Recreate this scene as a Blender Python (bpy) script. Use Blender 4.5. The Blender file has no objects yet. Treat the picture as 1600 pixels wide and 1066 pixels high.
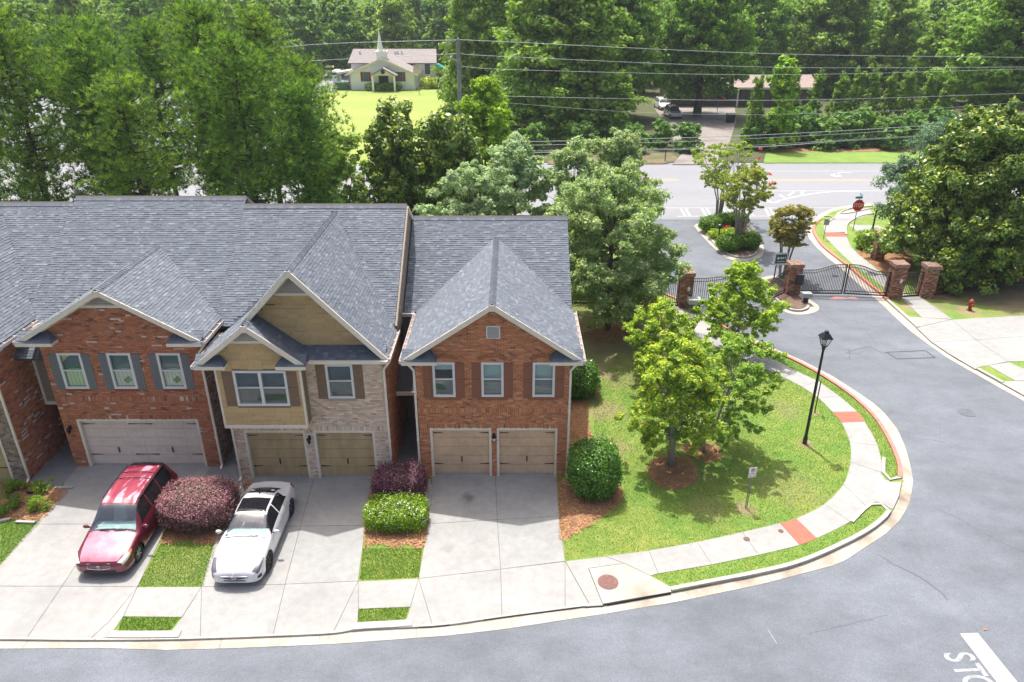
import bpy, math, random
import numpy as np
from mathutils import Vector, Matrix
from mathutils.geometry import tessellate_polygon

S = bpy.context.scene
COL = S.collection

# ------------------------------------------------------------ camera
CAM_H = 18.5
PITCH = math.radians(25.44)
FPX = 1155.0
cd = bpy.data.cameras.new('camera')
cam = bpy.data.objects.new('camera', cd)
COL.objects.link(cam)
cd.sensor_width = 36.0
cd.lens = FPX / 1600 * 36.0
cd.clip_start = 0.1
cd.clip_end = 6000
cam.location = (0, 0, CAM_H)
cam.rotation_euler = (math.radians(90) - PITCH, 0, 0)
S.camera = cam

# ------------------------------------------------------------ sky, sun, exposure
SUN_DIR = Vector((0.125, -0.335, -0.934)).normalized()      # the way light travels
SUN_EL = math.asin(-SUN_DIR.z)
SUN_AZ = math.atan2(-SUN_DIR.x, -SUN_DIR.y)                 # clockwise from +Y
world = bpy.data.worlds.new('World')
S.world = world
world.use_nodes = True
wn = world.node_tree
wn.nodes.clear()
wo = wn.nodes.new('ShaderNodeOutputWorld')
wb = wn.nodes.new('ShaderNodeBackground')
ws = wn.nodes.new('ShaderNodeTexSky')
ws.sky_type = 'NISHITA'
ws.sun_disc = False
ws.sun_elevation = SUN_EL
ws.sun_rotation = SUN_AZ
ws.air_density = 0.8
ws.dust_density = 7.0
ws.ozone_density = 0.35
wb.inputs['Strength'].default_value = 0.15
wn.links.new(ws.outputs[0], wb.inputs[0])
wn.links.new(wb.outputs[0], wo.inputs[0])
sd = bpy.data.lights.new('sun', 'SUN')
sd.energy = 3.5
sd.angle = math.radians(0.6)
sd.color = (1.0, 0.965, 0.925)
sun = bpy.data.objects.new('sun', sd)
COL.objects.link(sun)
sun.rotation_euler = SUN_DIR.to_track_quat('-Z', 'Y').to_euler()
sun.location = (-20, 60, 60)
S.view_settings.view_transform = 'Standard'
S.view_settings.look = 'None'
S.view_settings.gamma = 1.0
S.view_settings.use_curve_mapping = False
S.view_settings.exposure = 0.66

# ------------------------------------------------------------ survey helpers: a sight line of the photograph meets a known plane
CT, ST = math.cos(PITCH), math.sin(PITCH)
def _ray(px, py):
    u = (px - 800) / FPX; v = (533 - py) / FPX
    return (u, CT + v * ST, -ST + v * CT)
def G(px, py, z=0.0):
    d = _ray(px, py); t = (z - CAM_H) / d[2]
    return Vector((d[0] * t, d[1] * t, z))
def Q(px, py, Y):
    d = _ray(px, py); t = Y / d[1]
    return Vector((d[0] * t, Y, CAM_H + d[2] * t))
def GP(pts, z=0.0):
    return [G(p[0], p[1], z).xy for p in pts]

# ------------------------------------------------------------ materials
MAT = {}
def _mixmul(nt, a, b):
    m = nt.nodes.new('ShaderNodeMix'); m.data_type = 'RGBA'; m.blend_type = 'MULTIPLY'
    m.inputs[0].default_value = 1.0
    nt.links.new(a, m.inputs[6]); nt.links.new(b, m.inputs[7])
    return m.outputs[2]
def material(name, color=(0.5, 0.5, 0.5), rough=0.7, metal=0.0, noise=(), tint=False, bump=None,
             spec=0.5, trans=0.0, coat=0.0, objrand=0.0, stretch=None):
    """noise: list of (scale, detail, colour lo, colour hi, lo pos, hi pos) multiplied over the base"""
    m = bpy.data.materials.new(name); m.use_nodes = True
    nt = m.node_tree; nt.nodes.clear()
    out = nt.nodes.new('ShaderNodeOutputMaterial')
    b = nt.nodes.new('ShaderNodeBsdfPrincipled')
    b.inputs['Roughness'].default_value = rough
    b.inputs['Metallic'].default_value = metal
    b.inputs['Specular IOR Level'].default_value = spec
    b.inputs['Coat Weight'].default_value = coat
    b.inputs['Coat Roughness'].default_value = 0.08
    rgb = nt.nodes.new('ShaderNodeRGB'); rgb.outputs[0].default_value = (*color, 1)
    cur = rgb.outputs[0]
    tc = nt.nodes.new('ShaderNodeNewGeometry')
    pos = tc.outputs['Position']
    if stretch:
        mp = nt.nodes.new('ShaderNodeMapping'); mp.inputs['Scale'].default_value = stretch
        nt.links.new(pos, mp.inputs[0]); pos = mp.outputs[0]
    for (sc, det, lo, hi, p0, p1) in noise:
        n = nt.nodes.new('ShaderNodeTexNoise'); n.inputs['Scale'].default_value = sc
        n.inputs['Detail'].default_value = det; n.inputs['Roughness'].default_value = 0.6
        nt.links.new(pos, n.inputs['Vector'])
        r = nt.nodes.new('ShaderNodeValToRGB')
        r.color_ramp.elements[0].position = p0; r.color_ramp.elements[0].color = (*lo, 1)
        r.color_ramp.elements[1].position = p1; r.color_ramp.elements[1].color = (*hi, 1)
        nt.links.new(n.outputs[0], r.inputs[0])
        cur = _mixmul(nt, cur, r.outputs[0])
    if tint:
        a = nt.nodes.new('ShaderNodeAttribute'); a.attribute_name = 'tint'
        cur = _mixmul(nt, cur, a.outputs['Color'])
    if objrand:
        oi = nt.nodes.new('ShaderNodeObjectInfo')
        r = nt.nodes.new('ShaderNodeValToRGB')
        k = objrand
        r.color_ramp.elements[0].color = (1 - k, 1 - k * 0.6, 1 - k, 1)
        r.color_ramp.elements[1].color = (1 + k, 1 + k * 0.5, 1 - k * 0.2, 1)
        nt.links.new(oi.outputs['Random'], r.inputs[0])
        cur = _mixmul(nt, cur, r.outputs[0])
    nt.links.new(cur, b.inputs['Base Color'])
    if bump:
        sc, st, dist = bump
        n = nt.nodes.new('ShaderNodeTexNoise'); n.inputs['Scale'].default_value = sc; n.inputs['Detail'].default_value = 4
        nt.links.new(pos, n.inputs['Vector'])
        bp = nt.nodes.new('ShaderNodeBump'); bp.inputs['Strength'].default_value = st; bp.inputs['Distance'].default_value = dist
        nt.links.new(n.outputs[0], bp.inputs['Height'])
        nt.links.new(bp.outputs[0], b.inputs['Normal'])
    if trans > 0:
        t = nt.nodes.new('ShaderNodeBsdfTranslucent')
        g = nt.nodes.new('ShaderNodeMix'); g.data_type = 'RGBA'; g.blend_type = 'MULTIPLY'; g.inputs[0].default_value = 1
        nt.links.new(cur, g.inputs[6]); g.inputs[7].default_value = (1.25, 1.35, 0.55, 1)
        nt.links.new(g.outputs[2], t.inputs[0])
        mx = nt.nodes.new('ShaderNodeMixShader'); mx.inputs[0].default_value = trans
        nt.links.new(b.outputs[0], mx.inputs[1]); nt.links.new(t.outputs[0], mx.inputs[2])
        nt.links.new(mx.outputs[0], out.inputs[0])
    else:
        nt.links.new(b.outputs[0], out.inputs[0])
    MAT[name] = m
    return m
def glass_material(name, tint=(0.6, 0.7, 0.7), base=0.12, gloss=1.0):
    m = bpy.data.materials.new(name); m.use_nodes = True
    nt = m.node_tree; nt.nodes.clear()
    out = nt.nodes.new('ShaderNodeOutputMaterial')
    tr = nt.nodes.new('ShaderNodeBsdfTransparent'); tr.inputs[0].default_value = (*tint, 1)
    gl = nt.nodes.new('ShaderNodeBsdfGlossy'); gl.inputs['Roughness'].default_value = 0.02; gl.inputs[0].default_value = (gloss, gloss, gloss, 1)
    fr = nt.nodes.new('ShaderNodeLayerWeight'); fr.inputs[0].default_value = 0.5
    pw = nt.nodes.new('ShaderNodeMath'); pw.operation = 'POWER'; pw.inputs[1].default_value = 4.0
    nt.links.new(fr.outputs['Facing'], pw.inputs[0])
    ad = nt.nodes.new('ShaderNodeMath'); ad.operation = 'ADD'; ad.inputs[1].default_value = base + .045; ad.use_clamp = True
    nt.links.new(pw.outputs[0], ad.inputs[0])
    mx = nt.nodes.new('ShaderNodeMixShader')
    nt.links.new(ad.outputs[0], mx.inputs[0]); nt.links.new(tr.outputs[0], mx.inputs[1]); nt.links.new(gl.outputs[0], mx.inputs[2])
    nt.links.new(mx.outputs[0], out.inputs[0])
    MAT[name] = m
    return m
def W(a): return (a, a, a)

material('asphalt', (0.146, 0.164, 0.188), 0.85, noise=[(0.11, 5, W(0.84), W(1.12), 0.38, 0.64), (0.7, 6, W(0.88), W(1.10), 0.34, 0.66), (16, 4, W(0.95), W(1.7), 0.62, 0.75), (45, 3, W(0.6), W(1.45), 0.3, 0.75), (7, 4, W(0.93), W(1.06), 0.3, 0.7)], bump=(60, 0.5, 0.01), stretch=(1, 1.5, 1))
material('road_asphalt', (0.225, 0.232, 0.25), 0.85, noise=[(0.12, 4, W(0.92), W(1.08), 0.3, 0.7), (9, 3, W(0.9), W(1.1), 0.3, 0.7)], stretch=(0.15, 1.5, 1))
material('lot_asphalt', (0.25, 0.26, 0.285), 0.85, noise=[(0.3, 4, W(0.85), W(1.1), 0.3, 0.7)])
CN = [(0.5, 5, (0.84, 0.84, 0.86), (1.04, 1.03, 1.02), 0.3, 0.65), (3.3, 5, W(0.88), W(1.06), 0.3, 0.7), (55, 2, W(0.88), W(1.1), 0.3, 0.7)]
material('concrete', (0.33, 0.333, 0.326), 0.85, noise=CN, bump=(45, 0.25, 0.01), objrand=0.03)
material('concrete_shadowed_walk', (0.24, 0.25, 0.25), 0.85, noise=CN, bump=(45, 0.25, 0.01))  # darker copy of concrete, alley shade put into the colour
material('gutter_concrete', (0.40, 0.372, 0.322), 0.88, noise=[(0.8, 5, W(0.80), W(1.08), 0.3, 0.6), (7, 4, W(0.86), W(1.07), 0.3, 0.7)], bump=(45, 0.3, 0.01), objrand=0.04)
material('curb_concrete', (0.40, 0.39, 0.36), 0.85, noise=CN, bump=(45, 0.25, 0.01))
material('red_curb_paint', (0.50, 0.16, 0.13), 0.75, noise=[(2.5, 5, (0.95, 1.2, 1.2), (1.15, 1.0, 1.0), 0.35, 0.6), (14, 4, (1.1, 1.9, 2.0), (1, 1, 1), 0.3, 0.42)])
material('red_paver', (0.42, 0.13, 0.09), 0.85, noise=[(4, 4, W(0.85), W(1.15), 0.3, 0.7)])
material('white_road_paint', (0.42, 0.43, 0.43), 0.75, noise=[(5, 5, W(0.78), W(1.08), 0.3, 0.6), (30, 3, W(0.8), W(1.1), 0.3, 0.6)])
material('worn_road_paint', (0.30, 0.315, 0.325), 0.8, noise=[(8, 5, W(0.75), W(1.15), 0.35, 0.6)])
material('yellow_road_paint', (0.60, 0.42, 0.16), 0.75, noise=[(3, 4, W(0.85), W(1.1), 0.3, 0.7)])
material('crack_sealer', (0.035, 0.038, 0.045), 0.6)
material('crack_line', (0.075, 0.08, 0.09), 0.8)
material('lawn', (0.160, 0.262, 0.045), 0.9, noise=[(0.35, 5, (1.30, 1.06, 1.15), (0.85, 0.98, 0.85), 0.35, 0.62), (1.6, 6, (1.28, 1.10, 1.25), (0.84, 0.93, 0.8), 0.36, 0.62), (11, 5, (1.25, 1.15, 1.2), (0.8, 0.85, 0.8), 0.3, 0.7), (70, 2, W(0.6), W(1.35), 0.3, 0.75)], bump=(50, 0.8, 0.03))
material('dry_ground', (0.150, 0.125, 0.075), 0.95, noise=[(0.5, 5, (0.6, 0.85, 0.55), (1.25, 1.1, 1.15), 0.38, 0.6), (3, 5, (0.85, 0.95, 0.8), (1.15, 1.1, 1.1), 0.3, 0.7), (30, 3, W(0.75), W(1.2), 0.3, 0.7)], bump=(40, 0.6, 0.02))
material('dark_mulch', (0.16, 0.105, 0.075), 0.95, noise=[(3, 5, W(0.6), W(1.3), 0.3, 0.7), (22, 4, W(0.6), W(1.4), 0.3, 0.7)], bump=(35, 1.0, 0.04))
material('bare_soil', (0.40, 0.31, 0.22), 0.95, noise=[(1.8, 5, (0.7, 0.85, 0.6), W(1.1), 0.35, 0.6), (20, 4, W(0.8), W(1.15), 0.3, 0.7)], bump=(40, 0.6, 0.02))
material('church_lawn', (0.235, 0.30, 0.055), 0.9, noise=[(0.08, 4, (0.9, 0.95, 0.85), (1.15, 1.05, 1.2), 0.3, 0.7), (0.9, 4, W(0.9), W(1.1), 0.3, 0.7)], stretch=(0.4, 1.6, 1))
material('verge_grass', (0.16, 0.26, 0.04), 0.9, noise=[(0.5, 4, W(0.85), W(1.15), 0.3, 0.7), (6, 4, W(0.85), W(1.1), 0.3, 0.7)])
material('forest_floor', (0.07, 0.085, 0.035), 0.95, noise=[(0.15, 5, (0.7, 0.8, 0.7), (1.3, 1.15, 1.0), 0.3, 0.7), (1.5, 4, W(0.8), W(1.2), 0.3, 0.7)])
material('gravel_drive', (0.25, 0.225, 0.21), 0.95, noise=[(0.3, 5, W(0.75), W(1.12), 0.3, 0.65), (4, 4, W(0.85), W(1.1), 0.3, 0.7)])
material('mulch', (0.33, 0.185, 0.10), 0.95, noise=[(1.5, 5, (0.7, 0.66, 0.62), (1.15, 1.12, 1.1), 0.3, 0.65), (22, 4, W(0.55), W(1.35), 0.3, 0.7)], bump=(35, 1.0, 0.04), stretch=(1, 1.8, 1))
material('straw', (0.50, 0.285, 0.145), 0.9, tint=True)
material('grass_blade', (0.20, 0.315, 0.052), 0.8, tint=True, trans=0.25)
BR = [(40, 3, W(0.86), W(1.12), 0.3, 0.7)]
material('brick', (1, 1, 1), 0.88, tint=True, noise=BR, bump=(70, 0.3, 0.01))
material('mortar_tan', (0.50, 0.38, 0.26), 0.9, noise=BR)
material('mortar_dark', (0.21, 0.14, 0.10), 0.9, noise=BR)
material('mortar_pale', (0.50, 0.44, 0.37), 0.9, noise=BR)
material('shingle', (1, 1, 1), 0.9, tint=True, noise=[(80, 2, W(0.8), W(1.2), 0.3, 0.7), (0.6, 4, W(0.94), W(1.06), 0.3, 0.7)])
material('roof_underlay', (0.06, 0.066, 0.078), 0.9)
material('cream_trim', (0.76, 0.68, 0.56), 0.55, noise=[(3, 4, W(0.93), W(1.04), 0.3, 0.7)])
material('soffit', (0.46, 0.42, 0.36), 0.7)
material('white_gutter', (0.60, 0.57, 0.56), 0.45)
material('gutter_inside', (0.30, 0.22, 0.18), 0.6)
material('white_vinyl', (0.66, 0.66, 0.65), 0.4)
material('khaki_siding', (0.54, 0.375, 0.18), 0.75, noise=[(9, 4, W(0.9), W(1.08), 0.3, 0.7)], tint=True, stretch=(4, 4, 1))
material('taupe_siding', (0.27, 0.22, 0.17), 0.75, noise=[(9, 4, W(0.93), W(1.05), 0.3, 0.7)])
material('brown_shutter', (0.235, 0.085, 0.045), 0.5)
material('umber_shutter', (0.20, 0.125, 0.075), 0.55)
material('slate_shutter', (0.15, 0.155, 0.17), 0.55)
material('tan_door', (0.70, 0.49, 0.315), 0.6, noise=[(1.3, 5, (0.86, 0.84, 0.82), (1.06, 1.05, 1.05), 0.35, 0.6), (6, 4, W(0.93), W(1.05), 0.3, 0.7)])
material('olive_door', (0.50, 0.365, 0.19), 0.6, noise=[(1.3, 5, W(0.88), W(1.1), 0.35, 0.6), (6, 4, W(0.92), W(1.06), 0.3, 0.7)], stretch=(2, 2, .6))
material('mauve_door', (0.74, 0.59, 0.50), 0.6, noise=[(1.0, 5, W(0.92), W(1.05), 0.35, 0.6), (6, 4, W(0.95), W(1.04), 0.3, 0.7)], stretch=(1, 1, 4))
material('black_iron', (0.016, 0.016, 0.018), 0.45)
material('black_metal', (0.012, 0.013, 0.018), 0.4)
material('brown_door', (0.05, 0.03, 0.02), 0.5)
material('louvre', (0.68, 0.63, 0.56), 0.6)
material('blind', (0.62, 0.68, 0.66), 0.6)
material('blind_dark', (0.10, 0.125, 0.15), 0.7)
material('screen_mesh', (0.085, 0.09, 0.10), 0.6)
material('curtain', (0.88, 0.80, 0.62), 0.8)
material('green_curtain', (0.07, 0.15, 0.15), 0.7, noise=[(6, 3, W(0.85), W(1.1), 0.3, 0.7)])
material('yellow_paper', (0.75, 0.55, 0.10), 0.7)
material('room_dark', (0.03, 0.032, 0.035), 0.9)
glass_material('window_glass', (0.85, 0.92, 0.92), 0.0, 0.8)
glass_material('car_glass', (0.80, 0.95, 0.93), 0.16)
material('privacy_glass', (0.012, 0.012, 0.015), 0.08, spec=0.3)
glass_material('dark_glass', (0.035, 0.035, 0.04), 0.0, 0.5)
material('burgundy_paint', (0.165, 0.016, 0.035), 0.3, metal=0.2, coat=1.0)
material('faded_burgundy', (0.50, 0.19, 0.25), 0.5, metal=0.12, coat=0.3, noise=[(2.0, 4, (0.8, 0.6, 0.65), (1.1, 1.35, 1.3), 0.3, 0.7)])
material('peeled_burgundy', (0.28, 0.03, 0.06), 0.35, metal=0.1, coat=0.5, noise=[(1.6, 5, (1, 1, 1), (2.0, 10, 6.5), 0.52, 0.60)], stretch=(1.6, 0.7, 1))
material('white_paint', (0.64, 0.65, 0.66), 0.22, coat=1.0)
material('silver_paint', (0.40, 0.44, 0.47), 0.3, metal=0.4, coat=1.0)
material('tyre', (0.02, 0.02, 0.021), 0.85)
material('alloy', (0.55, 0.53, 0.50), 0.3, metal=0.8)
material('dark_alloy', (0.05, 0.05, 0.055), 0.3, metal=0.6)
material('chrome', (0.7, 0.7, 0.72), 0.15, metal=1.0)
material('blue_grille', (0.05, 0.06, 0.13), 0.35)
material('black_plastic', (0.02, 0.02, 0.024), 0.5)
material('headlight_clear', (0.60, 0.62, 0.55), 0.12, coat=1)
material('headlight_dark', (0.10, 0.10, 0.13), 0.1, coat=1)
material('amber', (0.75, 0.33, 0.05), 0.2, coat=1)
material('tail_red', (0.35, 0.01, 0.02), 0.2, coat=1)
material('interior_beige', (0.52, 0.54, 0.50), 0.8)
material('interior_grey', (0.46, 0.52, 0.50), 0.8)
material('paper_white', (0.75, 0.75, 0.75), 0.8)
material('stop_red', (0.72, 0.012, 0.03), 0.4)
material('sign_white', (0.86, 0.86, 0.86), 0.45)
material('sign_back', (0.30, 0.32, 0.34), 0.4, metal=0.5)
material('sign_green', (0.03, 0.12, 0.07), 0.4)
material('dark_green_sign', (0.02, 0.055, 0.035), 0.4)
material('sign_teal', (0.03, 0.28, 0.25), 0.4)
material('sign_cyan', (0.15, 0.40, 0.48), 0.4)
material('ink_black', (0.02, 0.02, 0.02), 0.6)
material('ink_red', (0.50, 0.03, 0.08), 0.6)
material('galvanised', (0.20, 0.22, 0.23), 0.45, metal=0.5)
material('hydrant_red', (0.24, 0.03, 0.02), 0.5, noise=[(9, 3, W(0.8), W(1.2), 0.3, 0.7)])
material('hydrant_orange', (0.36, 0.085, 0.035), 0.5)
material('cast_iron', (0.20, 0.105, 0.09), 0.8, noise=[(12, 3, W(0.7), W(1.2), 0.3, 0.7)])
material('steel_cover', (0.13, 0.14, 0.16), 0.7, noise=[(12, 3, W(0.8), W(1.2), 0.3, 0.7)])
material('keypad_grey', (0.28, 0.29, 0.30), 0.5)
material('utility_grey', (0.34, 0.36, 0.36), 0.5)
material('lamp_glass', (0.65, 0.66, 0.62), 0.3)
material('pole_wood', (0.20, 0.20, 0.19), 0.8, noise=[(3, 3, W(0.8), W(1.2), 0.3, 0.7)])
material('wire_silver', (0.33, 0.35, 0.36), 0.5)
material('bark', (0.10, 0.078, 0.06), 0.95, noise=[(6, 4, W(0.7), W(1.3), 0.3, 0.7)], stretch=(1, 1, 0.3))
material('pale_bark', (0.26, 0.235, 0.205), 0.9, noise=[(6, 4, W(0.8), W(1.2), 0.3, 0.7)], stretch=(1, 1, 0.3))
material('pine_bark', (0.055, 0.045, 0.038), 0.95, noise=[(4, 4, W(0.7), W(1.3), 0.3, 0.7)])
material('church_siding', (0.90, 0.90, 0.86), 0.6)
material('church_shingle', (0.25, 0.225, 0.215), 0.9, noise=[(1.2, 4, W(0.9), W(1.1), 0.3, 0.7)])
material('ranch_shingle', (0.30, 0.235, 0.215), 0.9, noise=[(1.2, 4, W(0.9), W(1.1), 0.3, 0.7)])
material('ranch_wall', (0.12, 0.10, 0.085), 0.8)
material('teal_plastic', (0.0, 0.33, 0.32), 0.4)
material('navy_cloth', (0.02, 0.05, 0.20), 0.8)
material('flag_cloth', (0.58, 0.45, 0.48), 0.8)
material('orange_leaf', (0.65, 0.20, 0.04), 0.8)
material('clay', (0.42, 0.22, 0.12), 0.9)
material('stain', (0.20, 0.195, 0.185), 0.8)
for nm, c in (('rb_red', (0.6, 0.03, 0.05)), ('rb_orange', (0.75, 0.25, 0.03)), ('rb_yellow', (0.75, 0.6, 0.05)), ('rb_green', (0.1, 0.5, 0.08)), ('rb_blue', (0.03, 0.15, 0.6)), ('rb_purple', (0.5, 0.04, 0.45))):
    material(nm, c, 0.6)
def leafmat(name, c, trans=0.3, rough=0.6, objrand=0.0, spec=0.3):
    material(name, c, rough, tint=True, trans=trans, objrand=objrand, spec=spec)
leafmat('maple_leaf', (0.27, 0.40, 0.075), 0.42)
leafmat('silver_leaf', (0.37, 0.46, 0.25), 0.34)
leafmat('magnolia_leaf', (0.165, 0.25, 0.042), 0.2, 0.36, spec=0.5)
leafmat('pine_needle', (0.185, 0.315, 0.065), 0.30, objrand=0.22)
leafmat('oak_leaf', (0.21, 0.33, 0.062), 0.36, objrand=0.12)
leafmat('forest_leaf', (0.20, 0.32, 0.08), 0.34, objrand=0.25)
leafmat('lime_leaf', (0.33, 0.50, 0.045), 0.4)
leafmat('cypress_leaf', (0.17, 0.30, 0.045), 0.3, objrand=0.1)
leafmat('crape_leaf', (0.31, 0.41, 0.09), 0.36)
leafmat('cedar_leaf', (0.17, 0.265, 0.18), 0.25)
leafmat('holly_leaf', (0.080, 0.195, 0.022), 0.2, 0.33, spec=0.6)
leafmat('hedge_leaf', (0.20, 0.33, 0.035), 0.3, 0.4)
leafmat('plum_leaf', (0.200, 0.105, 0.125), 0.25)
leafmat('petal', (1, 1, 1), 0.2)

# ------------------------------------------------------------ object builders
ORG = {}
def org(p):
    return ORG.get(p.name, Vector((0, 0, 0))) if p is not None else Vector((0, 0, 0))
def tag(o, label=None, cat=None, group=None, kind=None):
    if label: o['label'] = label
    if cat: o['category'] = cat
    if group: o['group'] = group
    if kind: o['kind'] = kind
    return o
def empty(name, loc=(0, 0, 0), label=None, cat=None, group=None, rz=0.0, track=True):
    o = bpy.data.objects.new(name, None); COL.objects.link(o)
    o.location = loc; o.rotation_euler = (0, 0, rz); o.empty_display_size = 0.3
    ORG[o.name] = Vector(loc) if track else Vector((0, 0, 0))
    return tag(o, label, cat, group)
def copy_tree(o, parent=None):
    c = o.copy(); COL.objects.link(c)
    if parent is not None: c.parent = parent
    for ch in o.children: copy_tree(ch, c)
    return c
def place(o, loc, rz=0.0, sc=(1, 1, 1), label=None, group=None):
    o.location = loc; o.rotation_euler = (0, 0, rz)
    o.scale = sc if isinstance(sc, tuple) else (sc, sc, sc)
    if label: o['label'] = label
    if group: o['group'] = group
    return o
def _finish(me, name, mats, parent, tint, smooth, kind):
    for m in (mats if isinstance(mats, (list, tuple)) else [mats]):
        me.materials.append(MAT[m])
    if tint is not None:
        a = me.attributes.new('tint', 'FLOAT_COLOR', 'FACE')
        t = np.ones((len(me.polygons), 4), dtype=np.float32)
        t[:, :3] = tint
        a.data.foreach_set('color', t.ravel())
    if smooth:
        me.polygons.foreach_set('use_smooth', [True] * len(me.polygons))
    o = bpy.data.objects.new(name, me); COL.objects.link(o)
    if parent is not None:
        o.parent = parent; ORG[o.name] = org(parent)
    if kind: o['kind'] = kind
    return o
def mesh_obj(name, verts, faces, mats, parent=None, tint=None, smooth=False, kind=None, fmat=None):
    og = org(parent)
    me = bpy.data.meshes.new(name)
    me.from_pydata([(v[0] - og[0], v[1] - og[1], v[2] - og[2]) for v in verts], [], faces)
    if fmat is not None: me.polygons.foreach_set('material_index', fmat)
    return _finish(me, name, mats, parent, tint, smooth, kind)
def quads_obj(name, q, mats, parent=None, tint=None, smooth=False, kind=None):
    """q: (N,k,3) faces of k corners each"""
    q = np.asarray(q, dtype=np.float32); n, k = q.shape[0], q.shape[1]
    v = q.reshape(-1, 3) - np.array(org(parent), dtype=np.float32)
    me = bpy.data.meshes.new(name)
    me.vertices.add(n * k); me.vertices.foreach_set('co', v.ravel())
    me.loops.add(n * k); me.loops.foreach_set('vertex_index', np.arange(n * k, dtype=np.int32))
    me.polygons.add(n)
    me.polygons.foreach_set('loop_start', np.arange(0, n * k, k, dtype=np.int32))
    me.polygons.foreach_set('loop_total', np.full(n, k, dtype=np.int32))
    me.update(calc_edges=True)
    return _finish(me, name, mats, parent, tint, smooth, kind)
class MB:
    def __init__(s): s.v = []; s.f = []
    def add(s, vs, fs):
        n = len(s.v); s.v += [tuple(v) for v in vs]; s.f += [tuple(i + n for i in f) for f in fs]
        return s
    def box(s, x0, x1, y0, y1, z0, z1):
        return s.add([(x0, y0, z0), (x1, y0, z0), (x1, y1, z0), (x0, y1, z0), (x0, y0, z1), (x1, y0, z1), (x1, y1, z1), (x0, y1, z1)],
                     [(0, 3, 2, 1), (4, 5, 6, 7), (0, 1, 5, 4), (1, 2, 6, 5), (2, 3, 7, 6), (3, 0, 4, 7)])
    def beam(s, a, b, w, h, up=(0, 0, 1)):
        a = Vector(a); b = Vector(b); d = (b - a).normalized(); u = Vector(up)
        r = d.cross(u)
        if r.length < 1e-4: r = d.cross(Vector((0, 1, 0)))
        r.normalize(); u = r.cross(d)
        r *= w / 2; u *= h / 2
        return s.add([a - r - u, a + r - u, a + r + u, a - r + u, b - r - u, b + r - u, b + r + u, b - r + u],
                     [(0, 1, 2, 3), (7, 6, 5, 4), (0, 4, 5, 1), (1, 5, 6, 2), (2, 6, 7, 3), (3, 7, 4, 0)])
    def tube(s, pts, rad, n=8, cap=True):
        pts = [Vector(p) for p in pts]; m = len(pts)
        if not isinstance(rad, (list, tuple)): rad = [rad] * m
        vs = []; fs = []
        ref = None
        for i, p in enumerate(pts):
            d = (pts[min(i + 1, m - 1)] - pts[max(i - 1, 0)])
            if d.length < 1e-6: d = Vector((0, 0, 1))
            d.normalize()
            if ref is None: ref = Vector((1, 0, 0)) if abs(d.x) < 0.8 else Vector((0, 1, 0))
            a = d.cross(ref); a.normalize(); b = d.cross(a)
            ref = -b if False else ref
            for k in range(n):
                t = 2 * math.pi * k / n
                vs.append(p + (a * math.cos(t) + b * math.sin(t)) * rad[i])
        for i in range(m - 1):
            for k in range(n):
                k2 = (k + 1) % n
                fs.append((i * n + k, i * n + k2, (i + 1) * n + k2, (i + 1) * n + k))
        if cap:
            fs.append(tuple(range(n))[::-1]); fs.append(tuple((m - 1) * n + k for k in range(n)))
        return s.add(vs, fs)
    def lathe(s, c, prof, n=16):
        return s.tube([(c[0], c[1], c[2] + z) for z, r in prof], [max(r, 1e-4) for z, r in prof], n) if False else s._lathe(c, prof, n)
    def _lathe(s, c, prof, n):
        vs = []; fs = []
        for z, r in prof:
            for k in range(n):
                t = 2 * math.pi * k / n
                vs.append((c[0] + r * math.cos(t), c[1] + r * math.sin(t), c[2] + z))
        for i in range(len(prof) - 1):
            for k in range(n):
                k2 = (k + 1) % n
                fs.append((i * n + k, i * n + k2, (i + 1) * n + k2, (i + 1) * n + k))
        fs.append(tuple(range(n))[::-1]); fs.append(tuple((len(prof) - 1) * n + k for k in range(n)))
        return s.add(vs, fs)
    def prism(s, pts, z0, z1):
        """vertical prism over a 2D outline"""
        n = len(pts); vs = [(p[0], p[1], z1) for p in pts] + [(p[0], p[1], z0) for p in pts]
        a = sum(pts[i][0] * pts[(i + 1) % n][1] - pts[(i + 1) % n][0] * pts[i][1] for i in range(n))
        fs = []
        for t in tessellate_polygon([[Vector((p[0], p[1], 0)) for p in pts]]):
            A, B, C = (pts[k] for k in t)
            cr = (B[0] - A[0]) * (C[1] - A[1]) - (B[1] - A[1]) * (C[0] - A[0])
            fs.append(tuple(t) if cr > 0 else tuple(t)[::-1])
        for i in range(n):
            j = (i + 1) % n
            fs.append((i, i + n, j + n, j) if a > 0 else (j, j + n, i + n, i))
        return s.add(vs, fs)
    def plate(s, pts3, thick):
        """flat polygon in 3D with thickness along minus its normal"""
        pts = [Vector(p) for p in pts3]; n = len(pts)
        nr = Vector((0, 0, 0))
        for i in range(n): nr += pts[i].cross(pts[(i + 1) % n])
        nr.normalize()
        vs = pts + [p - nr * thick for p in pts]
        fs = []
        for t in tessellate_polygon([pts]):
            A, B, C = (pts[k] for k in t)
            ok = (B - A).cross(C - A).dot(nr) > 0
            t = tuple(t) if ok else tuple(t)[::-1]
            fs.append(t); fs.append(tuple(k + n for k in t)[::-1])
        for i in range(n):
            j = (i + 1) % n; fs.append((j, i, i + n, j + n))
        return s.add(vs, fs)
    def ball(s, c, r, nu=12, nv=8, sx=1, sy=1, sz=1):
        prof = [(math.cos(math.pi * (1 - i / nv)) , math.sin(math.pi * (1 - i / nv))) for i in range(nv + 1)]
        vs = []; fs = []
        for z, q in prof:
            for k in range(nu):
                t = 2 * math.pi * k / nu
                vs.append((c[0] + r * sx * q * math.cos(t), c[1] + r * sy * q * math.sin(t), c[2] + r * sz * z))
        for i in range(nv):
            for k in range(nu):
                k2 = (k + 1) % nu
                fs.append((i * nu + k, i * nu + k2, (i + 1) * nu + k2, (i + 1) * nu + k))
        return s.add(vs, fs)
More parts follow.
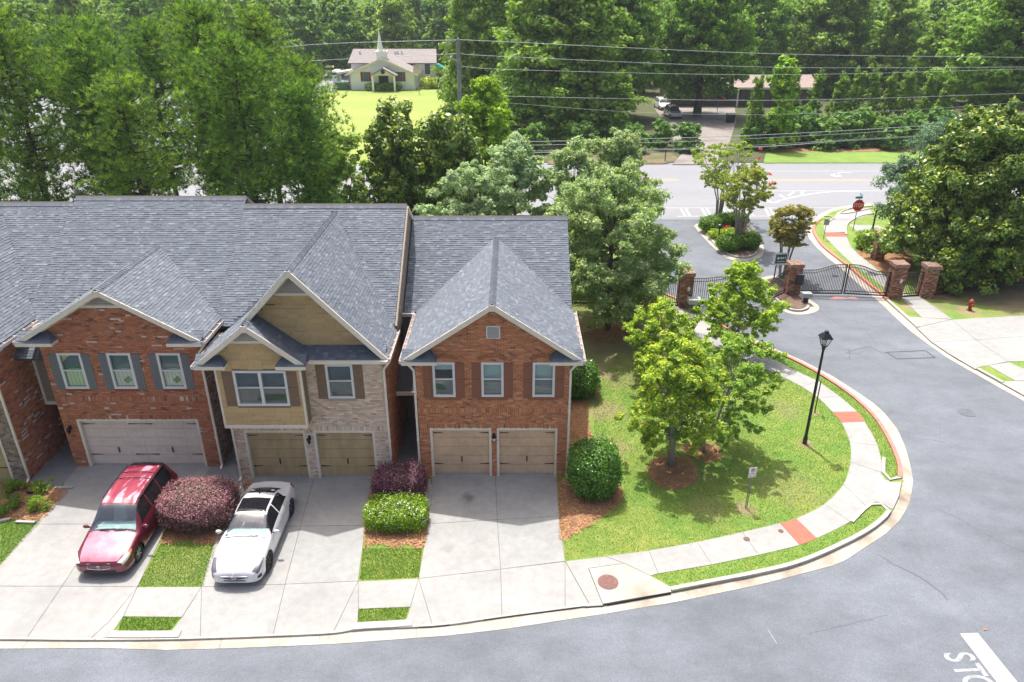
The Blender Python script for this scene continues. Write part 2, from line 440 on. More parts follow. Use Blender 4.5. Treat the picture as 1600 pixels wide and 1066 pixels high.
    def build(s, name, mat, parent=None, kind=None, smooth=False, label=None, tint=None):
        o = mesh_obj(name, s.v, s.f, mat, parent, tint=tint, smooth=smooth, kind=kind)
        if label: o['label'] = label
        return o
def text_obj(name, body, size, mat, M, parent=None, depth=0.002, sx=1.0):
    c = bpy.data.curves.new(name, 'FONT'); c.body = body; c.size = size; c.align_x = 'CENTER'; c.align_y = 'CENTER'; c.extrude = depth
    c.offset = size * 0.012
    t = bpy.data.objects.new(name + '_t', c); COL.objects.link(t)
    dg = bpy.context.evaluated_depsgraph_get()
    me = bpy.data.meshes.new_from_object(t.evaluated_get(dg))
    bpy.data.objects.remove(t); bpy.data.curves.remove(c)
    og = Matrix.Translation(-org(parent))
    me.transform(og @ M @ Matrix.Scale(sx, 4, (1, 0, 0)))
    me.materials.clear(); me.materials.append(MAT[mat])
    o = bpy.data.objects.new(name, me); COL.objects.link(o)
    if parent is not None: o.parent = parent
    return o
def inset(pts, d):
    n = len(pts); pts = [Vector((p[0], p[1])) for p in pts]
    a = sum(pts[i].x * pts[(i + 1) % n].y - pts[(i + 1) % n].x * pts[i].y for i in range(n))
    sg = 1 if a > 0 else -1
    out = []
    for i in range(n):
        p0, p1, p2 = pts[i - 1], pts[i], pts[(i + 1) % n]
        e1 = (p1 - p0).normalized(); e2 = (p2 - p1).normalized()
        n1 = Vector((-e1.y, e1.x)) * sg; n2 = Vector((-e2.y, e2.x)) * sg
        b = n1 + n2
        if b.length < 1e-5: b = n1
        b.normalize(); k = d / max(0.35, b.dot(n1))
        out.append(p1 + b * k)
    return out
def resample(pts, n):
    P = [Vector(p) for p in pts]; L = [0]
    for i in range(1, len(P)): L.append(L[-1] + (P[i] - P[i - 1]).length)
    out = []; j = 0
    for k in range(n):
        t = L[-1] * k / (n - 1)
        while j < len(P) - 2 and L[j + 1] < t: j += 1
        f = (t - L[j]) / max(1e-9, L[j + 1] - L[j])
        out.append(P[j].lerp(P[j + 1], f))
    return out
def smoothline(pts, n):
    """Catmull-Rom through 2D points, then even spacing"""
    P = [Vector(p) for p in pts]; out = []
    for i in range(len(P) - 1):
        a = P[max(i - 1, 0)]; b = P[i]; c = P[i + 1]; d = P[min(i + 2, len(P) - 1)]
        for k in range(8):
            t = k / 8
            out.append(0.5 * ((2 * b) + (c - a) * t + (2 * a - 5 * b + 4 * c - d) * t * t + (3 * b - a - 3 * c + d) * t ** 3))
    out.append(P[-1])
    return resample(out, n)
def pip(x, y, poly):
    c = False; n = len(poly); j = n - 1
    for i in range(n):
        xi, yi = poly[i][0], poly[i][1]; xj, yj = poly[j][0], poly[j][1]
        if (yi > y) != (yj > y) and x < (xj - xi) * (y - yi) / (yj - yi) + xi: c = not c
        j = i
    return c

material('joint_filler', (0.12, 0.115, 0.105), 0.95)
JOINTS = []
# ============================================================ THE GROUND
RZ = -0.06
def sheet(name, pts, z, mat, parent=None, kind='structure'):
    vs = [(p[0], p[1], z) for p in pts]
    fs = []
    for t in tessellate_polygon([[Vector((p[0], p[1], 0)) for p in pts]]):
        A, B, C = (pts[k] for k in t)
        cr = (B[0] - A[0]) * (C[1] - A[1]) - (B[1] - A[1]) * (C[0] - A[0])
        fs.append(tuple(t) if cr > 0 else tuple(t)[::-1])
    return mesh_obj(name, vs, fs, mat, parent, kind=kind if parent is None else None)
def prism(name, pts, z0, z1, mat, parent=None, kind='structure'):
    return MB().prism(pts, z0, z1).build(name, mat, parent, kind=kind if parent is None else None)
def slab(pts_px, parent, z1=0.015, mat='concrete', gap=0.009, name='concrete_slab', px=True):
    pts = GP(pts_px, z1) if px else pts_px
    JOINTS.append((pts, z1))
    return MB().prism(inset(pts, gap), z1 - 0.06, z1).build(name, mat, parent)
def structure(name):
    e = empty(name); e['kind'] = 'structure'; return e

def add_patches(matname, blobs, color, soft=0.5, nscale=1.6):
    """soil, dirt, stain and painted-shade patches, fixed in the ground: each blob is x, y, radius, strength"""
    m = MAT[matname]; nt = m.node_tree
    b = [n for n in nt.nodes if n.type == 'BSDF_PRINCIPLED'][0]
    src = b.inputs['Base Color'].links[0].from_socket
    geo = nt.nodes.new('ShaderNodeNewGeometry')
    nz = nt.nodes.new('ShaderNodeTexNoise'); nz.inputs['Scale'].default_value = nscale; nz.inputs['Detail'].default_value = 6
    nt.links.new(geo.outputs['Position'], nz.inputs['Vector'])
    def math_(op, a, b_, clamp=False):
        n = nt.nodes.new('ShaderNodeMath'); n.operation = op; n.use_clamp = clamp
        for i, v in enumerate((a, b_)):
            if isinstance(v, (int, float)): n.inputs[i].default_value = v
            else: nt.links.new(v, n.inputs[i])
        return n.outputs[0]
    acc = None
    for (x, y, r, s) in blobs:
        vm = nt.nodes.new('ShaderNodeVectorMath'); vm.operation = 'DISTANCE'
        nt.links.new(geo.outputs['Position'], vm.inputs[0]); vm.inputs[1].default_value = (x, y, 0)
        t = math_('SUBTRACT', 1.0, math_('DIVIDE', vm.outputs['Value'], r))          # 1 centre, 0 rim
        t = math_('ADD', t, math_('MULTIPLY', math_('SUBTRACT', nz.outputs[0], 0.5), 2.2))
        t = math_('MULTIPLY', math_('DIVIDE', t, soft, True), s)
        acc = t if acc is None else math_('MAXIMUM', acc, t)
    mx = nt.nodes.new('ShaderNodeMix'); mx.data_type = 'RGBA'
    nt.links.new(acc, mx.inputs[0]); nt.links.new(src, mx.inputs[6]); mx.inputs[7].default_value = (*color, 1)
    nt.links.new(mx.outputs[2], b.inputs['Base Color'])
def gb(px, py, r, s):
    g = G(px, py); return (g.x, g.y, r, s)
add_patches('lawn', [gb(952, 700, 1.1, .55), gb(945, 640, 1.2, .6), gb(935, 585, 1.3, .8), gb(955, 560, 1.8, .6), gb(1257, 694, .5, .9), gb(1165, 796, .55, .8),
                     gb(1273, 645, .3, .8), gb(1225, 640, 1.2, .35), gb(1230, 760, 1.6, .25), gb(1080, 740, 1.2, .25), gb(985, 590, 1.5, .35), gb(1040, 570, 2.5, .5),
                     gb(940, 530, 3.5, .75), gb(1000, 520, 2.5, .6), gb(1105, 790, 1.0, .3),
                     gb(1514, 486, 1.0, .8), gb(1575, 470, 2.0, .8), gb(1540, 430, 3.2, .6), gb(1600, 430, 3.0, .9), gb(1460, 480, 1.2, .45), gb(1425, 480, 1.0, .7), gb(1660, 440, 4, .9), gb(1570, 462, 4, .85), gb(1500, 462, 3, .5), gb(1640, 480, 3, .7),
                     gb(30, 850, 1.1, .2), gb(280, 890, 1.3, .22), gb(1262, 812, .5, .3)], (0.30, 0.215, 0.135))
add_patches('lawn', [gb(1500, 445, 5.5, .8), gb(1590, 455, 6.0, .8), gb(920, 500, 5, .6)], (0.105, 0.082, 0.045), soft=1.2, nscale=0.7)  # dry brown turf, with the tree shade there put into the colour

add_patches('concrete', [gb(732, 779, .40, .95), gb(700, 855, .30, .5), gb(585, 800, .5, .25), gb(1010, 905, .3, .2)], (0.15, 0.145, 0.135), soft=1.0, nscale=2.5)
add_patches('concrete', [gb(120, 780, 1.5, .42), gb(150, 850, 1.3, .3), gb(90, 930, 1.6, .3), gb(540, 775, 1.2, .3), gb(520, 950, 1.6, .25), gb(60, 960, 2, .25), gb(1540, 520, 2, .2), gb(1335, 720, .8, .2)], (0.22, 0.22, 0.215), soft=1.2, nscale=1.2)  # grey stains; by the garages house shade is put into the colour too
add_patches('gutter_concrete', [gb(1100, 915, .8, .6), gb(1160, 905, .8, .6), gb(1230, 890, .8, .6), gb(1290, 868, .8, .5), gb(1350, 840, .8, .6), gb(1390, 812, .8, .7), gb(1408, 775, .9, .85), gb(1414, 735, .6, .5), gb(300, 1004, .8, .3), gb(230, 1003, .8, .4), gb(1010, 937, .6, .5)], (0.17, 0.125, 0.085), soft=1.0, nscale=2.0)
sheet('ground', [(-3500, -200), (3500, -200), (3500, 5000), (-3500, 5000)], -0.30, 'forest_floor')
sheet('street', [(-60, 2), (95, 2), (95, 64.2), (-60, 64.2)], RZ, 'asphalt')
sheet('main_road', [(-220, 64.2), (220, 64.2), (220, 88.2), (-220, 88.2)], RZ - 0.004, 'road_asphalt')

CF = [(-260, 999), (0, 999), (131, 1000), (271, 999), (437.5, 993.4), (523, 989), (564, 982.5), (634, 980.3), (700, 976), (784, 964), (914, 947), (942, 944.4), (1049, 925),
      (1120, 911), (1182, 899), (1250, 882), (1318, 853), (1362, 829), (1387.5, 808), (1396, 795), (1405, 775), (1410, 752), (1409.5, 735), (1406, 719.6), (1392.6, 689), (1369, 652),
      (1335, 620), (1301, 596), (1267.6, 576), (1234, 559), (1200, 545.6), (1165, 529), (1125, 506), (1090, 485), (1055, 466), (1036, 458), (1013, 440), (998, 415), (984, 385), (962, 364), (930, 353), (880, 348)]
AE = [(-260, 1014), (0, 1014), (160, 1013), (262, 1016), (372, 1013), (523, 1006.6), (700, 993.5), (784, 984), (942, 960), (1054, 941.5), (1189, 913.5), (1313, 881), (1345, 860),
      (1382, 836), (1406, 814), (1421, 787), (1427, 753), (1423, 730), (1416, 703), (1403, 672), (1376, 638.5), (1345, 616.5), (1301, 588), (1251, 562.5), (1205, 543), (1170, 526), (1132, 503), (1098, 482), (1064, 463), (1044, 455), (1020, 437), (1005, 412), (991, 382), (967, 360), (932, 349.5), (880, 344)]
cf = GP(CF); ae = GP(AE, RZ)
BLK = cf + [Vector((-60, 63.4)), Vector((-60, cf[0].y))]
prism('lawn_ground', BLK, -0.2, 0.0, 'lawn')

BL = [(1480, 320.5), (1365, 321.5), (1332.5, 324), (1313, 327), (1299.5, 331), (1287.5, 338), (1280, 343), (1272.5, 350), (1268.8, 358.5), (1272.5, 369), (1283, 384), (1302.5, 400.5), (1326.5, 418.5), (1355, 444), (1374.5, 459),
      (1383, 468), (1407.5, 490), (1432, 512), (1480, 551), (1525, 577), (1564, 598.5), (1600, 618), (1700, 668), (1850, 735)]
BE = [(1480, 317), (1365, 318), (1328, 321), (1306, 324.5), (1292, 329.5), (1280, 336), (1266.5, 348), (1260, 360), (1263.5, 372), (1275, 386), (1294, 404), (1316, 421), (1342, 445), (1364, 464),
      (1380, 478), (1402, 499), (1425, 520), (1480, 559.5), (1525, 585), (1564, 607.5), (1600, 627), (1700, 678), (1850, 747)]
bl = GP(BL); be = GP(BE, RZ)
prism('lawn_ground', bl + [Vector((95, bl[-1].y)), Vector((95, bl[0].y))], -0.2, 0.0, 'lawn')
prism('far_ground', [(-3000, 88.2), (3000, 88.2), (3000, 4800), (-3000, 4800)], -0.25, 0.0, 'forest_floor')

# ---- kerbs and gutters
def nearest(p, line):
    best = None
    for i in range(len(line) - 1):
        a, b = line[i], line[i + 1]; ab = b - a
        t = max(0, min(1, (p - a).dot(ab) / max(1e-9, ab.length_squared)))
        q = a + ab * t; d = (q - p).length
        if best is None or d < best[0]: best = (d, q)
    return best[1]
def offset(line, d):
    out = []
    for i in range(len(line)):
        a = line[max(i - 1, 0)]; b = line[min(i + 1, len(line) - 1)]
        e = (b - a).normalized(); out.append(line[i] + Vector((-e.y, e.x)) * d)
    return out
def seglen(L): return sum((L[i + 1] - L[i]).length for i in range(len(L) - 1))
def strips(parent, A, B, z0, z1, step, name, mat, gap=0.012):
    """pieces between two matching lines"""
    n = len(A); i = 0
    while i < n - 1:
        j = min(i + step, n - 1)
        a = list(A[i:j + 1]); b = list(B[i:j + 1])
        a[0] = a[0].lerp(a[1], min(.4, gap / max(.01, (a[1] - a[0]).length))); b[0] = b[0].lerp(b[1], min(.4, gap / max(.01, (b[1] - b[0]).length)))
        poly = a + b[::-1]
        MB().prism(poly, z0, z1).build(name, mat, parent)
        i = j
def gutter(line, edge, side_name):
    r = structure(side_name)
    L = smoothline(line, max(8, int(seglen(line) / 0.5)))
    E = [nearest(p, edge) for p in L]
    E = resample(smoothline(E, len(L)), len(L)) if False else E
    strips(r, L, E, RZ - 0.03, RZ + 0.012, 6, 'gutter_slab', 'gutter_concrete')
    return L
LG = gutter(cf[:32], ae, 'gutter')
gutter(bl, be, 'gutter')
def kerb(parts_px, mat='curb_concrete', w=0.16, top=0.085, side=1, step=5, name='curb', z0=-0.1):
    r = structure(name)
    L = GP(parts_px)
    L = smoothline(L, max(4, int(seglen(L) / 0.45)))
    strips(r, L, offset(L, w * side), z0, top, step, 'curb_stone', mat)
    return L
ki = lambda a, b: CF[CF.index(a):CF.index(b) + 1]
kerb([(1049, 925)] + ki((1120, 911), (1387.5, 808)) + [(1392, 801)])
kerb([(1392, 801), (1389, 796), (1380, 789), (1369, 785), (1352, 791.5), (1328, 815.5)], w=0.13, top=0.06)
kerb([(1409, 748)] + ki((1409.5, 735), (1125, 506)), mat='red_curb_paint', w=0.17)
kerb([(1378, 715), (1377, 736), (1381, 746), (1390, 751.5), (1402, 751.5), (1409, 748)], w=0.14, side=1, top=0.06)
kerb([(1125, 506), (1090, 485)], mat='curb_concrete')
kerb([(1090, 485), (1055, 466), (1036, 458), (1013, 440), (998, 415)], mat='red_curb_paint')
kb = lambda a, b: BL[BL.index(a):BL.index(b) + 1]
kerb(kb((1280, 343), (1383, 468)), mat='red_curb_paint', side=1, w=0.2)
kerb([(1287.5, 338), (1292, 338), (1303, 340), (1302, 343), (1295, 348)], side=-1, w=.14)
kerb([(1383, 468), (1407.5, 490), (1425, 506), (1432, 512)], side=1, w=.2, top=.07)
kerb([(1525, 577), (1564, 598.5)], side=1, w=.2, top=.06)
kerb([(1320.5, 367), (1320, 357), (1325, 348), (1343, 338), (1364, 333.8)], side=-1, w=.14)
kerb([(1360, 322.5), (1332, 325), (1318, 329.5), (1312, 332.5), (1316, 335), (1330, 333.5), (1342, 331), (1362, 326.5)], side=1, w=.14)
# kerbs of the small front grass strips
for pl in ([(170, 997.5), (182, 998), (268, 997.5), (279, 997)], [(549, 985.5), (558, 984), (634, 980.5), (644, 979)]):
    kerb(pl, side=1, w=0.27, top=0.05)

L = smoothline(offset(cf[:12], -.014), 90); strips(structure('curb'), L, offset(L, .08), -0.1, .02, 6, 'curb_stone', 'curb_concrete')
# ---- driveways
dw = structure('driveway')
for p in [[(104, 727), (218, 724), (208, 819), (64, 819), (56, 819), (98, 765)],
          [(218, 724), (342, 724), (300, 790), (262, 819), (208, 819)], [(56, 819), (208, 819), (140, 860), (118, 884), (97, 916), (-30, 916)],
          [(208, 819), (262, 819), (214.6, 917), (97, 916), (118, 884), (140, 860)],
          [(-30, 916), (97, 916), (41.5, 998), (-130, 998)], [(97, 916), (214.6, 917), (170, 972), (140, 999), (41.5, 998)],
          [(-30, 916), (-130, 998), (-260, 998), (-160, 916)],
          [(214.6, 917), (192.5, 963.7), (171, 995.5), (140, 999), (170, 972)]]:
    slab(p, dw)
dw = structure('driveway')
for p in [[(374, 742), (492, 742), (469.5, 822), (342, 824)], [(492, 742), (610, 742), (604, 755), (592, 757), (571, 821), (469.5, 822)],
          [(342, 824), (469.5, 822), (445.5, 913), (315, 917)], [(469.5, 822), (571, 821), (559.5, 908), (445.5, 913)],
          [(315, 917), (445.5, 913), (426.5, 993.4), (312.8, 997.5)], [(445.5, 913), (559.5, 908), (520.6, 988.6), (426.5, 993.4)],
          [(315, 917), (312.8, 997.5), (276, 998), (266, 988.5), (284, 965)], [(559.5, 908), (560, 952), (558.5, 977.5), (549, 984), (520.6, 988.6)]]:
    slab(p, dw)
dw = structure('driveway')
for p in [[(662, 739.5), (773.7, 739.5), (777, 811.8), (668.6, 818.6), (675, 747)], [(773.7, 739.5), (870, 739.5), (873.5, 806.6), (777, 811.8)],
          [(668.6, 818.6), (777, 811.8), (782.3, 889.5), (654, 904)], [(777, 811.8), (873.5, 806.6), (883, 877), (782.3, 889.5)],
          [(654, 904), (782.3, 889.5), (784.4, 964), (700, 976), (676, 978.5)], [(782.3, 889.5), (883, 877.5), (883, 951), (784.4, 964)],
          [(654, 904), (676, 978.5), (643, 979.8), (634, 971), (641, 949)], [(883, 877.5), (921, 944.5), (914, 947), (883, 951)]]:
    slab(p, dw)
sw = structure('sidewalk')
slab([(214.6, 917.5), (315, 917), (284, 964.5), (192.5, 963.5)], sw)
slab([(559.5, 908.5), (654, 904.3), (641, 948.6), (560, 951.6)], sw)
slab([(883.5, 877), (945.7, 869.5), (976, 880.3), (919.8, 888.4), (943, 946), (914, 948), (921, 944)], sw)
slab([(945.7, 869.5), (1014, 860.5), (1028.6, 896), (1016.5, 899.8), (976, 880.3)], sw)
slab([(919.8, 888.4), (976, 880.3), (1016.5, 899.8), (1048, 917), (1049, 925), (942, 943.5)], sw, z1=0.06, mat='gutter_concrete', name='catch_basin_lid')
PR = [((1014, 860.5), (1028.6, 896)), ((1089, 847), (1111.6, 882)), ((1160, 831.5), (1185, 867)), ((1218.6, 817.6), (1249, 851.5)), ((1244, 810.5), (1276, 841)), ((1288, 788), (1328, 815)),
      ((1318, 757), (1353, 791)), ((1329, 722), (1377, 738)), ((1328, 691), (1371, 696)), ((1315, 660.5), (1351, 659)), ((1301, 644), (1338.5, 643)), ((1279, 622), (1311, 619)), ((1253, 604.5), (1278, 596)),
      ((1225, 590), (1245, 580)), ((1193, 575.5), (1212, 563)), ((1160, 560), (1177, 547)), ((1127, 545), (1142, 530)), ((1094, 528), (1112, 511)), ((1063, 506), (1085, 493)), ((1042, 488), (1066, 481)), ((1027, 477), (1057, 475))]
def path_slabs(pairs, pads, parent, sub=5):
    A = GP([p[0] for p in pairs], .015); B = GP([p[1] for p in pairs], .015)
    def cr(P, i, t):
        a = P[max(i - 1, 0)]; b = P[i]; c = P[i + 1]; d = P[min(i + 2, len(P) - 1)]
        return 0.5 * ((2 * b) + (c - a) * t + (2 * a - 5 * b + 4 * c - d) * t * t + (3 * b - a - 3 * c + d) * t ** 3)
    for i in range(len(A) - 1):
        a = [cr(A, i, k / sub) for k in range(sub + 1)]; b = [cr(B, i, k / sub) for k in range(sub + 1)]
        g = 0.008 / max(.2, (a[-1] - a[0]).length)
        a[0] = cr(A, i, g * 1.5); b[0] = cr(B, i, g * 1.5)
        pad = i in pads
        poly = a + b[::-1]; JOINTS.append(([cr(A, i, 0)] + a[1:] + b[:0:-1] + [cr(B, i, 0)], 0.015))
        MB().prism(poly, -0.04, 0.015).build('red_paver_pad' if pad else 'concrete_slab', 'red_paver' if pad else 'concrete', parent)
        if pad:
            for k in range(1, 8):           # grooves pressed across the pad
                t = k / 8
                p = a[0].lerp(a[-1], t); q = b[0].lerp(b[-1], t)
                MB().beam((p.x, p.y, .018), (q.x, q.y, .018), 0.03, 0.006).build('pad_ridge', 'red_paver', parent)
path_slabs(PR, (3, 9), sw)
slab([(1353, 791), (1367, 765), (1377, 740), (1383, 749), (1391, 753), (1403, 753), (1409, 752), (1405, 775), (1396, 795), (1391, 795), (1382, 788), (1369, 784)], sw, z1=0.012)
# right-hand block: entry walk, gate walk, drive
sw = structure('sidewalk')
path_slabs([((1358, 325.5), (1364, 333.8)), ((1313, 330), (1325, 348)), ((1303, 341), (1320, 357)), ((1288, 352), (1320.5, 364)), ((1289, 363), (1321, 363.2)), ((1290, 370), (1323, 370)),
            ((1300, 382), (1331, 387)), ((1322, 403.5), (1345, 400)), ((1340, 418.5), (1360, 412)), ((1362, 434), (1378, 427)), ((1384, 452), (1398, 445)), ((1400, 462), (1420, 462))], (4,), sw)
slab([(1326.5, 351), (1371, 352.5), (1400, 362), (1352, 371)], sw, z1=.013)
slab([(1409, 463), (1439, 463), (1444.6, 469.4), (1466, 483.5), (1425, 482), (1407.5, 464)], sw)
slab([(1425, 482), (1466, 483.5), (1488.6, 499), (1440.5, 496)], sw)
slab([(1416, 494.5), (1440.5, 496), (1487, 499.5), (1432, 511.5)], sw)
dr = structure('driveway')
slab([(1432, 512), (1487.5, 499.5), (1525, 531), (1480, 533.5), (1455, 534)], dw)
slab([(1487.5, 499.5), (1525, 497), (1600, 493), (1700, 487), (1760, 520), (1600, 525.5), (1525, 531)], dr)
slab([(1455, 534), (1480, 533.5), (1525, 531), (1575, 565), (1529, 574), (1524, 577), (1480, 551)], dr)
slab([(1525, 531), (1600, 525.5), (1760, 520), (1830, 560), (1600, 564.5), (1575, 565)], dr)
slab([(1544, 571), (1577, 566), (1640, 594), (1586.5, 595)], dr)
slab([(1568, 595.5), (1586.5, 595.5), (1640, 594.5), (1830, 590), (1850, 735), (1700, 668), (1600, 618), (1564, 598)], dr)

# ---- islands in the entry
def island(outer_px, ring_px, name, bed):
    e = structure(name)
    o = [Vector(p) for p in GP(outer_px, RZ)]; o = smoothline(o + [o[0]], 48)[:-1]
    MB().prism(o, RZ - .03, RZ + 0.012).build('gutter_slab', 'gutter_concrete', e)
    r = GP(ring_px); r = smoothline(r + [r[0]], 48)[:-1]
    MB().prism(r, RZ, 0.075).build('curb_stone', 'curb_concrete', e)
    MB().prism(inset(r, 0.17), 0.0, 0.10).build('mulch_bed', 'dark_mulch', e)
    return r
island([(1084, 353), (1097.5, 345), (1112, 341), (1150, 341), (1175, 352), (1188, 374), (1194, 392), (1185, 404), (1158.5, 408), (1136.6, 404), (1114.6, 387), (1098, 370)],
       [(1096, 352), (1106, 345.5), (1150, 346), (1168, 356), (1178, 374), (1184, 390), (1180, 399), (1162, 403), (1141, 400), (1122, 388), (1106, 370)], 'traffic_island', None)
island([(1187, 435), (1210, 431), (1235, 440), (1262, 466), (1279, 478), (1276, 487), (1252, 492), (1228, 488), (1210, 474), (1192, 455)],
       [(1194, 438), (1210, 435), (1230, 443), (1252, 464), (1264, 476), (1262, 483), (1248, 486.5), (1230, 483), (1216, 472), (1198, 455)], 'gate_island', None)

# ---- mulch and straw beds
def mound(name, pts, h, mat='mulch', seed=0, cell=0.14, parent=None):
    """raised bed with uneven surface and a sagging rim"""
    rng = random.Random(seed); n = len(pts)
    xs = [p[0] for p in pts]; ys = [p[1] for p in pts]
    x0, x1, y0, y1 = min(xs), max(xs), min(ys), max(ys)
    nx = int((x1 - x0) / cell) + 2; ny = int((y1 - y0) / cell) + 2
    idx = {}; V = []; F = []
    for j in range(ny + 1):
        for i in range(nx + 1):
            x = x0 + i * cell; y = y0 + j * cell
            p = Vector((x, y)); ins = pip(x, y, pts)
            q = nearest(p, [Vector(a) for a in pts] + [Vector(pts[0])]); d = (q - p).length
            if not ins:
                if d > cell * 1.0: continue
                x, y = q.x, q.y; z = -0.01
            else: z = -0.01 + h * min(1, d / 0.3) + rng.uniform(-.012, .012)
            idx[(i, j)] = len(V); V.append((x, y, z))
    for j in range(ny):
        for i in range(nx):
            k = [(i, j), (i + 1, j), (i + 1, j + 1), (i, j + 1)]
            if all(a in idx for a in k): F.append(tuple(idx[a] for a in k))
    return mesh_obj(name, V, F, mat, parent, smooth=True, kind='structure')
BEDS = []
def bed(px, h=0.05, seed=0, name='mulch_bed', straw=True):
    p = GP(px); p = smoothline(p + [p[0]], max(24, int(seglen(p) * 4)))[:-1]
    o = mound(name, p, h, seed=seed); BEDS.append((p, straw)); return o
bed([(866, 744), (870, 760), (873, 805), (876, 846), (905, 832), (942, 809), (972, 784), (973, 766), (958, 747), (930, 715), (925, 684), (919, 632), (937, 619), (930, 595), (903, 570), (896, 575), (890, 650), (884, 745)], seed=1)
bed([(1010, 738), (1022, 718), (1050, 711), (1078, 718), (1091, 738), (1082, 757), (1056, 766), (1028, 760)], 0.09, seed=2)
bed([(1060, 702), (1075, 692), (1098, 690), (1122, 698), (1131, 712), (1122, 721), (1095, 722)], 0.04, seed=3)
bed([(912, 520), (925, 508), (950, 504), (978, 508), (988, 520), (978, 532), (950, 537), (925, 533)], 0.06, seed=4)
bed([(569, 857), (571, 800), (590, 745), (650, 745), (672, 744), (671, 798), (662, 857), (640, 852), (615, 857), (590, 851)], seed=5)
bed([(372, 758), (398, 750), (366, 800), (340, 847), (315, 852), (290, 845), (270, 850), (251, 849), (262, 820), (300, 775), (345, 752)], seed=6)
bed([(-40, 816), (-40, 760), (28, 752), (48, 752), (70, 760), (106, 766), (84, 793), (66, 813), (40, 816), (20, 812)], seed=7)
bed([(1338, 396), (1342, 390), (1352, 384), (1385, 380), (1420, 395), (1425, 430), (1400, 446), (1382, 430), (1360, 412)], seed=8)
bed([(1450, 470), (1470, 440), (1510, 425), (1560, 418), (1640, 425), (1640, 440), (1570, 440), (1530, 450), (1500, 462)], 0.03, seed=9, straw=False)
def straw(rng, n, polys, name, mat, L, wd, zr, tints):
    q = []; t = []
    areas = []
    for p in polys:
        xs = [a[0] for a in p]; ys = [a[1] for a in p]
        areas.append((min(xs), max(xs), min(ys), max(ys)))
    tot = sum((b[1] - b[0]) * (b[3] - b[2]) for b in areas)
    for p, b in zip(polys, areas):
        k = int(n * (b[1] - b[0]) * (b[3] - b[2]) / tot)
        for _ in range(k):
            x = rng.uniform(b[0], b[1]); y = rng.uniform(b[2], b[3])
            if not pip(x, y, p): continue
            a = rng.uniform(0, 6.28); l = rng.uniform(*L) / 2; z = rng.uniform(*zr)
            dx, dy = math.cos(a) * l, math.sin(a) * l; wx, wy = -math.sin(a) * wd, math.cos(a) * wd
            dz = rng.uniform(-.03, .03)
            q.append([(x - dx - wx, y - dy - wy, z - dz), (x + dx - wx, y + dy - wy, z + dz), (x + dx + wx, y + dy + wy, z + dz), (x - dx + wx, y - dy + wy, z - dz)])
            s = rng.choice(tints); v = rng.uniform(.7, 1.25); t.append((s[0] * v, s[1] * v, s[2] * v))
    return quads_obj(name, q, mat, tint=np.array(t), kind='stuff')
R0 = random.Random(11)
straw(R0, 42000, [b[0] for b in BEDS if b[1]], 'pine_straw', 'straw', (.08, .22), .007, (.03, .075), [(1, 1, 1), (.55, .5, .5), (1.35, 1.3, 1.15), (.8, .7, .6)])
# turf: short blades over the nearer lawns
def blades(rng, n, poly, avoid):
    xs = [a[0] for a in poly]; ys = [a[1] for a in poly]
    q = []; t = []
    b = (min(xs), max(xs), min(ys), max(ys))
    for _ in range(n):
        x = rng.uniform(b[0], b[1]); y = rng.uniform(b[2], b[3])
        if not pip(x, y, poly) or any(pip(x, y, a) for a in avoid): continue
        h = rng.uniform(.025, .06); a = rng.uniform(0, 6.28); w = .011
        c, s = math.cos(a) * w, math.sin(a) * w; lx, ly = rng.uniform(-.03, .03), rng.uniform(-.03, .03)
        q.append([(x - c, y - s, 0), (x + c, y + s, 0), (x + lx, y + ly, h)])
        v = rng.uniform(.65, 1.35); k = rng.random()
        t.append((v * 1.4, v * 1.15, v) if k < .2 else (v * .85, v, v * .8))
    return q, t
av = [b[0] for b in BEDS]
LAWN = GP([(884, 874)] + [p[0] for p in PR[:19]] + [(1040, 520), (980, 540), (960, 560), (940, 590), (926, 640), (930, 690), (975, 760), (975, 785), (940, 812), (880, 846)])
strips_px = [([(0, 811), (66, 814), (0, 886)], 9000), ([(-60, 811), (0, 811), (0, 886), (-60, 950)], 0),
             ([(252, 849), (340, 849), (318, 917), (215, 917)], 9000), ([(567, 857), (660, 857), (655, 903), (562, 907)], 8000),
             ([(192.5, 964), (283, 965), (264, 987), (184, 987)], 3500), ([(560, 952), (640, 949), (632, 971), (559, 976)], 3000)]
Q1, T1 = blades(R0, 150000, LAWN, av)
for px, n in strips_px:
    a, b = blades(R0, n, GP(px), []); Q1 += a; T1 += b
so = [(1019, 899), (1105, 884.5), (1169, 871), (1250, 853.6), (1301, 832), (1330, 815.5), (1352, 793), (1369, 787), (1382, 797)]
si = [(1378, 803), (1352, 826), (1301, 853), (1250, 873), (1182, 890), (1120, 903), (1049, 917)]
a, b = blades(R0, 26000, GP(so + si), []); Q1 += a; T1 += b
so = [p[1] for p in PR[8:18]]
si = [(1125, 509), (1165, 531), (1200, 548), (1234, 562), (1267.6, 579), (1301, 599), (1335, 623), (1366, 655), (1389, 691), (1402, 721), (1404, 744), (1390, 749), (1380, 740)]
a, b = blades(R0, 60000, GP(so + si), []); Q1 += a; T1 += b
quads_obj('grass_blades', Q1, 'grass_blade', tint=np.array(T1), kind='stuff')

m = MB()
for p, z in JOINTS: m.prism(p, -.05, z - .011)
m.build('joint_filler', 'joint_filler', kind='structure')
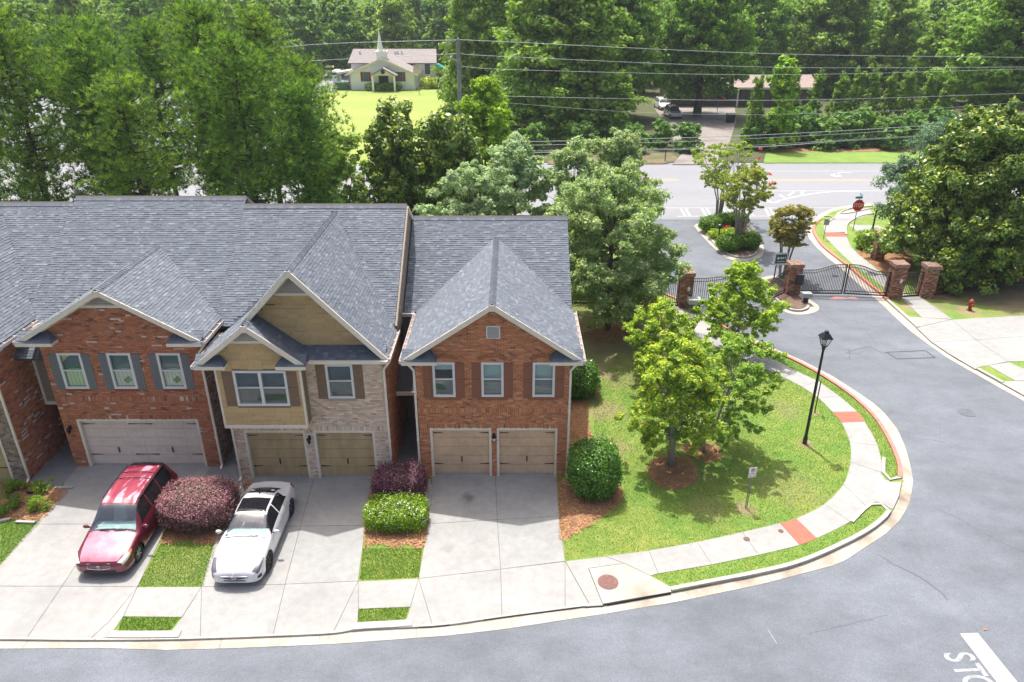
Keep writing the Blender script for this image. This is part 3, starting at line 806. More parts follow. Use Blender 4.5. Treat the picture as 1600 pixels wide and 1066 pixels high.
# ---- alleys between the houses
al = structure('garden_path')
slab([(612, 744), (655, 744), (648, 640), (637, 620)], al, mat='concrete_shadowed_walk', px=False) if False else None
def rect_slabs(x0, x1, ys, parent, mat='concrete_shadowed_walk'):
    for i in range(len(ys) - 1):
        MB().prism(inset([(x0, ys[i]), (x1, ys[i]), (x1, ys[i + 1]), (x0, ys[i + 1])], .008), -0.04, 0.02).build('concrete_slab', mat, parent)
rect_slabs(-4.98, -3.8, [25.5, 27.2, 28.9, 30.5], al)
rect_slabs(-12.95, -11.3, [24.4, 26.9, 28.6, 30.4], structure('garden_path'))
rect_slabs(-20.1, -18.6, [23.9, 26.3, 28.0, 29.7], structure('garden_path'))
# ---- road markings, covers, cracks
def line_px(pts, w, z, mat, name, parent=None, n=None):
    P = GP(pts, z); P = smoothline(P, n or max(2, int(seglen(P) / .25)))
    A = offset(P, w / 2); B = offset(P, -w / 2)
    V = [(p.x, p.y, z) for p in A] + [(p.x, p.y, z) for p in B]; m = len(A)
    F = [(m + i, m + i + 1, i + 1, i) for i in range(m - 1)]
    o = mesh_obj(name, V, F, mat, parent)
    if parent is None: o['kind'] = 'structure'
    return o
MZ = RZ + 0.004
mk = structure('road_marking')
sheet('stop_bar', GP([(1499.7, 989.9), (1527.6, 988.9), (1622, 1106), (1588, 1106)], MZ), MZ, 'white_road_paint', mk)
a0 = G(1499.7, 989.9, MZ); a1 = G(1588, 1106, MZ)
xd = (a1 - a0).normalized(); yd = Vector((-xd.y, xd.x, 0))
sc_ = G(1496.8, 1026.7, MZ)
for i, ch in enumerate('STOP'):
    base = sc_ + (G(1515, 1047, MZ) - sc_).dot(xd) * xd * i
    Mx = Matrix((( xd.x, yd.x, 0, base.x), (xd.y, yd.y, 0, base.y), (0, 0, 1, MZ), (0, 0, 0, 1)))
    text_obj('letter', ch, 1.30, 'worn_road_paint', Mx, mk, depth=0.0012, sx=.62)
wob = random.Random(4)
def crack(pts, w, mat='crack_line'):
    P = []
    for i in range(len(pts) - 1):
        a, b = pts[i], pts[i + 1]; n = max(2, int(math.hypot(b[0] - a[0], b[1] - a[1]) / 9))
        for k in range(n):
            t = k / n; P.append((a[0] + (b[0] - a[0]) * t + wob.uniform(-1.3, 1.3) * (k > 0), a[1] + (b[1] - a[1]) * t + wob.uniform(-1.0, 1.0) * (k > 0)))
    P.append(pts[-1]); return line_px(P, w, MZ, mat, 'pavement_crack')
for pts, w, m in [([(1371, 866), (1400, 884), (1440, 903), (1470, 925), (1480, 938)], .035, 'crack_line'), ([(1434, 686.5), (1455, 687), (1478, 692)], .02, 'crack_line'),
                  ([(1454, 790), (1500, 812), (1540, 835), (1600, 864)], .02, 'crack_line'), ([(1322, 552), (1338, 546), (1358, 541.5), (1380, 552)], .035, 'crack_sealer'), ([(1318, 552), (1344, 552), (1347, 549)], .03, 'crack_sealer'),
                  ([(1325, 545), (1328, 556), (1327, 563)], .03, 'crack_line'), ([(1380, 552), (1386, 551)], .05, 'crack_sealer'),
                  ([(1300, 495), (1330, 512), (1352, 514), (1372, 540)], .02, 'crack_line'), ([(1198, 487), (1215, 489), (1240, 483)], .03, 'crack_sealer'), ([(1278, 483), (1300, 500), (1318, 510)], .03, 'crack_line'),
                  ([(1255, 566), (1290, 571), (1325, 580)], .02, 'crack_line'), ([(1215, 520), (1260, 528), (1300, 530)], .018, 'crack_line'), ([(1060, 421), (1082, 420), (1084, 415)], .02, 'crack_line'),
                  ([(1200, 984), (1214, 1006)], .02, 'worn_road_paint'), ([(1265, 990), (1330, 975), (1390, 960)], .012, 'crack_line'),
                  ([(1290, 482), (1375, 482)], .03, 'crack_line'), ([(1258, 486), (1380, 487)], .02, 'crack_line'), ([(1390, 640), (1440, 668), (1510, 705)], .014, 'crack_line')]:
    crack(pts, w, m)
lp = [(1386, 550.5), (1401, 561), (1461, 559), (1446, 548)]
for i in range(4): line_px([lp[i], lp[(i + 1) % 4]], .075, MZ + .001, 'crack_sealer', 'loop_detector')
def cover(px, py, r, z, mat, label, rings=3):
    g = G(px, py, z)
    e = empty('manhole_cover', g, label, 'manhole cover')
    c = (g.x, g.y, g.z)
    MB().lathe(c, [(0, r), (.012, r), (.012, r * .93)], 28).build('rim', mat, e)
    MB().lathe(c, [(.006, r * .90), (.018, r * .90), (.018, .001)], 28).build('lid', mat, e)
    for k in range(rings):
        rr = r * (.75 - .2 * k); n = 28
        m = MB()
        for j in range(n):
            if (j + k) % 7 == 0: continue
            t = 2 * math.pi * j / n; t2 = 2 * math.pi * (j + .8) / n
            m.beam((g.x + rr * math.cos(t), g.y + rr * math.sin(t), g.z + .021), (g.x + rr * math.cos(t2), g.y + rr * math.sin(t2), g.z + .021), r * .07, .01)
        m.build('raised_ring', mat, e, kind='stuff')
    for k in range(6):
        t = k * math.pi / 3
        MB().beam((g.x + r * .1 * math.cos(t), g.y + r * .1 * math.sin(t), g.z + .02), (g.x + r * .3 * math.cos(t), g.y + r * .3 * math.sin(t), g.z + .02), r * .08, .01).build('raised_bar', mat, e)
cover(950, 909.6, .36, .06, 'cast_iron', 'rust red round iron cover in the pale catch basin slab by the street')
cover(1510.5, 644.5, .42, RZ + .002, 'steel_cover', 'grey round manhole cover set in the asphalt of the curving street')
cover(1166.5, 842.5, .12, .016, 'cast_iron', 'small rust brown cover in the sidewalk beyond the tree shadow', 1)
cover(1220, 830, .10, .016, 'cast_iron', 'tiny round cover in the sidewalk beside the red paver pad', 1)
# storm drain mouth under the basin slab
a = G(1048, 926, 0); b = G(944, 944, 0); d = Vector((b.y - a.y, a.x - b.x, 0)).normalized() * .02
MB().beam((b.x + .1, b.y - .0, -.0), (a.x, a.y, -.0), .07, .075).build('drain_opening', 'ink_black')
bpy.data.objects['drain_opening']['kind'] = 'structure'
# fallen leaves
def leaf_bit(px, py, s, z=RZ + .02):
    g = G(px, py, z)
    o = MB().add([(g.x - s, g.y, z), (g.x, g.y - s * .6, z + .01), (g.x + s, g.y, z), (g.x, g.y + s * .6, z + .02)], [(0, 1, 2, 3)]).build('fallen_leaf', 'orange_leaf')
    return o
for k, (x, y, s, l) in enumerate([(1539, 983.5, .07, 'lone orange fallen leaf on the asphalt above the white stop bar'), (1150, 909, .06, 'orange fallen leaf in the gutter below the curved grass strip'),
                                  (1411, 752, .06, 'orange fallen leaf at the foot of the red curb end'), (1407, 765, .05, 'small brown leaf in the stained gutter of the curb ramp'), (1580, 608, .05, 'orange leaf in the gutter across the street')]):
    tag(leaf_bit(x, y, s), l, 'leaf')

# ---- main road markings, all true lines along the road
def road_line(py, x0, x1, w, mat, name='lane_line'):
    g = G(800, py, MZ)
    MB().box(x0, x1, g.y - w / 2, g.y + w / 2, MZ - .006, MZ).build(name, mat, mk2)
mk2 = structure('road_marking')
road_line(256, -200, 14, .16, 'white_road_paint'); road_line(256, 31, 200, .16, 'white_road_paint')
road_line(267.5, 27, 200, .13, 'white_road_paint')
road_line(280, -200, 18, .14, 'yellow_road_paint'); road_line(281.8, -200, 18, .14, 'yellow_road_paint')
road_line(280.3, 24, 200, .14, 'yellow_road_paint'); road_line(282, 24, 200, .14, 'yellow_road_paint')
road_line(298.5, 22, 60, .16, 'white_road_paint')
road_line(325, 14.5, 34, .14, 'white_road_paint', 'crosswalk_line'); road_line(338, 15, 34, .14, 'white_road_paint', 'crosswalk_line')
for k in range(7):
    for dx in (0, 7.5):
        x = 1062 + k * 33 + dx
        pts = [(x, 326), (x + 3.4, 326), (x + 10.5, 337.5), (x + 6.5, 337.5)]
        sheet('crosswalk_stripe', GP(pts, MZ + .001), MZ + .001, 'white_road_paint' if k not in (3, 5, 6) else 'worn_road_paint', mk2)
for p in [[(1205, 301), (1198, 311), (1208, 317), (1220, 313)], [(1222, 312.5), (1250, 306), (1290, 300.5), (1345, 298.5)], [(1218, 304), (1226, 309.5)], [(1240, 300), (1232, 306)], [(1255, 299), (1252, 304)]]:
    line_px(p, .28, MZ + .002, 'white_road_paint', 'gore_line', mk2, n=14)
line_px([(1331, 270.5), (1322, 269.5), (1312, 270), (1307, 273.5)], .22, MZ + .002, 'white_road_paint', 'turn_arrow_shaft', mk2, n=12)
sheet('turn_arrow_head', GP([(1296, 273), (1306, 271.5), (1316, 275.5), (1306, 277)], MZ + .002), MZ + .002, 'white_road_paint', mk2)
sheet('sensor_loop', GP([(1302, 463.5), (1336, 463), (1341, 467.5), (1296, 468)], MZ), MZ, 'red_curb_paint', mk2)
sheet('sensor_loop_patch', GP([(1306, 464.5), (1333, 464), (1336, 466.6), (1303, 467)], MZ + .002), MZ + .002, 'worn_road_paint', mk2)

# ---- verges, lots and lawns across the main road
def far_sheet(name, px, mat, z=0.012):
    return sheet(name, GP(px, z), z, mat)
far_sheet('roadside_grass', [(1193, 254.5), (1197, 238), (1345, 237), (1640, 236), (1700, 254.5)], 'verge_grass')
far_sheet('roadside_grass', [(855, 256.5), (860, 243), (1050, 239), (1062, 250), (1040, 256)], 'dry_ground')
far_sheet('shared_drive', [(1050, 257), (1066, 240), (1040, 200), (1032, 183), (1020, 165), (1148, 165), (1150, 190), (1140, 222), (1128, 240), (1118, 257)], 'gravel_drive', 0.016)
far_sheet('mulch_ground', [(1190, 238), (1200, 231), (1700, 229), (1700, 236)], 'mulch')
far_sheet('church_lawn', [(440, 255), (455, 200), (500, 150), (512, 143), (545, 139), (655, 136), (740, 137), (800, 150), (850, 245), (850, 256)], 'church_lawn')
far_sheet('church_lawn', [(520, 96), (560, 96), (560, 112), (520, 112)], 'church_lawn', .02)
far_sheet('parking_lot', [(-400, 235), (-150, 120), (360, 118), (440, 113), (548, 113), (548, 139), (512, 142), (498, 150), (452, 200), (430, 240)], 'lot_asphalt', 0.02)
far_sheet('clay_clearing', [(100, 32), (100, 22), (134, 20), (134, 34)], 'clay', .1)
# ============================================================ THE TOWNHOUSES
RB = random.Random(5)
TABS = [(.118, .139, .168)] * 5 + [(.130, .152, .181)] * 4 + [(.108, .127, .154)] * 3 + [(.150, .173, .202)] * 2 + [(.178, .200, .230)]
def frame_of(poly):
    P = [Vector(p) for p in poly]; n = Vector((0, 0, 0))
    for i in range(len(P)): n += P[i].cross(P[(i + 1) % len(P)])
    n.normalize()
    if n.z < 0: n = -n
    u = Vector((-n.y, n.x, 0))
    if u.length < 1e-5: u = Vector((1, 0, 0))
    u.normalize(); v = n.cross(u)
    return P[0].copy(), u, v, n
def tab_box(O, u, v, n, u0, u1, v0, v1, h0, h1):
    c = []
    for (a, b, h) in ((u0, v0, h0), (u1, v0, h0), (u1, v1, h1), (u0, v1, h1), (u0, v0, -.004), (u1, v0, -.004), (u1, v1, -.004), (u0, v1, -.004)):
        c.append(O + u * a + v * b + n * h)
    return c
def roof_plane(parent, poly, name='roof', skip=None, singles=0, expo=0.125, thick=0.14, tabs=TABS, build_slab=True):
    O, u, v, n = frame_of(poly)
    P = [Vector(p) for p in poly]
    nn = Vector((0, 0, 0))
    for i in range(len(P)): nn += P[i].cross(P[(i + 1) % len(P)])
    if nn.z < 0: P = P[::-1]
    base = MB().plate(P, thick).build(name, 'roof_underlay', parent)
    q2 = [((p - O).dot(u), (p - O).dot(v)) for p in P]
    vmin = min(p[1] for p in q2); vmax = max(p[1] for p in q2)
    rows = int((vmax - vmin) / expo) + 1
    items = []
    for r in range(rows):
        v0 = vmin + r * expo; v1 = min(v0 + expo, vmax); vm = (v0 + v1) / 2
        xs = []
        for i in range(len(q2)):
            a, b = q2[i], q2[(i + 1) % len(q2)]
            if (a[1] > vm) != (b[1] > vm): xs.append(a[0] + (b[0] - a[0]) * (vm - a[1]) / (b[1] - a[1]))
        xs.sort()
        for k in range(0, len(xs) - 1, 2):
            a = xs[k]; e = xs[k + 1]; x = a - RB.uniform(0, .2)
            while x < e:
                w = RB.choice((.10, .14, .17, .2, .25, .3)); x1 = x + w
                s0, s1 = max(x, a), min(x1, e)
                if s1 - s0 > .02:
                    c = O + u * (s0 + s1) / 2 + v * vm
                    if not (skip and skip(c)):
                        t = RB.choice(tabs); g = RB.uniform(.93, 1.08)
                        items.append((s0 + .002, s1 - .002, v0, v1, RB.choice((.008, .012, .02)), (t[0] * g, t[1] * g, t[2] * g), (c - Vector((0, 0, CAM_H))).length))
                x = x1
    if singles:
        items.sort(key=lambda a: a[6])
        for it in items[:singles]:
            c = tab_box(O, u, v, n, it[0], it[1], it[2], it[3], it[4] + .004, .004)
            mesh_obj('shingle', c, [(0, 1, 2, 3), (0, 4, 5, 1), (1, 5, 6, 2), (2, 6, 7, 3), (3, 7, 4, 0), (4, 7, 6, 5)], 'shingle', base, tint=np.array([it[5]] * 6))
        items = items[singles:]
    if items:
        qs = []; ts = []
        for it in items:
            c = tab_box(O, u, v, n, it[0], it[1], it[2], it[3], it[4] + .004, .004)
            qs.append([c[0], c[1], c[2], c[3]]); qs.append([c[0], c[4], c[5], c[1]]); ts += [it[5], it[5]]
        quads_obj('shingle_courses', [[tuple(p) for p in f] for f in qs], 'shingle', base, tint=np.array(ts), kind='stuff')
    return base
def ridge_caps(parent, a, b, down_l, down_r):
    """a,b ends of the ridge; down_l/down_r vectors from the ridge down each slope, about 0.16 long"""
    a = Vector(a); b = Vector(b); L = (b - a).length; n = int(L / .15); q = []; t = []
    for i in range(n):
        p0 = a.lerp(b, i / n); p1 = a.lerp(b, (i + 1.15) / n); up0 = Vector((0, 0, .045)); up1 = Vector((0, 0, .025))
        for d in (down_l, down_r):
            q.append([tuple(p0 + up0), tuple(p0 + up0 + d), tuple(p1 + up1 + d), tuple(p1 + up1)])
            c = RB.choice(TABS); g = .9; t.append((c[0] * g, c[1] * g, c[2] * g))
            q.append([tuple(p0 + up0), tuple(p0 + up0 - Vector((0, 0, .02))), tuple(p0 + up0 - Vector((0, 0, .02)) + d), tuple(p0 + up0 + d)]); t.append((.06, .065, .08))
            q.append([tuple(p0 + up0 + d), tuple(p0 + up0 + d - Vector((0, 0, .05))), tuple(p1 + up1 + d - Vector((0, 0, .05))), tuple(p1 + up1 + d)]); t.append((.05, .055, .075))
    return quads_obj('ridge_cap', q, 'shingle', parent, tint=np.array(t), kind='stuff')

def P3d(O, ud, nd, u, z, d=0.0):
    return Vector((O[0] + ud[0] * u + nd[0] * d, O[1] + ud[1] * u + nd[1] * d, z))
def wall(parent, name, O, ud, nd, outer, holes, mat, depth=0.14):
    """wall face with openings and their reveals; u along ud, outward nd"""
    loops = [[Vector((p[0], p[1], 0)) for p in outer]] + [[Vector((h[0], h[2], 0)), Vector((h[1], h[2], 0)), Vector((h[1], h[3], 0)), Vector((h[0], h[3], 0))] for h in holes]
    flat = [p for l in loops for p in l]
    V = [P3d(O, ud, nd, p.x, p.y) for p in flat]; F = []
    want = Vector((nd[0], nd[1], 0))
    for t in tessellate_polygon(loops):
        A, B, C = (V[k] for k in t)
        F.append(tuple(t) if (B - A).cross(C - A).dot(want) > 0 else tuple(t)[::-1])
    for h in holes:
        c = [(h[0], h[2]), (h[1], h[2]), (h[1], h[3]), (h[0], h[3])]
        for i in range(4):
            a, b = c[i], c[(i + 1) % 4]; n = len(V)
            V += [P3d(O, ud, nd, *a), P3d(O, ud, nd, *b), P3d(O, ud, nd, *b, -depth), P3d(O, ud, nd, *a, -depth)]
            F.append((n, n + 1, n + 2, n + 3))
    # edge thickness round the outside
    k = len(outer)
    for i in range(k):
        a, b = outer[i], outer[(i + 1) % k]; n = len(V)
        V += [P3d(O, ud, nd, *a), P3d(O, ud, nd, *b), P3d(O, ud, nd, *b, -depth), P3d(O, ud, nd, *a, -depth)]
        F.append((n, n + 3, n + 2, n + 1))
    return mesh_obj(name, V, F, mat, parent)
def pal_orange(r):
    k = r.random()
    c = (.52, .205, .092) if k < .55 else (.45, .165, .075) if k < .8 else (.58, .28, .145) if k < .95 else (.28, .12, .07)
    return c
def pal_red(r, patch=[0]):
    if patch[0] > 0:
        patch[0] -= 1; k = r.random()
        return (.58, .50, .43) if k < .75 else (.42, .24, .17)
    if r.random() < .04: patch[0] = r.randint(1, 2)
    k = r.random()
    return (.46, .17, .085) if k < .5 else (.50, .205, .11) if k < .8 else (.39, .14, .07) if k < .95 else (.22, .10, .07)
def pal_pale(r):
    k = r.random()
    return (.72, .54, .41) if k < .4 else (.66, .47, .34) if k < .65 else (.76, .63, .50) if k < .92 else (.56, .36, .24)
def pal_brownpale(r):
    k = r.random()
    return (.30, .21, .16) if k < .5 else (.38, .30, .25) if k < .75 else (.20, .13, .10)
def brick_face(parent, O, ud, nd, zlo, top, width, holes, pal, soldiers=(), seed=0, name='brick_courses', proud=.011):
    """real bricks standing proud of the mortar plane"""
    r = random.Random(seed); q = []; t = []
    zmax = max(top(width * k / 40) for k in range(41))
    z = zlo; row = 0
    def put(u0, u1, z0, z1, col):
        g = r.uniform(.82, 1.16); d = proud + r.uniform(-.003, .004)
        A = [P3d(O, ud, nd, u0, z0, d), P3d(O, ud, nd, u1, z0, d), P3d(O, ud, nd, u1, z1, d), P3d(O, ud, nd, u0, z1, d)]
        B = [P3d(O, ud, nd, u0, z0), P3d(O, ud, nd, u1, z0), P3d(O, ud, nd, u1, z1), P3d(O, ud, nd, u0, z1)]
        c = (col[0] * g, col[1] * g, col[2] * g)
        q.append([tuple(p) for p in A]); t.append(c)
        for i in range(4):
            j = (i + 1) % 4; q.append([tuple(A[i]), tuple(B[i]), tuple(B[j]), tuple(A[j])]); t.append(c)
    while z < zmax:
        sol = [s for s in soldiers if s[0] <= z + .01 < s[1]]
        h = .198 if sol else .0635; pitch = h + .0125
        bw = .068 if sol else .2
        lo, hi = 0, width
        iv = [(0, width)]
        for (a, b, c, d) in holes:
            if z + h > c + .02 and z < d - .02:
                n = []
                for (p, s) in iv:
                    if b <= p or a >= s: n.append((p, s)); continue
                    if a > p: n.append((p, a))
                    if b < s: n.append((b, s))
                iv = n
        for (p, s) in iv:
            u = p - (bw + .012) * (.5 if row % 2 and not sol else 0)
            while u < s:
                u0, u1 = max(u, p), min(u + bw, s)
                if u1 - u0 > .03 and top((u0 + u1) / 2) > z + h: put(u0, u1, z, z + h, pal(r))
                u += bw + .012
        z += pitch; row += 1
    return quads_obj(name, q, 'brick', parent, tint=np.array(t), kind='stuff')
def window(parent, O, ud, nd, u0, u1, z0, z1, look='blind', mull=1, seed=0):
    """frame part with rails, panes, blind or curtain as sub-parts, set in the opening"""
    def bx(m, a, b, c, d, e, f):     # u, z, depth (outward) ranges
        pts = [P3d(O, ud, nd, uu, zz, dd) for dd in (e, f) for (uu, zz) in ((a, c), (b, c), (b, d), (a, d))]
        m.add(pts, [(0, 1, 2, 3), (7, 6, 5, 4), (0, 4, 5, 1), (1, 5, 6, 2), (2, 6, 7, 3), (3, 7, 4, 0)])
    fr = MB(); w = .055
    bx(fr, u0 - .04, u1 + .04, z0 - .04, z0 + w, -.07, .03); bx(fr, u0 - .04, u1 + .04, z1 - w, z1 + .04, -.07, .03)
    bx(fr, u0 - .04, u0 + w, z0 + w, z1 - w, -.07, .03); bx(fr, u1 - w, u1 + .04, z0 + w, z1 - w, -.07, .03)
    if mull == 2:
        um = (u0 + u1) / 2; bx(fr, um - .06, um + .06, z0 + w, z1 - w, -.07, .028)
    win = fr.build('window', 'white_vinyl', parent)
    zm = (z0 + z1) / 2 + .02
    cells = [(u0 + w, u1 - w)] if mull == 1 else [(u0 + w, (u0 + u1) / 2 - .06), ((u0 + u1) / 2 + .06, u1 - w)]
    for (a, b) in cells:
        m = MB(); bx(m, a, b, zm - .025, zm + .025, -.06, .012); m.build('meeting_rail', 'white_vinyl', win)
        m = MB(); bx(m, a, b, zm + .025, z1 - w, -.045, -.035); m.build('pane', 'window_glass', win)
        m = MB(); bx(m, a, b, z0 + w, zm - .025, -.025, -.015); m.build('pane', 'window_glass' if look != 'screen' else 'window_glass', win)
        m = MB(); bx(m, a - .05, b + .05, z0, z1, -.60, -.58); m.build('room_backing', 'room_dark', win)
        rr = random.Random(seed)
        if look in ('blind', 'blind_dark', 'half_blind', 'screen'):
            top = z1 - w; bot = z0 + w if look != 'half_blind' else z1 - w - .28
            bm = MB(); z = top; mt = 'blind' if look in ('blind', 'half_blind') else 'blind_dark'
            while z > bot:
                bx(bm, a + .005, b - .005, z - .033, z - .004, -.13, -.115); z -= .036
            bm.build('blind', mt, win, kind='stuff')
            if look in ('blind', 'half_blind', 'screen'):
                m = MB(); bx(m, a, b, z0 + w, zm - .03, -.012 - .09, -.012 - .085); m.build('insect_screen', 'screen_mesh' if look == 'screen' else 'blind_dark', win) if look != 'blind' else None
            if look == 'blind':
                m = MB()
                for k in range(26):
                    uu = a + (b - a) * (k + .5) / 26; bx(m, uu - .003, uu + .003, z0 + w, zm - .03, -.03, -.027)
                for k in range(22):
                    zz = z0 + w + (zm - .03 - z0 - w) * (k + .5) / 22; bx(m, a, b, zz - .003, zz + .003, -.03, -.027)
                m.build('insect_screen', 'screen_mesh', win, kind='stuff')
        elif look.startswith('curtain'):
            m = MB(); bx(m, a, b, zm - .05, z1 - w, -.14, -.12); m.build('upper_curtain', 'green_curtain', win)
            m = MB()
            n = 10
            for k in range(n):
                ua = a + (b - a) * k / n; ub = a + (b - a) * (k + 1) / n; dd = -.12 + .02 * (k % 2)
                bx(m, ua, ub, z0 + w, zm + .05 * math.sin(k / n * math.pi), dd, dd + .012)
            m.build('lower_curtain', 'curtain', win)
            if look == 'curtain_sign':
                MB().add([P3d(O, ud, nd, a, zm + .35, -.10), P3d(O, ud, nd, a + .42, z1 - w, -.10), P3d(O, ud, nd, a, z1 - w, -.10)], [(0, 1, 2)]).build('taped_paper', 'yellow_paper', win)
            else:
                m = MB(); uc = a + .55 * (b - a)
                m.add([P3d(O, ud, nd, uc, z0 + .15, -.085), P3d(O, ud, nd, uc + .22, z0 + .3, -.085), P3d(O, ud, nd, uc + .12, z0 + .52, -.085), P3d(O, ud, nd, uc - .12, z0 + .32, -.085)], [(0, 1, 2, 3)])
                m.build('leaf_print', 'hedge_leaf_plain', win)
    return win
material('hedge_leaf_plain', (0.14, 0.22, 0.06), 0.8)
def shutter(parent, O, ud, nd, u0, u1, z0, z1, mat, style='panel'):
    def bx(m, a, b, c, d, e, f):
        pts = [P3d(O, ud, nd, uu, zz, dd) for dd in (e, f) for (uu, zz) in ((a, c), (b, c), (b, d), (a, d))]
        m.add(pts, [(0, 1, 2, 3), (7, 6, 5, 4), (0, 4, 5, 1), (1, 5, 6, 2), (2, 6, 7, 3), (3, 7, 4, 0)])
    m = MB(); zm = (z0 + z1) / 2 + .02
    if style == 'panel':
        bx(m, u0, u1, z0, z1, .012, .03)
        sh = m.build('shutter', mat, parent)
        f = MB()
        bx(f, u0, u0 + .055, z0, z1, .03, .045); bx(f, u1 - .055, u1, z0, z1, .03, .045)
        for a, b in ((z0, z0 + .08), (zm - .035, zm + .035), (z1 - .08, z1)): bx(f, u0 + .055, u1 - .055, a, b, .03, .045)
        f.build('shutter_frame', mat, sh)
        for a, b in ((z0 + .13, zm - .08), (zm + .08, z1 - .13)):
            p = MB(); bx(p, u0 + .095, u1 - .095, a, b, .03, .042); p.build('raised_panel', mat, sh)
    else:
        bx(m, u0, u1, z0, z1, .010, .012)
        sh = m.build('shutter', mat, parent)
        n = 3; w = (u1 - u0) / n
        for k in range(n):
            p = MB(); bx(p, u0 + w * k + .004, u0 + w * (k + 1) - .004, z0, z1, .012, .032); p.build('board', mat, sh)
        for z in ((z0 + .62 * (z1 - z0) - .04, z0 + .62 * (z1 - z0) + .04), (z1 - .16, z1 - .08)) if style == 'slate' else ((zm - .05, zm + .05), (z0 + .10, z0 + .18), (z1 - .18, z1 - .10)):
            p = MB(); bx(p, u0, u1, z[0], z[1], .032, .045); p.build('batten', mat, sh)
    return sh
def garage_door(parent, x0, x1, z1, Y, mat, handles=(0.5,), jamb='cream_trim', cols=4, depth=.16, z0=0.03, rows=5):
    """sectional door of separate panels, jambs, straps, handles"""
    Yd = Y + depth
    fr = MB().box(x0 - .10, x0, Y - .012, Yd + .03, 0.0, z1).box(x1, x1 + .10, Y - .012, Yd + .03, 0.0, z1).box(x0 - .10, x1 + .10, Y - .012, Yd + .03, z1, z1 + .11)
    d = fr.build('garage_door', jamb, parent)
    hh = (z1 - z0) / rows
    for r in range(rows):
        a, b = z0 + r * hh + .006, z0 + (r + 1) * hh - .006
        MB().box(x0 + .004, x1 - .004, Yd + .012, Yd + .05, a, b).build('door_panel', mat, d)
        w = (x1 - x0) / cols
        for c in range(cols):
            MB().box(x0 + c * w + .035, x0 + (c + 1) * w - .035, Yd + .003, Yd + .014, a + .035, b - .035).build('raised_panel', mat, d)
        g = MB(); k = int((x1 - x0) / .22)
        for c in range(1, k):
            u = x0 + (x1 - x0) * c / k; g.box(u - .004, u + .004, Yd - .001, Yd + .0035, a + .04, b - .04)
        g.build('groove_bead', mat, d, kind='stuff')
    MB().box(x0, x1, Yd - .02, Yd + .05, 0.0, z0).build('weather_strip', 'utility_grey', d)
    L = .38 if x1 - x0 < 3 else .5
    for z in (z0 + hh * 1.12, z0 + hh * 4.5):
        ends = [(x0 + .02, 1), (x1 - .02, -1)] + ([((x0 + x1) / 2 - .5, 1), ((x0 + x1) / 2 + .5, -1)] if x1 - x0 > 3 else [])
        for (x, s) in ends:
            MB().add([(x, Yd - .014, z - .022), (x + s * L, Yd - .014, z - .006), (x + s * L, Yd - .014, z + .006), (x, Yd - .014, z + .022),
                      (x, Yd + .006, z - .022), (x + s * L, Yd + .006, z - .006), (x + s * L, Yd + .006, z + .006), (x, Yd + .006, z + .022)],
                     [(0, 1, 2, 3), (7, 6, 5, 4), (0, 4, 5, 1), (1, 5, 6, 2), (2, 6, 7, 3), (3, 7, 4, 0)]).build('strap_hinge', 'black_iron', d)
    for h in handles:
        x = x0 + (x1 - x0) * h; z = z0 + hh * 1.65
        MB().box(x - .022, x + .022, Yd - .03, Yd - .008, z - .13, z + .13).box(x - .012, x + .012, Yd - .05, Yd - .03, z - .09, z + .09).build('door_handle', 'black_iron', d)
    MB().box(x0, x1, Yd + .05, Yd + .08, 0, z1).build('door_back', 'room_dark', d)
    return d
def lantern(parent, x, Y, z, lit=False):
    m = MB().box(x - .05, x + .05, Y - .03, Y, z - .02, z + .18).beam((x, Y - .02, z + .12), (x, Y - .16, z + .16), .02, .02)
    m.lathe((x, Y - .16, z), [(.12, .02), (.10, .09), (.06, .10), (.05, .085)], 8)
    L = m.build('wall_lantern', 'black_metal', parent)
    MB().lathe((x, Y - .16, z), [(-.12, .04), (.05, .075), (.052, .06)], 8).build('lantern_glass', 'lamp_glass' if lit else 'dark_glass', L)
    MB().lathe((x, Y - .16, z), [(-.16, .015), (-.12, .045), (-.10, .045)], 8).build('lantern_foot', 'black_metal', L)
def downspout(parent, x, y, z1, side=1, foot=-1):
    m = MB().beam((x, y, z1 - .45), (x, y, .12), .085, .065, up=(0, 1, 0))
    m.beam((x, y, z1 - .45), (x + side * .25, y - .02, z1 - .12), .085, .065, up=(0, 1, 0))
    m.beam((x, y, .14), (x, y + foot * .18, .05), .085, .065)
    for z in (z1 * .33, z1 * .66): m.box(x - .055, x + .055, y - .04, y + .04, z, z + .03)
    return m.build('downspout', 'cream_trim', parent)
def side_gutter(parent, x, y0, y1, z, s):
    """gutter hung on an eave that runs away from the street; s = outward x direction"""
    g = MB()
    g.box(min(x, x + s * .012), max(x, x + s * .012), y0, y1, z - .12, z)
    g.box(min(x + s * .12, x + s * .135), max(x + s * .12, x + s * .135), y0, y1, z - .12, z + .01)
    g.box(min(x + s * .012, x + s * .12), max(x + s * .012, x + s * .12), y0, y1, z - .12, z - .105)
    g.box(min(x, x + s * .135), max(x, x + s * .135), y0 - .012, y0, z - .12, z + .01)
    o = g.build('gutter', 'white_gutter', parent)
    MB().box(min(x + s * .014, x + s * .118), max(x + s * .014, x + s * .118), y0 + .01, y1 - .01, z - .105, z - .055).build('gutter_silt', 'gutter_inside', o)
    n = max(2, int((y1 - y0) / .55))
    for k in range(n):
        y = y0 + (y1 - y0) * (k + .5) / n
        MB().box(min(x - s * .04, x + s * .135), max(x - s * .04, x + s * .135), y - .02, y + .02, z + .004, z + .016).build('gutter_hanger', 'white_gutter', o)
    return o
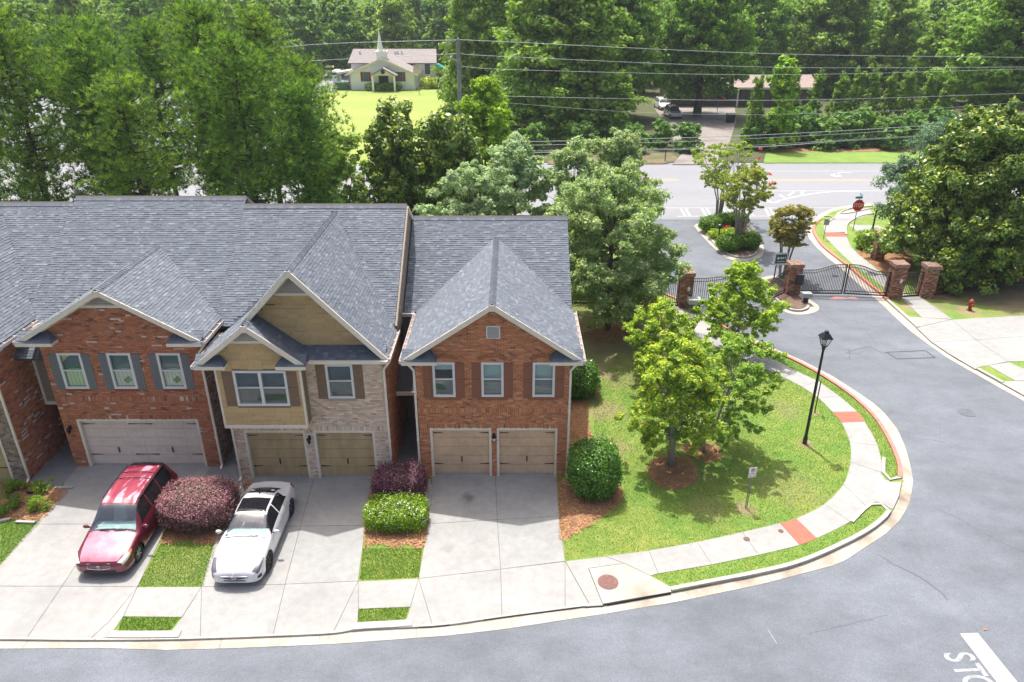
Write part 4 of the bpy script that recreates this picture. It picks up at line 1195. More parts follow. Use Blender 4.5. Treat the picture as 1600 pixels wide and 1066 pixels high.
def gable_roof(H, xl, xm, xr, ze, zr, yf, main, singles=0, back=None, thick=.13):
    """main = (z0, y0, m) of the main slope it dies into"""
    z0, y0, m = main
    yb = lambda z: (y0 + (z - z0) / m) + .05 if back is None else back
    for (xe, side) in ((xl, -1), (xr, 1)):
        poly = [(xe, yf, ze), (xm, yf, zr), (xm, yb(zr), zr), (xe, yb(ze), ze)]
        roof_plane(H, poly, singles=singles, thick=thick)
    dl = Vector((-.13, 0, -.13 * (zr - ze) / (xm - xl))); drr = Vector((.13, 0, -.13 * (zr - ze) / (xr - xm)))
    ridge_caps(H, (xm, yf - .01, zr), (xm, yb(zr) - .05, zr), dl, drr)
    # barge boards and soffits under the overhang
    for xe in (xl, xr):
        a = Vector((xm, yf + .012, zr - .10)); b = Vector((xe, yf + .012, ze - .10))
        MB().beam(a + Vector((0, -.02, 0)), b + Vector((0, -.02, 0)), .045, .19, up=(0, 0, 1)).build('rake_board', 'cream_trim', H)
    MB().box(xm - .09, xm + .09, yf - .045, yf - .01, zr - .27, zr - .02).build('peak_block', 'cream_trim', H)
def rake_trim(H, x0, z0, x1, z1, y, w=.12):
    MB().beam((x0, y, z0), (x1, y, z1), .03, w).build('frieze_board', 'cream_trim', H)
def corner_return(H, xo, xi, yf, yw, z, h=.36):
    s = 1 if xo > xi else -1
    fr = MB().box(min(xo, xi), max(xo, xi), yf, yf + .03, z - .13, z + .01).box(min(xo, xi), max(xo, xi), yf + .03, yw, z - .13, z - .10)
    fr.box(min(xi, xi + s * .03), max(xi, xi + s * .03), yf + .03, yw, z - .10, z + .005)
    e = fr.build('cornice_return', 'cream_trim', H)
    A = (xi, yf, z + .012); B = (xo, yf, z + .012); C = (xo, yw + .02, z + h); D = (xi + s * .28, yw + .02, z + h); E = (xi, yw + .02, z + .012)
    for poly in ([A, B, C, D], [A, D, E]):
        P = [Vector(p) for p in poly]
        O, u, v, n = frame_of(P); nn = Vector((0, 0, 0))
        for i in range(len(P)): nn += P[i].cross(P[(i + 1) % len(P)])
        if nn.z < 0: P = P[::-1]
        MB().plate(P, .02).build('return_roof', 'roof_underlay', e)
        q2 = [((p - O).dot(u), (p - O).dot(v)) for p in P]; q = []; t = []
        vmin = min(p[1] for p in q2); vmax = max(p[1] for p in q2); r = vmin
        while r < vmax - .02:
            vm = r + .07; xs = []
            for i in range(len(q2)):
                a, b = q2[i], q2[(i + 1) % len(q2)]
                if (a[1] > vm) != (b[1] > vm): xs.append(a[0] + (b[0] - a[0]) * (vm - a[1]) / (b[1] - a[1]))
            if len(xs) >= 2:
                x = min(xs); e2 = max(xs)
                while x < e2 - .02:
                    x1 = min(e2, x + RB.choice((.15, .22, .3)))
                    c = tab_box(O, u, v, n, x, x1 - .004, r, min(r + .14, vmax), .012, .003)
                    q.append([tuple(c[i]) for i in (0, 1, 2, 3)]); q.append([tuple(c[i]) for i in (0, 4, 5, 1)]); k = RB.choice(TABS[:11]); t += [k, k]; x = x1
            r += .14
        if q: quads_obj('shingle_courses', q, 'shingle', e, tint=np.array(t), kind='stuff')
def triangle_vent(H, xm, y, ztop, slope_l, slope_r, zb, pitch=.075):
    m = MB(); hw = lambda z, s: (ztop - z) / s
    e = MB().box(xm - hw(zb, slope_l) , xm + hw(zb, slope_r), y - .03, y, zb - .11, zb).build('gable_vent', 'cream_trim', H)
    z = zb + .02
    while z < ztop - .12:
        a = hw(z + pitch * .8, slope_l); b = hw(z + pitch * .8, slope_r)
        MB().add([(xm - a, y - .035, z), (xm + b, y - .035, z), (xm + b, y + .01, z + pitch * .72), (xm - a, y + .01, z + pitch * .72),
                  (xm - a, y - .02, z - .004), (xm + b, y - .02, z - .004), (xm + b, y + .022, z + pitch * .70), (xm - a, y + .022, z + pitch * .70)],
                 [(0, 1, 2, 3), (7, 6, 5, 4), (0, 4, 5, 1), (2, 6, 7, 3)]).build('slat', 'louvre', e)
        z += pitch
    MB().add([(xm - hw(zb, slope_l), y + .03, zb), (xm + hw(zb, slope_r), y + .03, zb), (xm, y + .03, ztop)], [(0, 1, 2)]).build('vent_backing', 'ranch_wall', e)
    return e
SIDN = [0]
def siding(H, name, x0, x1, z0, topf, Y, holes=(), expo=.19, mat='khaki_siding', seed=0):
    """staggered shingle siding: backing wall + one object per shingle"""
    r = random.Random(seed)
    n = 24
    outer = [(0, z0), (x1 - x0, z0)] + [((x1 - x0) * (1 - k / n), topf(x1 - (x1 - x0) * k / n)) for k in range(n + 1)]
    O = (x0, Y)
    w = wall(H, name, O, (1, 0), (0, -1), outer, [(h[0] - x0, h[1] - x0, h[2], h[3]) for h in holes], mat + '_plain')
    z = z0; 
    while True:
        xs = [x0 + (x1 - x0) * k / 120 for k in range(121) if topf(x0 + (x1 - x0) * k / 120) > z + expo * .6]
        if not xs: break
        a0, a1 = min(xs), max(xs); x = a0 - r.uniform(0, .3)
        while x < a1 - .02:
            wd = r.choice((.3, .4, .5, .6)); u0, u1 = max(x, a0), min(x + wd, a1); x += wd
            if u1 - u0 < .04: continue
            segs = [(u0, u1)]
            for h in holes:
                if z + expo > h[2] + .02 and z < h[3] - .02:
                    nn = []
                    for (p, s) in segs:
                        if h[1] <= p or h[0] >= s: nn.append((p, s)); continue
                        if h[0] > p: nn.append((p, h[0]))
                        if h[1] < s: nn.append((h[1], s))
                    segs = nn
            for (p, s) in segs:
                if s - p < .03: continue
                zl = z + r.choice((-.022, 0, 0, .02)); zt = min(z + expo, min(topf(p), topf(s)))
                if zt - zl < .03: continue
                v = r.uniform(.93, 1.07)
                c = [(p + .003, Y - .026, zl), (s - .003, Y - .026, zl), (s - .003, Y - .010, zt), (p + .003, Y - .010, zt), (p + .003, Y - .002, zl), (s - .003, Y - .002, zl)]
                mesh_obj('siding_shingle', c, [(0, 1, 2, 3), (0, 4, 5, 1), (0, 3, 4), (1, 5, 2)], mat, w, tint=np.full((4, 3), v))
        z += expo
    return w
material('khaki_siding_plain', (0.22, 0.17, 0.09), 0.8)
MZ0, MY0, MS = 5.9, 27.9, 0.65            # main slope of the three joined houses
mainz = lambda y: MZ0 + MS * (y - MY0)
def main_roof(H, x0, x1, ye, yr, z0, y0, m, gables=(), singles=0):
    ze = z0 + m * (ye - y0); zr = z0 + m * (yr - y0)
    def skip(c):
        for (xl, xm, xr, gze, gzr, yf) in gables:
            if xl < c.x < xr and c.y > yf:
                zg = gzr - (gzr - gze) * ((xm - c.x) / (xm - xl) if c.x < xm else (c.x - xm) / (xr - xm))
                if zg > c.z + .05: return True
        return False
    roof_plane(H, [(x0, ye, ze), (x1, ye, ze), (x1, yr, zr), (x0, yr, zr)], skip=skip, singles=singles)
    yb = yr + (zr - 5.5) / m
    MB().plate([(x1, yr, zr), (x1, yb, 5.5), (x0, yb, 5.5), (x0, yr, zr)][::-1], .14).build('rear_roof', 'church_shingle', H)
    ridge_caps(H, (x0, yr, zr), (x1, yr, zr), Vector((0, -.14, -.14 * m)), Vector((0, .14, -.14 * m)))
    return ze, zr, yb
def body(H, name, x0, x1, y0, y1, z1, mat):
    """the inner block of walls behind the facade, on three sides"""
    for a, b, c, d in ((x0, x0 + .1, y0, y1), (x1 - .1, x1, y0, y1), (x0 + .1, x1 - .1, y1 - .1, y1)): MB().box(a, b, c, d, -.1, z1).build(name, mat, H)

# ------------------------------------------------------------ the end house: orange brick, three windows, two doors
X0, X1, Y3 = -3.78, 2.25, 25.66
H3 = empty('townhouse', ((X0 + X1) / 2, Y3, 0), 'end townhouse of orange brick with three brown shuttered windows and two tan garage doors', 'house', 'joined townhouses with grey shingle roofs')
doors = [(-3.25, -.94), (-.52, 1.76)]
wins = [(-2.68, 'half_blind'), (-.77, 'blind'), (1.25, 'blind')]
zt = 2.27
gp = lambda u: 5.62 + min((u + X0 - (-4.2)), (2.72 - (u + X0))) * .672 - .12
gtop = lambda u: min(gp(u), 7.9)
holes = [(a - X0 - .09, b - X0 + .09, -.1, zt + .09) for a, b in doors] + [(x - .42 - X0, x + .42 - X0, 3.86, 5.36) for x, _ in wins] + [(-.97 - X0, -.47 - X0, 6.42, 6.92)]
Wd = X1 - X0
outer = [(0, -.1)]
for (a, b) in doors: outer += [(a - X0 - .09, -.1), (a - X0 - .09, zt + .09), (b - X0 + .09, zt + .09), (b - X0 + .09, -.1)]
outer += [(Wd, -.1), (Wd, gtop(Wd)), (-.74 - X0, gtop(-.74 - X0)), (0, gtop(0))]
fw = wall(H3, 'front_wall', (X0, Y3), (1, 0), (0, -1), outer, holes[2:], 'mortar_tan', .2)
brick_face(fw, (X0, Y3), (1, 0), (0, -1), 0.0, gtop, Wd, holes, pal_orange, soldiers=[(2.34, 2.5), (3.08, 3.24)], seed=1)
body(H3, 'side_wall', X0, X1, Y3 + .2, 38.2, 5.5, 'mortar_tan')
bf = MB().box(X0 + .1, X1 - .1, 30.3, 30.4, 0, 5.6).build('inner_wall', 'room_dark', H3)
for (a, b) in doors: garage_door(H3, a, b, zt, Y3, 'tan_door')
for (x, lk) in wins:
    window(H3, (0, Y3), (1, 0), (0, -1), x - .40, x + .40, 3.88, 5.34, lk)
    for (p, q_) in ((x - .45 - .36, x - .45), (x + .45, x + .45 + .36)): shutter(H3, (0, Y3), (1, 0), (0, -1), p, q_, 3.80, 5.36, 'brown_shutter')
    # sill of headers and shallow brick arch
    q = MB()
    for k in range(17): q.box(x - .62 + k * .073, x - .62 + k * .073 + .062, Y3 - .035, Y3 - .002, 3.70, 3.80)
    q.build('brick_sill', 'brick', H3, kind='stuff', tint=np.array([(.30, .115, .055)] * (17 * 6)))
    q = MB(); T = []
    for k in range(15):
        t = math.radians(52 + 76 * (k + .5) / 15); R = .82; cx, cz = x, 5.38 - .60
        p0 = (cx + R * math.cos(t), Y3 - .014, cz + R * math.sin(t)); p1 = (cx + (R + .17) * math.cos(t), Y3 - .014, cz + (R + .17) * math.sin(t))
        q.beam(p0, p1, .058, .03, up=(0, 1, 0)); T += [(.33, .13, .065)] * 6
    q.build('brick_arch', 'brick', H3, kind='stuff', tint=np.array(T))
# square louvred vent
v = MB().box(-.99, -.94, Y3 - .03, Y3 + .05, 6.40, 6.94).box(-.50, -.45, Y3 - .03, Y3 + .05, 6.40, 6.94).box(-.94, -.50, Y3 - .03, Y3 + .05, 6.40, 6.44).box(-.94, -.50, Y3 - .03, Y3 + .05, 6.90, 6.94).build('gable_vent', 'louvre', H3)
for k in range(8):
    z = 6.45 + k * .056
    MB().add([(-.94, Y3 - .02, z), (-.50, Y3 - .02, z), (-.50, Y3 + .03, z + .045), (-.94, Y3 + .03, z + .045)], [(0, 1, 2, 3)]).build('slat', 'louvre', v)
MB().box(-.94, -.50, Y3 + .06, Y3 + .08, 6.42, 6.92).build('vent_backing', 'ranch_wall', v)
M3 = (5.6, 30.1, .65)
main_roof(H3, -4.78, 2.66, 30.1, 34.64, *M3, gables=[(-4.28, -.74, 2.78, 5.6, 7.95, 25.3)], singles=0)
gable_roof(H3, -4.22, -.74, 2.72, 5.62, 7.95, 25.32, M3, singles=150)
for a, b in (((-4.22, 5.42), (-.74, 7.76)), ((2.72, 5.42), (-.74, 7.76))): rake_trim(H3, a[0], a[1] - .03, b[0], b[1] - .02, Y3 - .03)
corner_return(H3, 2.74, 1.45, 25.22, Y3, 5.58); corner_return(H3, -4.26, -2.9, 25.22, Y3, 5.58)
side_gutter(H3, 2.72, 25.32, 30.2, 5.60, 1); side_gutter(H3, -4.22, 25.32, 30.1, 5.60, -1)
MB().box(-4.9, -4.3, 29.93, 30.07, 5.44, 5.58).build('rear_gutter', 'white_gutter', H3)
for b_ in ((2.26, 2.70, Y3 + .2, 30.2, 5.44, 5.47), (-4.2, -3.8, Y3 + .2, 30.2, 5.44, 5.47)): MB().box(*b_).build('soffit', 'soffit', H3)
downspout(H3, 2.30, 25.60, 5.5, side=1); downspout(H3, -3.84, 25.60, 5.5, side=-1)
lantern(H3, -.73, Y3, 1.95, True)
# the covered entry in the alley
en = MB().plate([(-4.95, 27.6, 2.95), (-3.82, 27.6, 2.95), (-3.82, 29.3, 3.95), (-4.95, 29.3, 3.95)], .06).build('porch_roof', 'roof_underlay', H3)
MB().box(-4.95, -3.82, 27.56, 27.60, 2.80, 2.97).build('porch_fascia', 'cream_trim', en)
MB().box(-4.05, -3.83, 27.45, 27.75, 3.0, 3.15).build('porch_light', 'utility_grey', en)
bw = MB().box(-4.95, -3.80, 30.35, 30.45, 0, 5.6).build('entry_wall', 'taupe_siding', H3)
MB().box(-4.55, -3.82, 30.2, 30.34, 0.05, 2.2).build('entry_door', 'brown_door', bw)
MB().box(-4.62, -4.55, 30.18, 30.34, 0.05, 2.28).box(-4.55, -3.82, 30.18, 30.34, 2.2, 2.28).build('door_frame', 'cream_trim', bw)
window(H3, (0, 30.3), (1, 0), (0, -1), -4.55, -3.9, 4.2, 5.1, 'blind_dark')

# ------------------------------------------------------------ second house: pale brick with khaki shingle gables
X0, X1, Y2 = -11.27, -5.0, 25.5
H2 = empty('townhouse', ((X0 + X1) / 2, Y2, 0), 'townhouse with khaki shingle siding gables, pale brick below and two olive garage doors', 'house', 'joined townhouses with grey shingle roofs')
doors = [(-10.80, -8.50), (-7.98, -5.68)]; zt = 2.25; Wd = X1 - X0
outer = [(0, -.1)]
for (a, b) in doors: outer += [(a - X0 - .09, -.1), (a - X0 - .09, zt + .09), (b - X0 + .09, zt + .09), (b - X0 + .09, -.1)]
outer += [(Wd, -.1), (Wd, 5.75), (0, 5.75)]
hw = (-7.25 - X0, -6.22 - X0, 3.88, 5.36)
fw = wall(H2, 'front_wall', (X0, Y2), (1, 0), (0, -1), outer, [hw], 'mortar_pale', .2)
hs = [(a - X0 - .09, b - X0 + .09, -.1, zt + .09) for a, b in doors] + [hw]
tf = lambda u: 2.9 if u + X0 < -8.1 else 5.7
brick_face(fw, (X0, Y2), (1, 0), (0, -1), 0.0, tf, Wd, hs, pal_pale, soldiers=[(2.34, 2.5)], seed=2)
# bricks of the side wall facing the alley
sw_ = wall(H2, 'side_wall', (X1, Y2 + .001), (0, 1), (1, 0), [(0, -.1), (4.6, -.1), (4.6, 5.7), (0, 5.7)], [], 'mortar_dark', .1)
brick_face(sw_, (X1, Y2), (0, 1), (1, 0), 0.0, lambda u: 5.6, 4.5, [], pal_orange, seed=3)
for b_ in ((X0, X0 + .1, Y2 + .2, 38.2, -.1, 5.6), (X0 + .1, X1 - .2, 38.1, 38.2, -.1, 5.6), (X1 - .2, X1 - .101, Y2 + .2, 38.1, -.1, 5.6)): MB().box(*b_).build('rear_wall', 'mortar_pale', H2)
MB().box(X0 + .11, X1 - .21, 30.2, 30.3, 0, 5.6).build('inner_wall', 'room_dark', H2)
for (a, b) in doors: garage_door(H2, a, b, zt, Y2, 'olive_door', jamb='cream_trim')
window(H2, (0, Y2), (1, 0), (0, -1), -7.23, -6.24, 3.90, 5.34, 'screen')
for p, q_ in ((-7.27 - .38, -7.27), (-6.20, -6.20 + .38)): shutter(H2, (0, Y2), (1, 0), (0, -1), p, q_, 3.84, 5.36, 'umber_shutter', 'boards')
q = MB()
for k in range(16): q.box(-7.30 + k * .073, -7.30 + k * .073 + .062, Y2 - .035, Y2 - .002, 3.74, 3.84)
q.build('brick_sill', 'brick', H2, kind='stuff', tint=np.array([(.44, .36, .31)] * 96))
# projecting bay
YB = 24.92
bt = lambda x: min(5.62 + 99, 7.42 - .785 * abs(x + 9.82) - .12)
siding(H2, 'bay_wall', -11.30, -8.08, 3.0, lambda x: min(bt(x), 6.66), YB, holes=[(-10.66, -8.62, 3.88, 5.38)], seed=7)
wall(H2, 'bay_peak', (0, YB + .012), (1, 0), (0, -1), [(-10.7, 6.66), (-8.94, 6.66), (-9.82, 7.35)], [], 'taupe_siding', .05)
bb = MB().box(-11.34, -8.04, YB - .03, YB + .0, 2.84, 3.0).box(-11.34, -11.26, YB - .035, YB - .001, 3.0, 5.62).box(-8.12, -8.04, YB - .035, YB - .001, 3.0, 5.62)
bb.box(-11.34, -8.04, YB, Y2 - .002, 2.84, 2.90).build('bay_trim', 'cream_trim', H2)
for b_ in ((-8.10, -8.045, YB + .001, Y2 - .003, 2.9, 5.75), (-11.33, -11.28, YB + .001, Y2 + .3, 2.9, 5.75)): MB().box(*b_).build('bay_side', 'khaki_siding_plain', H2)
MB().box(-8.045, -8.035, YB - .03, YB + .07, 2.9, 5.7).build('corner_board', 'cream_trim', H2)
window(H2, (0, YB), (1, 0), (0, -1), -10.62, -8.66, 3.90, 5.36, 'screen', mull=2)
for p, q_ in ((-10.66 - .42, -10.66), (-8.62, -8.62 + .40)): shutter(H2, (0, YB), (1, 0), (0, -1), p, q_, 3.84, 5.38, 'umber_shutter', 'boards')
triangle_vent(H2, -9.82, YB, 7.30, .785, .785, 6.66)
# big gable wall set back above the pent roof
YG = 25.82
gt = lambda x: 9.30 - 1.06 * abs(x + 8.13) - .16
siding(H2, 'gable_wall', -11.0, -5.1, 6.05, lambda x: min(gt(x), 8.22), YG, seed=9)
wall(H2, 'gable_peak', (0, YG + .012), (1, 0), (0, -1), [(-9.0, 8.22), (-7.26, 8.22), (-8.13, 9.1)], [], 'taupe_siding', .05)
triangle_vent(H2, -8.13, YG, 9.08, 1.06, 1.06, 8.22)
roof_plane(H2, [(-8.0, 25.16, 5.72), (-4.86, 25.16, 5.72), (-4.86, 25.86, 6.10), (-8.0, 25.86, 6.10)], name='pent_roof', thick=.05)
MB().box(-7.76, -4.74, 25.05, 25.16, 5.60, 5.72).build('front_gutter', 'cream_trim', H2)
MB().box(-7.8, -5.0, 25.16, 25.49, 5.60, 5.62).build('soffit', 'soffit', H2)
main_roof(H2, -12.33, -4.86, 27.9, 33.4, MZ0, MY0, MS, gables=[(-11.4, -8.13, -4.8, 5.77, 9.35, 25.2), (-11.9, -9.82, -7.78, 5.8, 7.4, 24.6)])
gable_roof(H2, -11.47, -8.13, -4.78, 5.77, 9.33, 25.2, (MZ0, MY0, MS), singles=150)
gable_roof(H2, -11.87, -9.82, -7.78, 5.80, 7.42, 24.6, (MZ0, MY0, MS), back=27.0, singles=0)
for a, b in (((-11.3, 5.72), (-8.13, 9.1)), ((-4.9, 5.72), (-8.13, 9.1))): rake_trim(H2, a[0], a[1] + .08, b[0], b[1] - .02, YG - .05)
for a, b in (((-11.8, 5.66), (-9.82, 7.24)), ((-7.84, 5.66), (-9.82, 7.24))): rake_trim(H2, a[0], a[1] - .03, b[0], b[1] - .02, YB - .03)
corner_return(H2, -11.9, -10.75, 24.5, YB, 5.76, .34); corner_return(H2, -7.72, -8.85, 24.5, YB, 5.76, .34)
side_gutter(H2, -4.78, 25.2, 27.9, 5.74, 1); side_gutter(H2, -11.9, 24.55, 27.6, 5.76, -1)
downspout(H2, -4.98, 25.42, 5.65, side=1); downspout(H2, -11.30, 25.42, 2.95, side=-1)
lantern(H2, -8.24, Y2, 1.95)
# party wall rising above the end house roof
pw = MB().plate([(-4.84, 27.95, 5.2), (-4.84, 27.95, mainz(27.95) - .13), (-4.84, 33.4, mainz(33.4) - .13), (-4.84, 36.4, mainz(33.4) - 2.2), (-4.84, 37.5, 5.2)][::-1], .08).build('party_wall', 'taupe_siding', H2)
MB().beam((-4.80, 27.95, mainz(27.95) - .09), (-4.80, 33.4, mainz(33.4) - .09), .08, .22).build('rake_board', 'taupe_siding', H2)
MB().beam((-4.80, 33.4, mainz(33.4) - .09), (-4.80, 36.6, mainz(33.4) - .09 - 3.2 * MS), .08, .22).build('rake_board', 'cream_trim', H2)

# ------------------------------------------------------------ third house: red brick with white flecks, one wide door
X0, X1, Y1 = -18.72, -12.42, 26.35
H1 = empty('townhouse', ((X0 + X1) / 2, Y1, 0), 'red and white flecked brick townhouse with slate grey shutters and one wide mauve garage door', 'house', 'joined townhouses with grey shingle roofs')
Wd = X1 - X0; zt = 2.27; dd = (-18.02, -13.16)
ZE1, ZR1, XM1 = 6.12, 8.24, -15.72
gtop = lambda u: ZR1 - (ZR1 - ZE1) / 3.6 * abs(u + X0 - XM1) - .15
wx = [(-17.66, 'curtain_sign'), (-15.68, 'curtain'), (-13.70, 'curtain')]
holes = [(dd[0] - X0 - .09, dd[1] - X0 + .09, -.1, zt + .09)] + [(x - .46 - X0, x + .46 - X0, 3.84, 5.42) for x, _ in wx]
outer = [(0, -.1), (dd[0] - X0 - .09, -.1), (dd[0] - X0 - .09, zt + .09), (dd[1] - X0 + .09, zt + .09), (dd[1] - X0 + .09, -.1), (Wd, -.1), (Wd, gtop(Wd)), (XM1 - X0, gtop(XM1 - X0)), (0, gtop(0))]
fw = wall(H1, 'front_wall', (X0, Y1), (1, 0), (0, -1), outer, holes[1:], 'mortar_dark', .2)
brick_face(fw, (X0, Y1), (1, 0), (0, -1), 0.0, lambda u: min(gtop(u), 7.42), Wd, holes, pal_red, soldiers=[(2.34, 2.5), (3.2, 3.36)], seed=4)
triangle_vent(H1, XM1, Y1, ZR1 - .12, .589, .589, 7.50)
s1 = wall(H1, 'side_wall', (X1, Y1 + .001), (0, 1), (1, 0), [(0, -.1), (5.5, -.1), (5.5, 6.0), (0, 6.0)], [], 'mortar_dark', .1)
brick_face(s1, (X1, Y1), (0, 1), (1, 0), 0.0, lambda u: 5.95, 5.4, [], pal_brownpale, seed=5)
for b_ in ((X0, X0 + .1, Y1 + .2, 38.2, -.1, 5.9), (X0 + .1, X1 - .2, 38.1, 38.2, -.1, 5.6), (X1 - .2, X1 - .101, Y1 + .2, 38.1, -.1, 5.9)): MB().box(*b_).build('rear_wall', 'mortar_dark', H1)
MB().box(X0 + .11, X1 - .21, 30.2, 30.3, 0, 5.6).build('inner_wall', 'room_dark', H1)
garage_door(H1, dd[0], dd[1], zt, Y1, 'mauve_door', handles=(.26, .73), cols=8)
for (x, lk) in wx:
    window(H1, (0, Y1), (1, 0), (0, -1), x - .44, x + .44, 3.86, 5.40, lk)
    for p, q_ in ((x - .48 - .34, x - .48), (x + .48, x + .48 + .34)): shutter(H1, (0, Y1), (1, 0), (0, -1), p, q_, 3.78, 5.42, 'slate_shutter', 'slate')
    q = MB()
    for k in range(14): q.box(x - .5 + k * .073, x - .5 + k * .073 + .062, Y1 - .035, Y1 - .002, 3.72, 3.82)
    q.build('brick_sill', 'brick', H1, kind='stuff', tint=np.array([(.27, .07, .04)] * 84))
main_roof(H1, -20.25, -12.33, 26.6, 33.8, MZ0, MY0, MS, gables=[(-19.35, XM1, -12.12, ZE1, ZR1, 26.0)])
gable_roof(H1, -19.32, XM1, -12.12, ZE1, ZR1, 26.0, (MZ0, MY0, MS), singles=150)
for a, b in (((-19.2, ZE1 - .05), (XM1, ZR1 - .2)), ((-12.2, ZE1 - .05), (XM1, ZR1 - .2))): rake_trim(H1, a[0], a[1] - .1, b[0], b[1] - .0, Y1 - .03)
corner_return(H1, -12.1, -13.45, 25.88, Y1, 6.06); corner_return(H1, -19.34, -17.9, 25.88, Y1, 6.06)
side_gutter(H1, -12.12, 26.0, 28.1, 6.08, 1); side_gutter(H1, -19.34, 26.0, 28.1, 6.08, -1)
downspout(H1, -12.40, 26.28, 5.95, side=1)
lantern(H1, -18.45, Y1, 1.9)
# siding box bridging the alley on its left
sb = MB().box(-20.05, -18.74, 27.6, 30.0, 2.5, 6.0).build('alley_bay', 'taupe_siding', H1)
MB().box(-20.08, -18.74, 27.56, 27.6, 2.36, 2.52).box(-20.08, -19.98, 27.56, 27.6, 2.52, 6.0).build('bay_trim', 'cream_trim', sb)
window(H1, (0, 27.59), (1, 0), (0, -1), -19.5, -18.9, 4.3, 5.4, 'blind_dark')

# ------------------------------------------------------------ fourth house, only its right edge in view
X0, X1, Y0 = -26.6, -20.12, 25.38
H0 = empty('townhouse', ((X0 + X1) / 2, Y0, 0), 'townhouse cut by the left photo edge, brown brick side wall and khaki garage door', 'house', 'joined townhouses with grey shingle roofs')
Wd = X1 - X0; dd = (-25.9, -20.86)
outer = [(0, -.1), (dd[0] - X0 - .09, -.1), (dd[0] - X0 - .09, 2.34), (dd[1] - X0 + .09, 2.34), (dd[1] - X0 + .09, -.1), (Wd, -.1), (Wd, 6.0), (Wd / 2, 9.1), (0, 6.0)]
fw = wall(H0, 'front_wall', (X0, Y0), (1, 0), (0, -1), outer, [], 'mortar_pale', .2)
brick_face(fw, (X0, Y0), (1, 0), (0, -1), 0.0, lambda u: 5.9, Wd, [(dd[0] - X0 - .09, dd[1] - X0 + .09, -.1, 2.34)], pal_brownpale, seed=6, soldiers=[(2.34, 2.5)])
s1 = wall(H0, 'side_wall', (X1, Y0 + .001), (0, 1), (1, 0), [(0, -.1), (5.2, -.1), (5.2, 6.1), (0, 6.1)], [], 'mortar_dark', .1)
brick_face(s1, (X1, Y0), (0, 1), (1, 0), 0.0, lambda u: 6.0, 5.1, [], pal_red, seed=8)
for b_ in ((X0, X0 + .1, Y0 + .2, 38.2, -.1, 5.9), (X0 + .1, X1 - .2, 38.1, 38.2, -.1, 5.6)): MB().box(*b_).build('rear_wall', 'mortar_dark', H0)
garage_door(H0, dd[0], dd[1], 2.25, Y0, 'olive_door', handles=(.3, .7), cols=8)
main_roof(H0, -30.0, -20.25, 27.4, 33.5, MZ0, MY0, MS, gables=[(-27.0, -23.4, -19.85, 6.1, 9.3, 25.0)])
gable_roof(H0, -27.0, -23.4, -19.85, 6.1, 9.3, 25.0, (MZ0, MY0, MS), singles=60)
side_gutter(H0, -19.85, 25.0, 28.2, 6.06, 1)
downspout(H0, -20.08, 25.3, 5.95, side=1)
# ============================================================ PLANTS
def leaves_arr(C, N, size, aspect, rs, fold=0.0):
    """C centres (n,3), N leaf normals, size (n,) -> rhombic leaf quads (n,4,3)"""
    n = len(C)
    N = N / np.maximum(1e-6, np.linalg.norm(N, axis=1, keepdims=True))
    A = np.cross(N, rs.normal(size=(n, 3))); A /= np.maximum(1e-6, np.linalg.norm(A, axis=1, keepdims=True))
    B = np.cross(N, A); s = size[:, None]
    return np.stack([C - A * s, C + B * s * aspect + A * s * .1, C + A * s, C - B * s * aspect + A * s * .1], axis=1)
def tints(n, rs, cols, var=.22):
    cols = np.array(cols); t = cols[rs.randint(0, len(cols), n)]
    return t * rs.uniform(1 - var, 1 + var, (n, 1))
def clump_leaves(centres, radii, per, size, aspect, seed, cols, up=.5, flat=.7, shell=.45, tipcol=None, tipfrac=0.0):
    rs = np.random.RandomState(seed); Q_ = []; T_ = []
    tot = sum(r ** 2 for r in radii)
    for c, r in zip(centres, radii):
        n = max(6, int(per * len(centres) * r ** 2 / tot))
        d = rs.normal(size=(n, 3)); d /= np.linalg.norm(d, axis=1, keepdims=True)
        rad = r * (shell + (1 - shell) * rs.rand(n) ** .6) * rs.uniform(.75, 1.15, n)
        P = d * rad[:, None] * rs.uniform(.6, 1.5, 3); P[:, 2] *= flat
        N = d + rs.normal(scale=.65, size=(n, 3)); N[:, 2] += up
        Q_.append(leaves_arr(P + np.array(c), N, size * rs.uniform(.6, 1.25, n), aspect, rs))
        tc = tints(n, rs, cols) * rs.uniform(.88, 1.12)
        if tipcol is not None:
            k = (d[:, 2] > .25) & (rs.rand(n) < tipfrac); tc[k] = np.array(tipcol) * rs.uniform(.8, 1.2, (k.sum(), 1))
        T_.append(tc)
    return np.concatenate(Q_), np.concatenate(T_)
def crown_points(rs, n, H0, H1, R, shape, lean=(0, 0)):
    """clump centres filling a crown outline; shape maps 0..1 height to relative radius"""
    out = []; tries = 0
    while len(out) < n and tries < n * 60:
        tries += 1
        t = rs.rand(); rr = shape(t) * R
        a = rs.rand() * 2 * math.pi; q = rr * math.sqrt(rs.uniform(.12, 1.0))
        p = np.array([q * math.cos(a) + lean[0] * t, q * math.sin(a) + lean[1] * t, H0 + (H1 - H0) * t])
        out.append(p)
    return out
ROUND = lambda t: math.sqrt(max(0.02, 1 - (2 * t - .85) ** 2 / 1.35))
OVAL = lambda t: math.sin(math.pi * min(1, .12 + .88 * t)) ** .6 * (1 - .25 * t)
CONE = lambda t: 1.0 - .93 * t
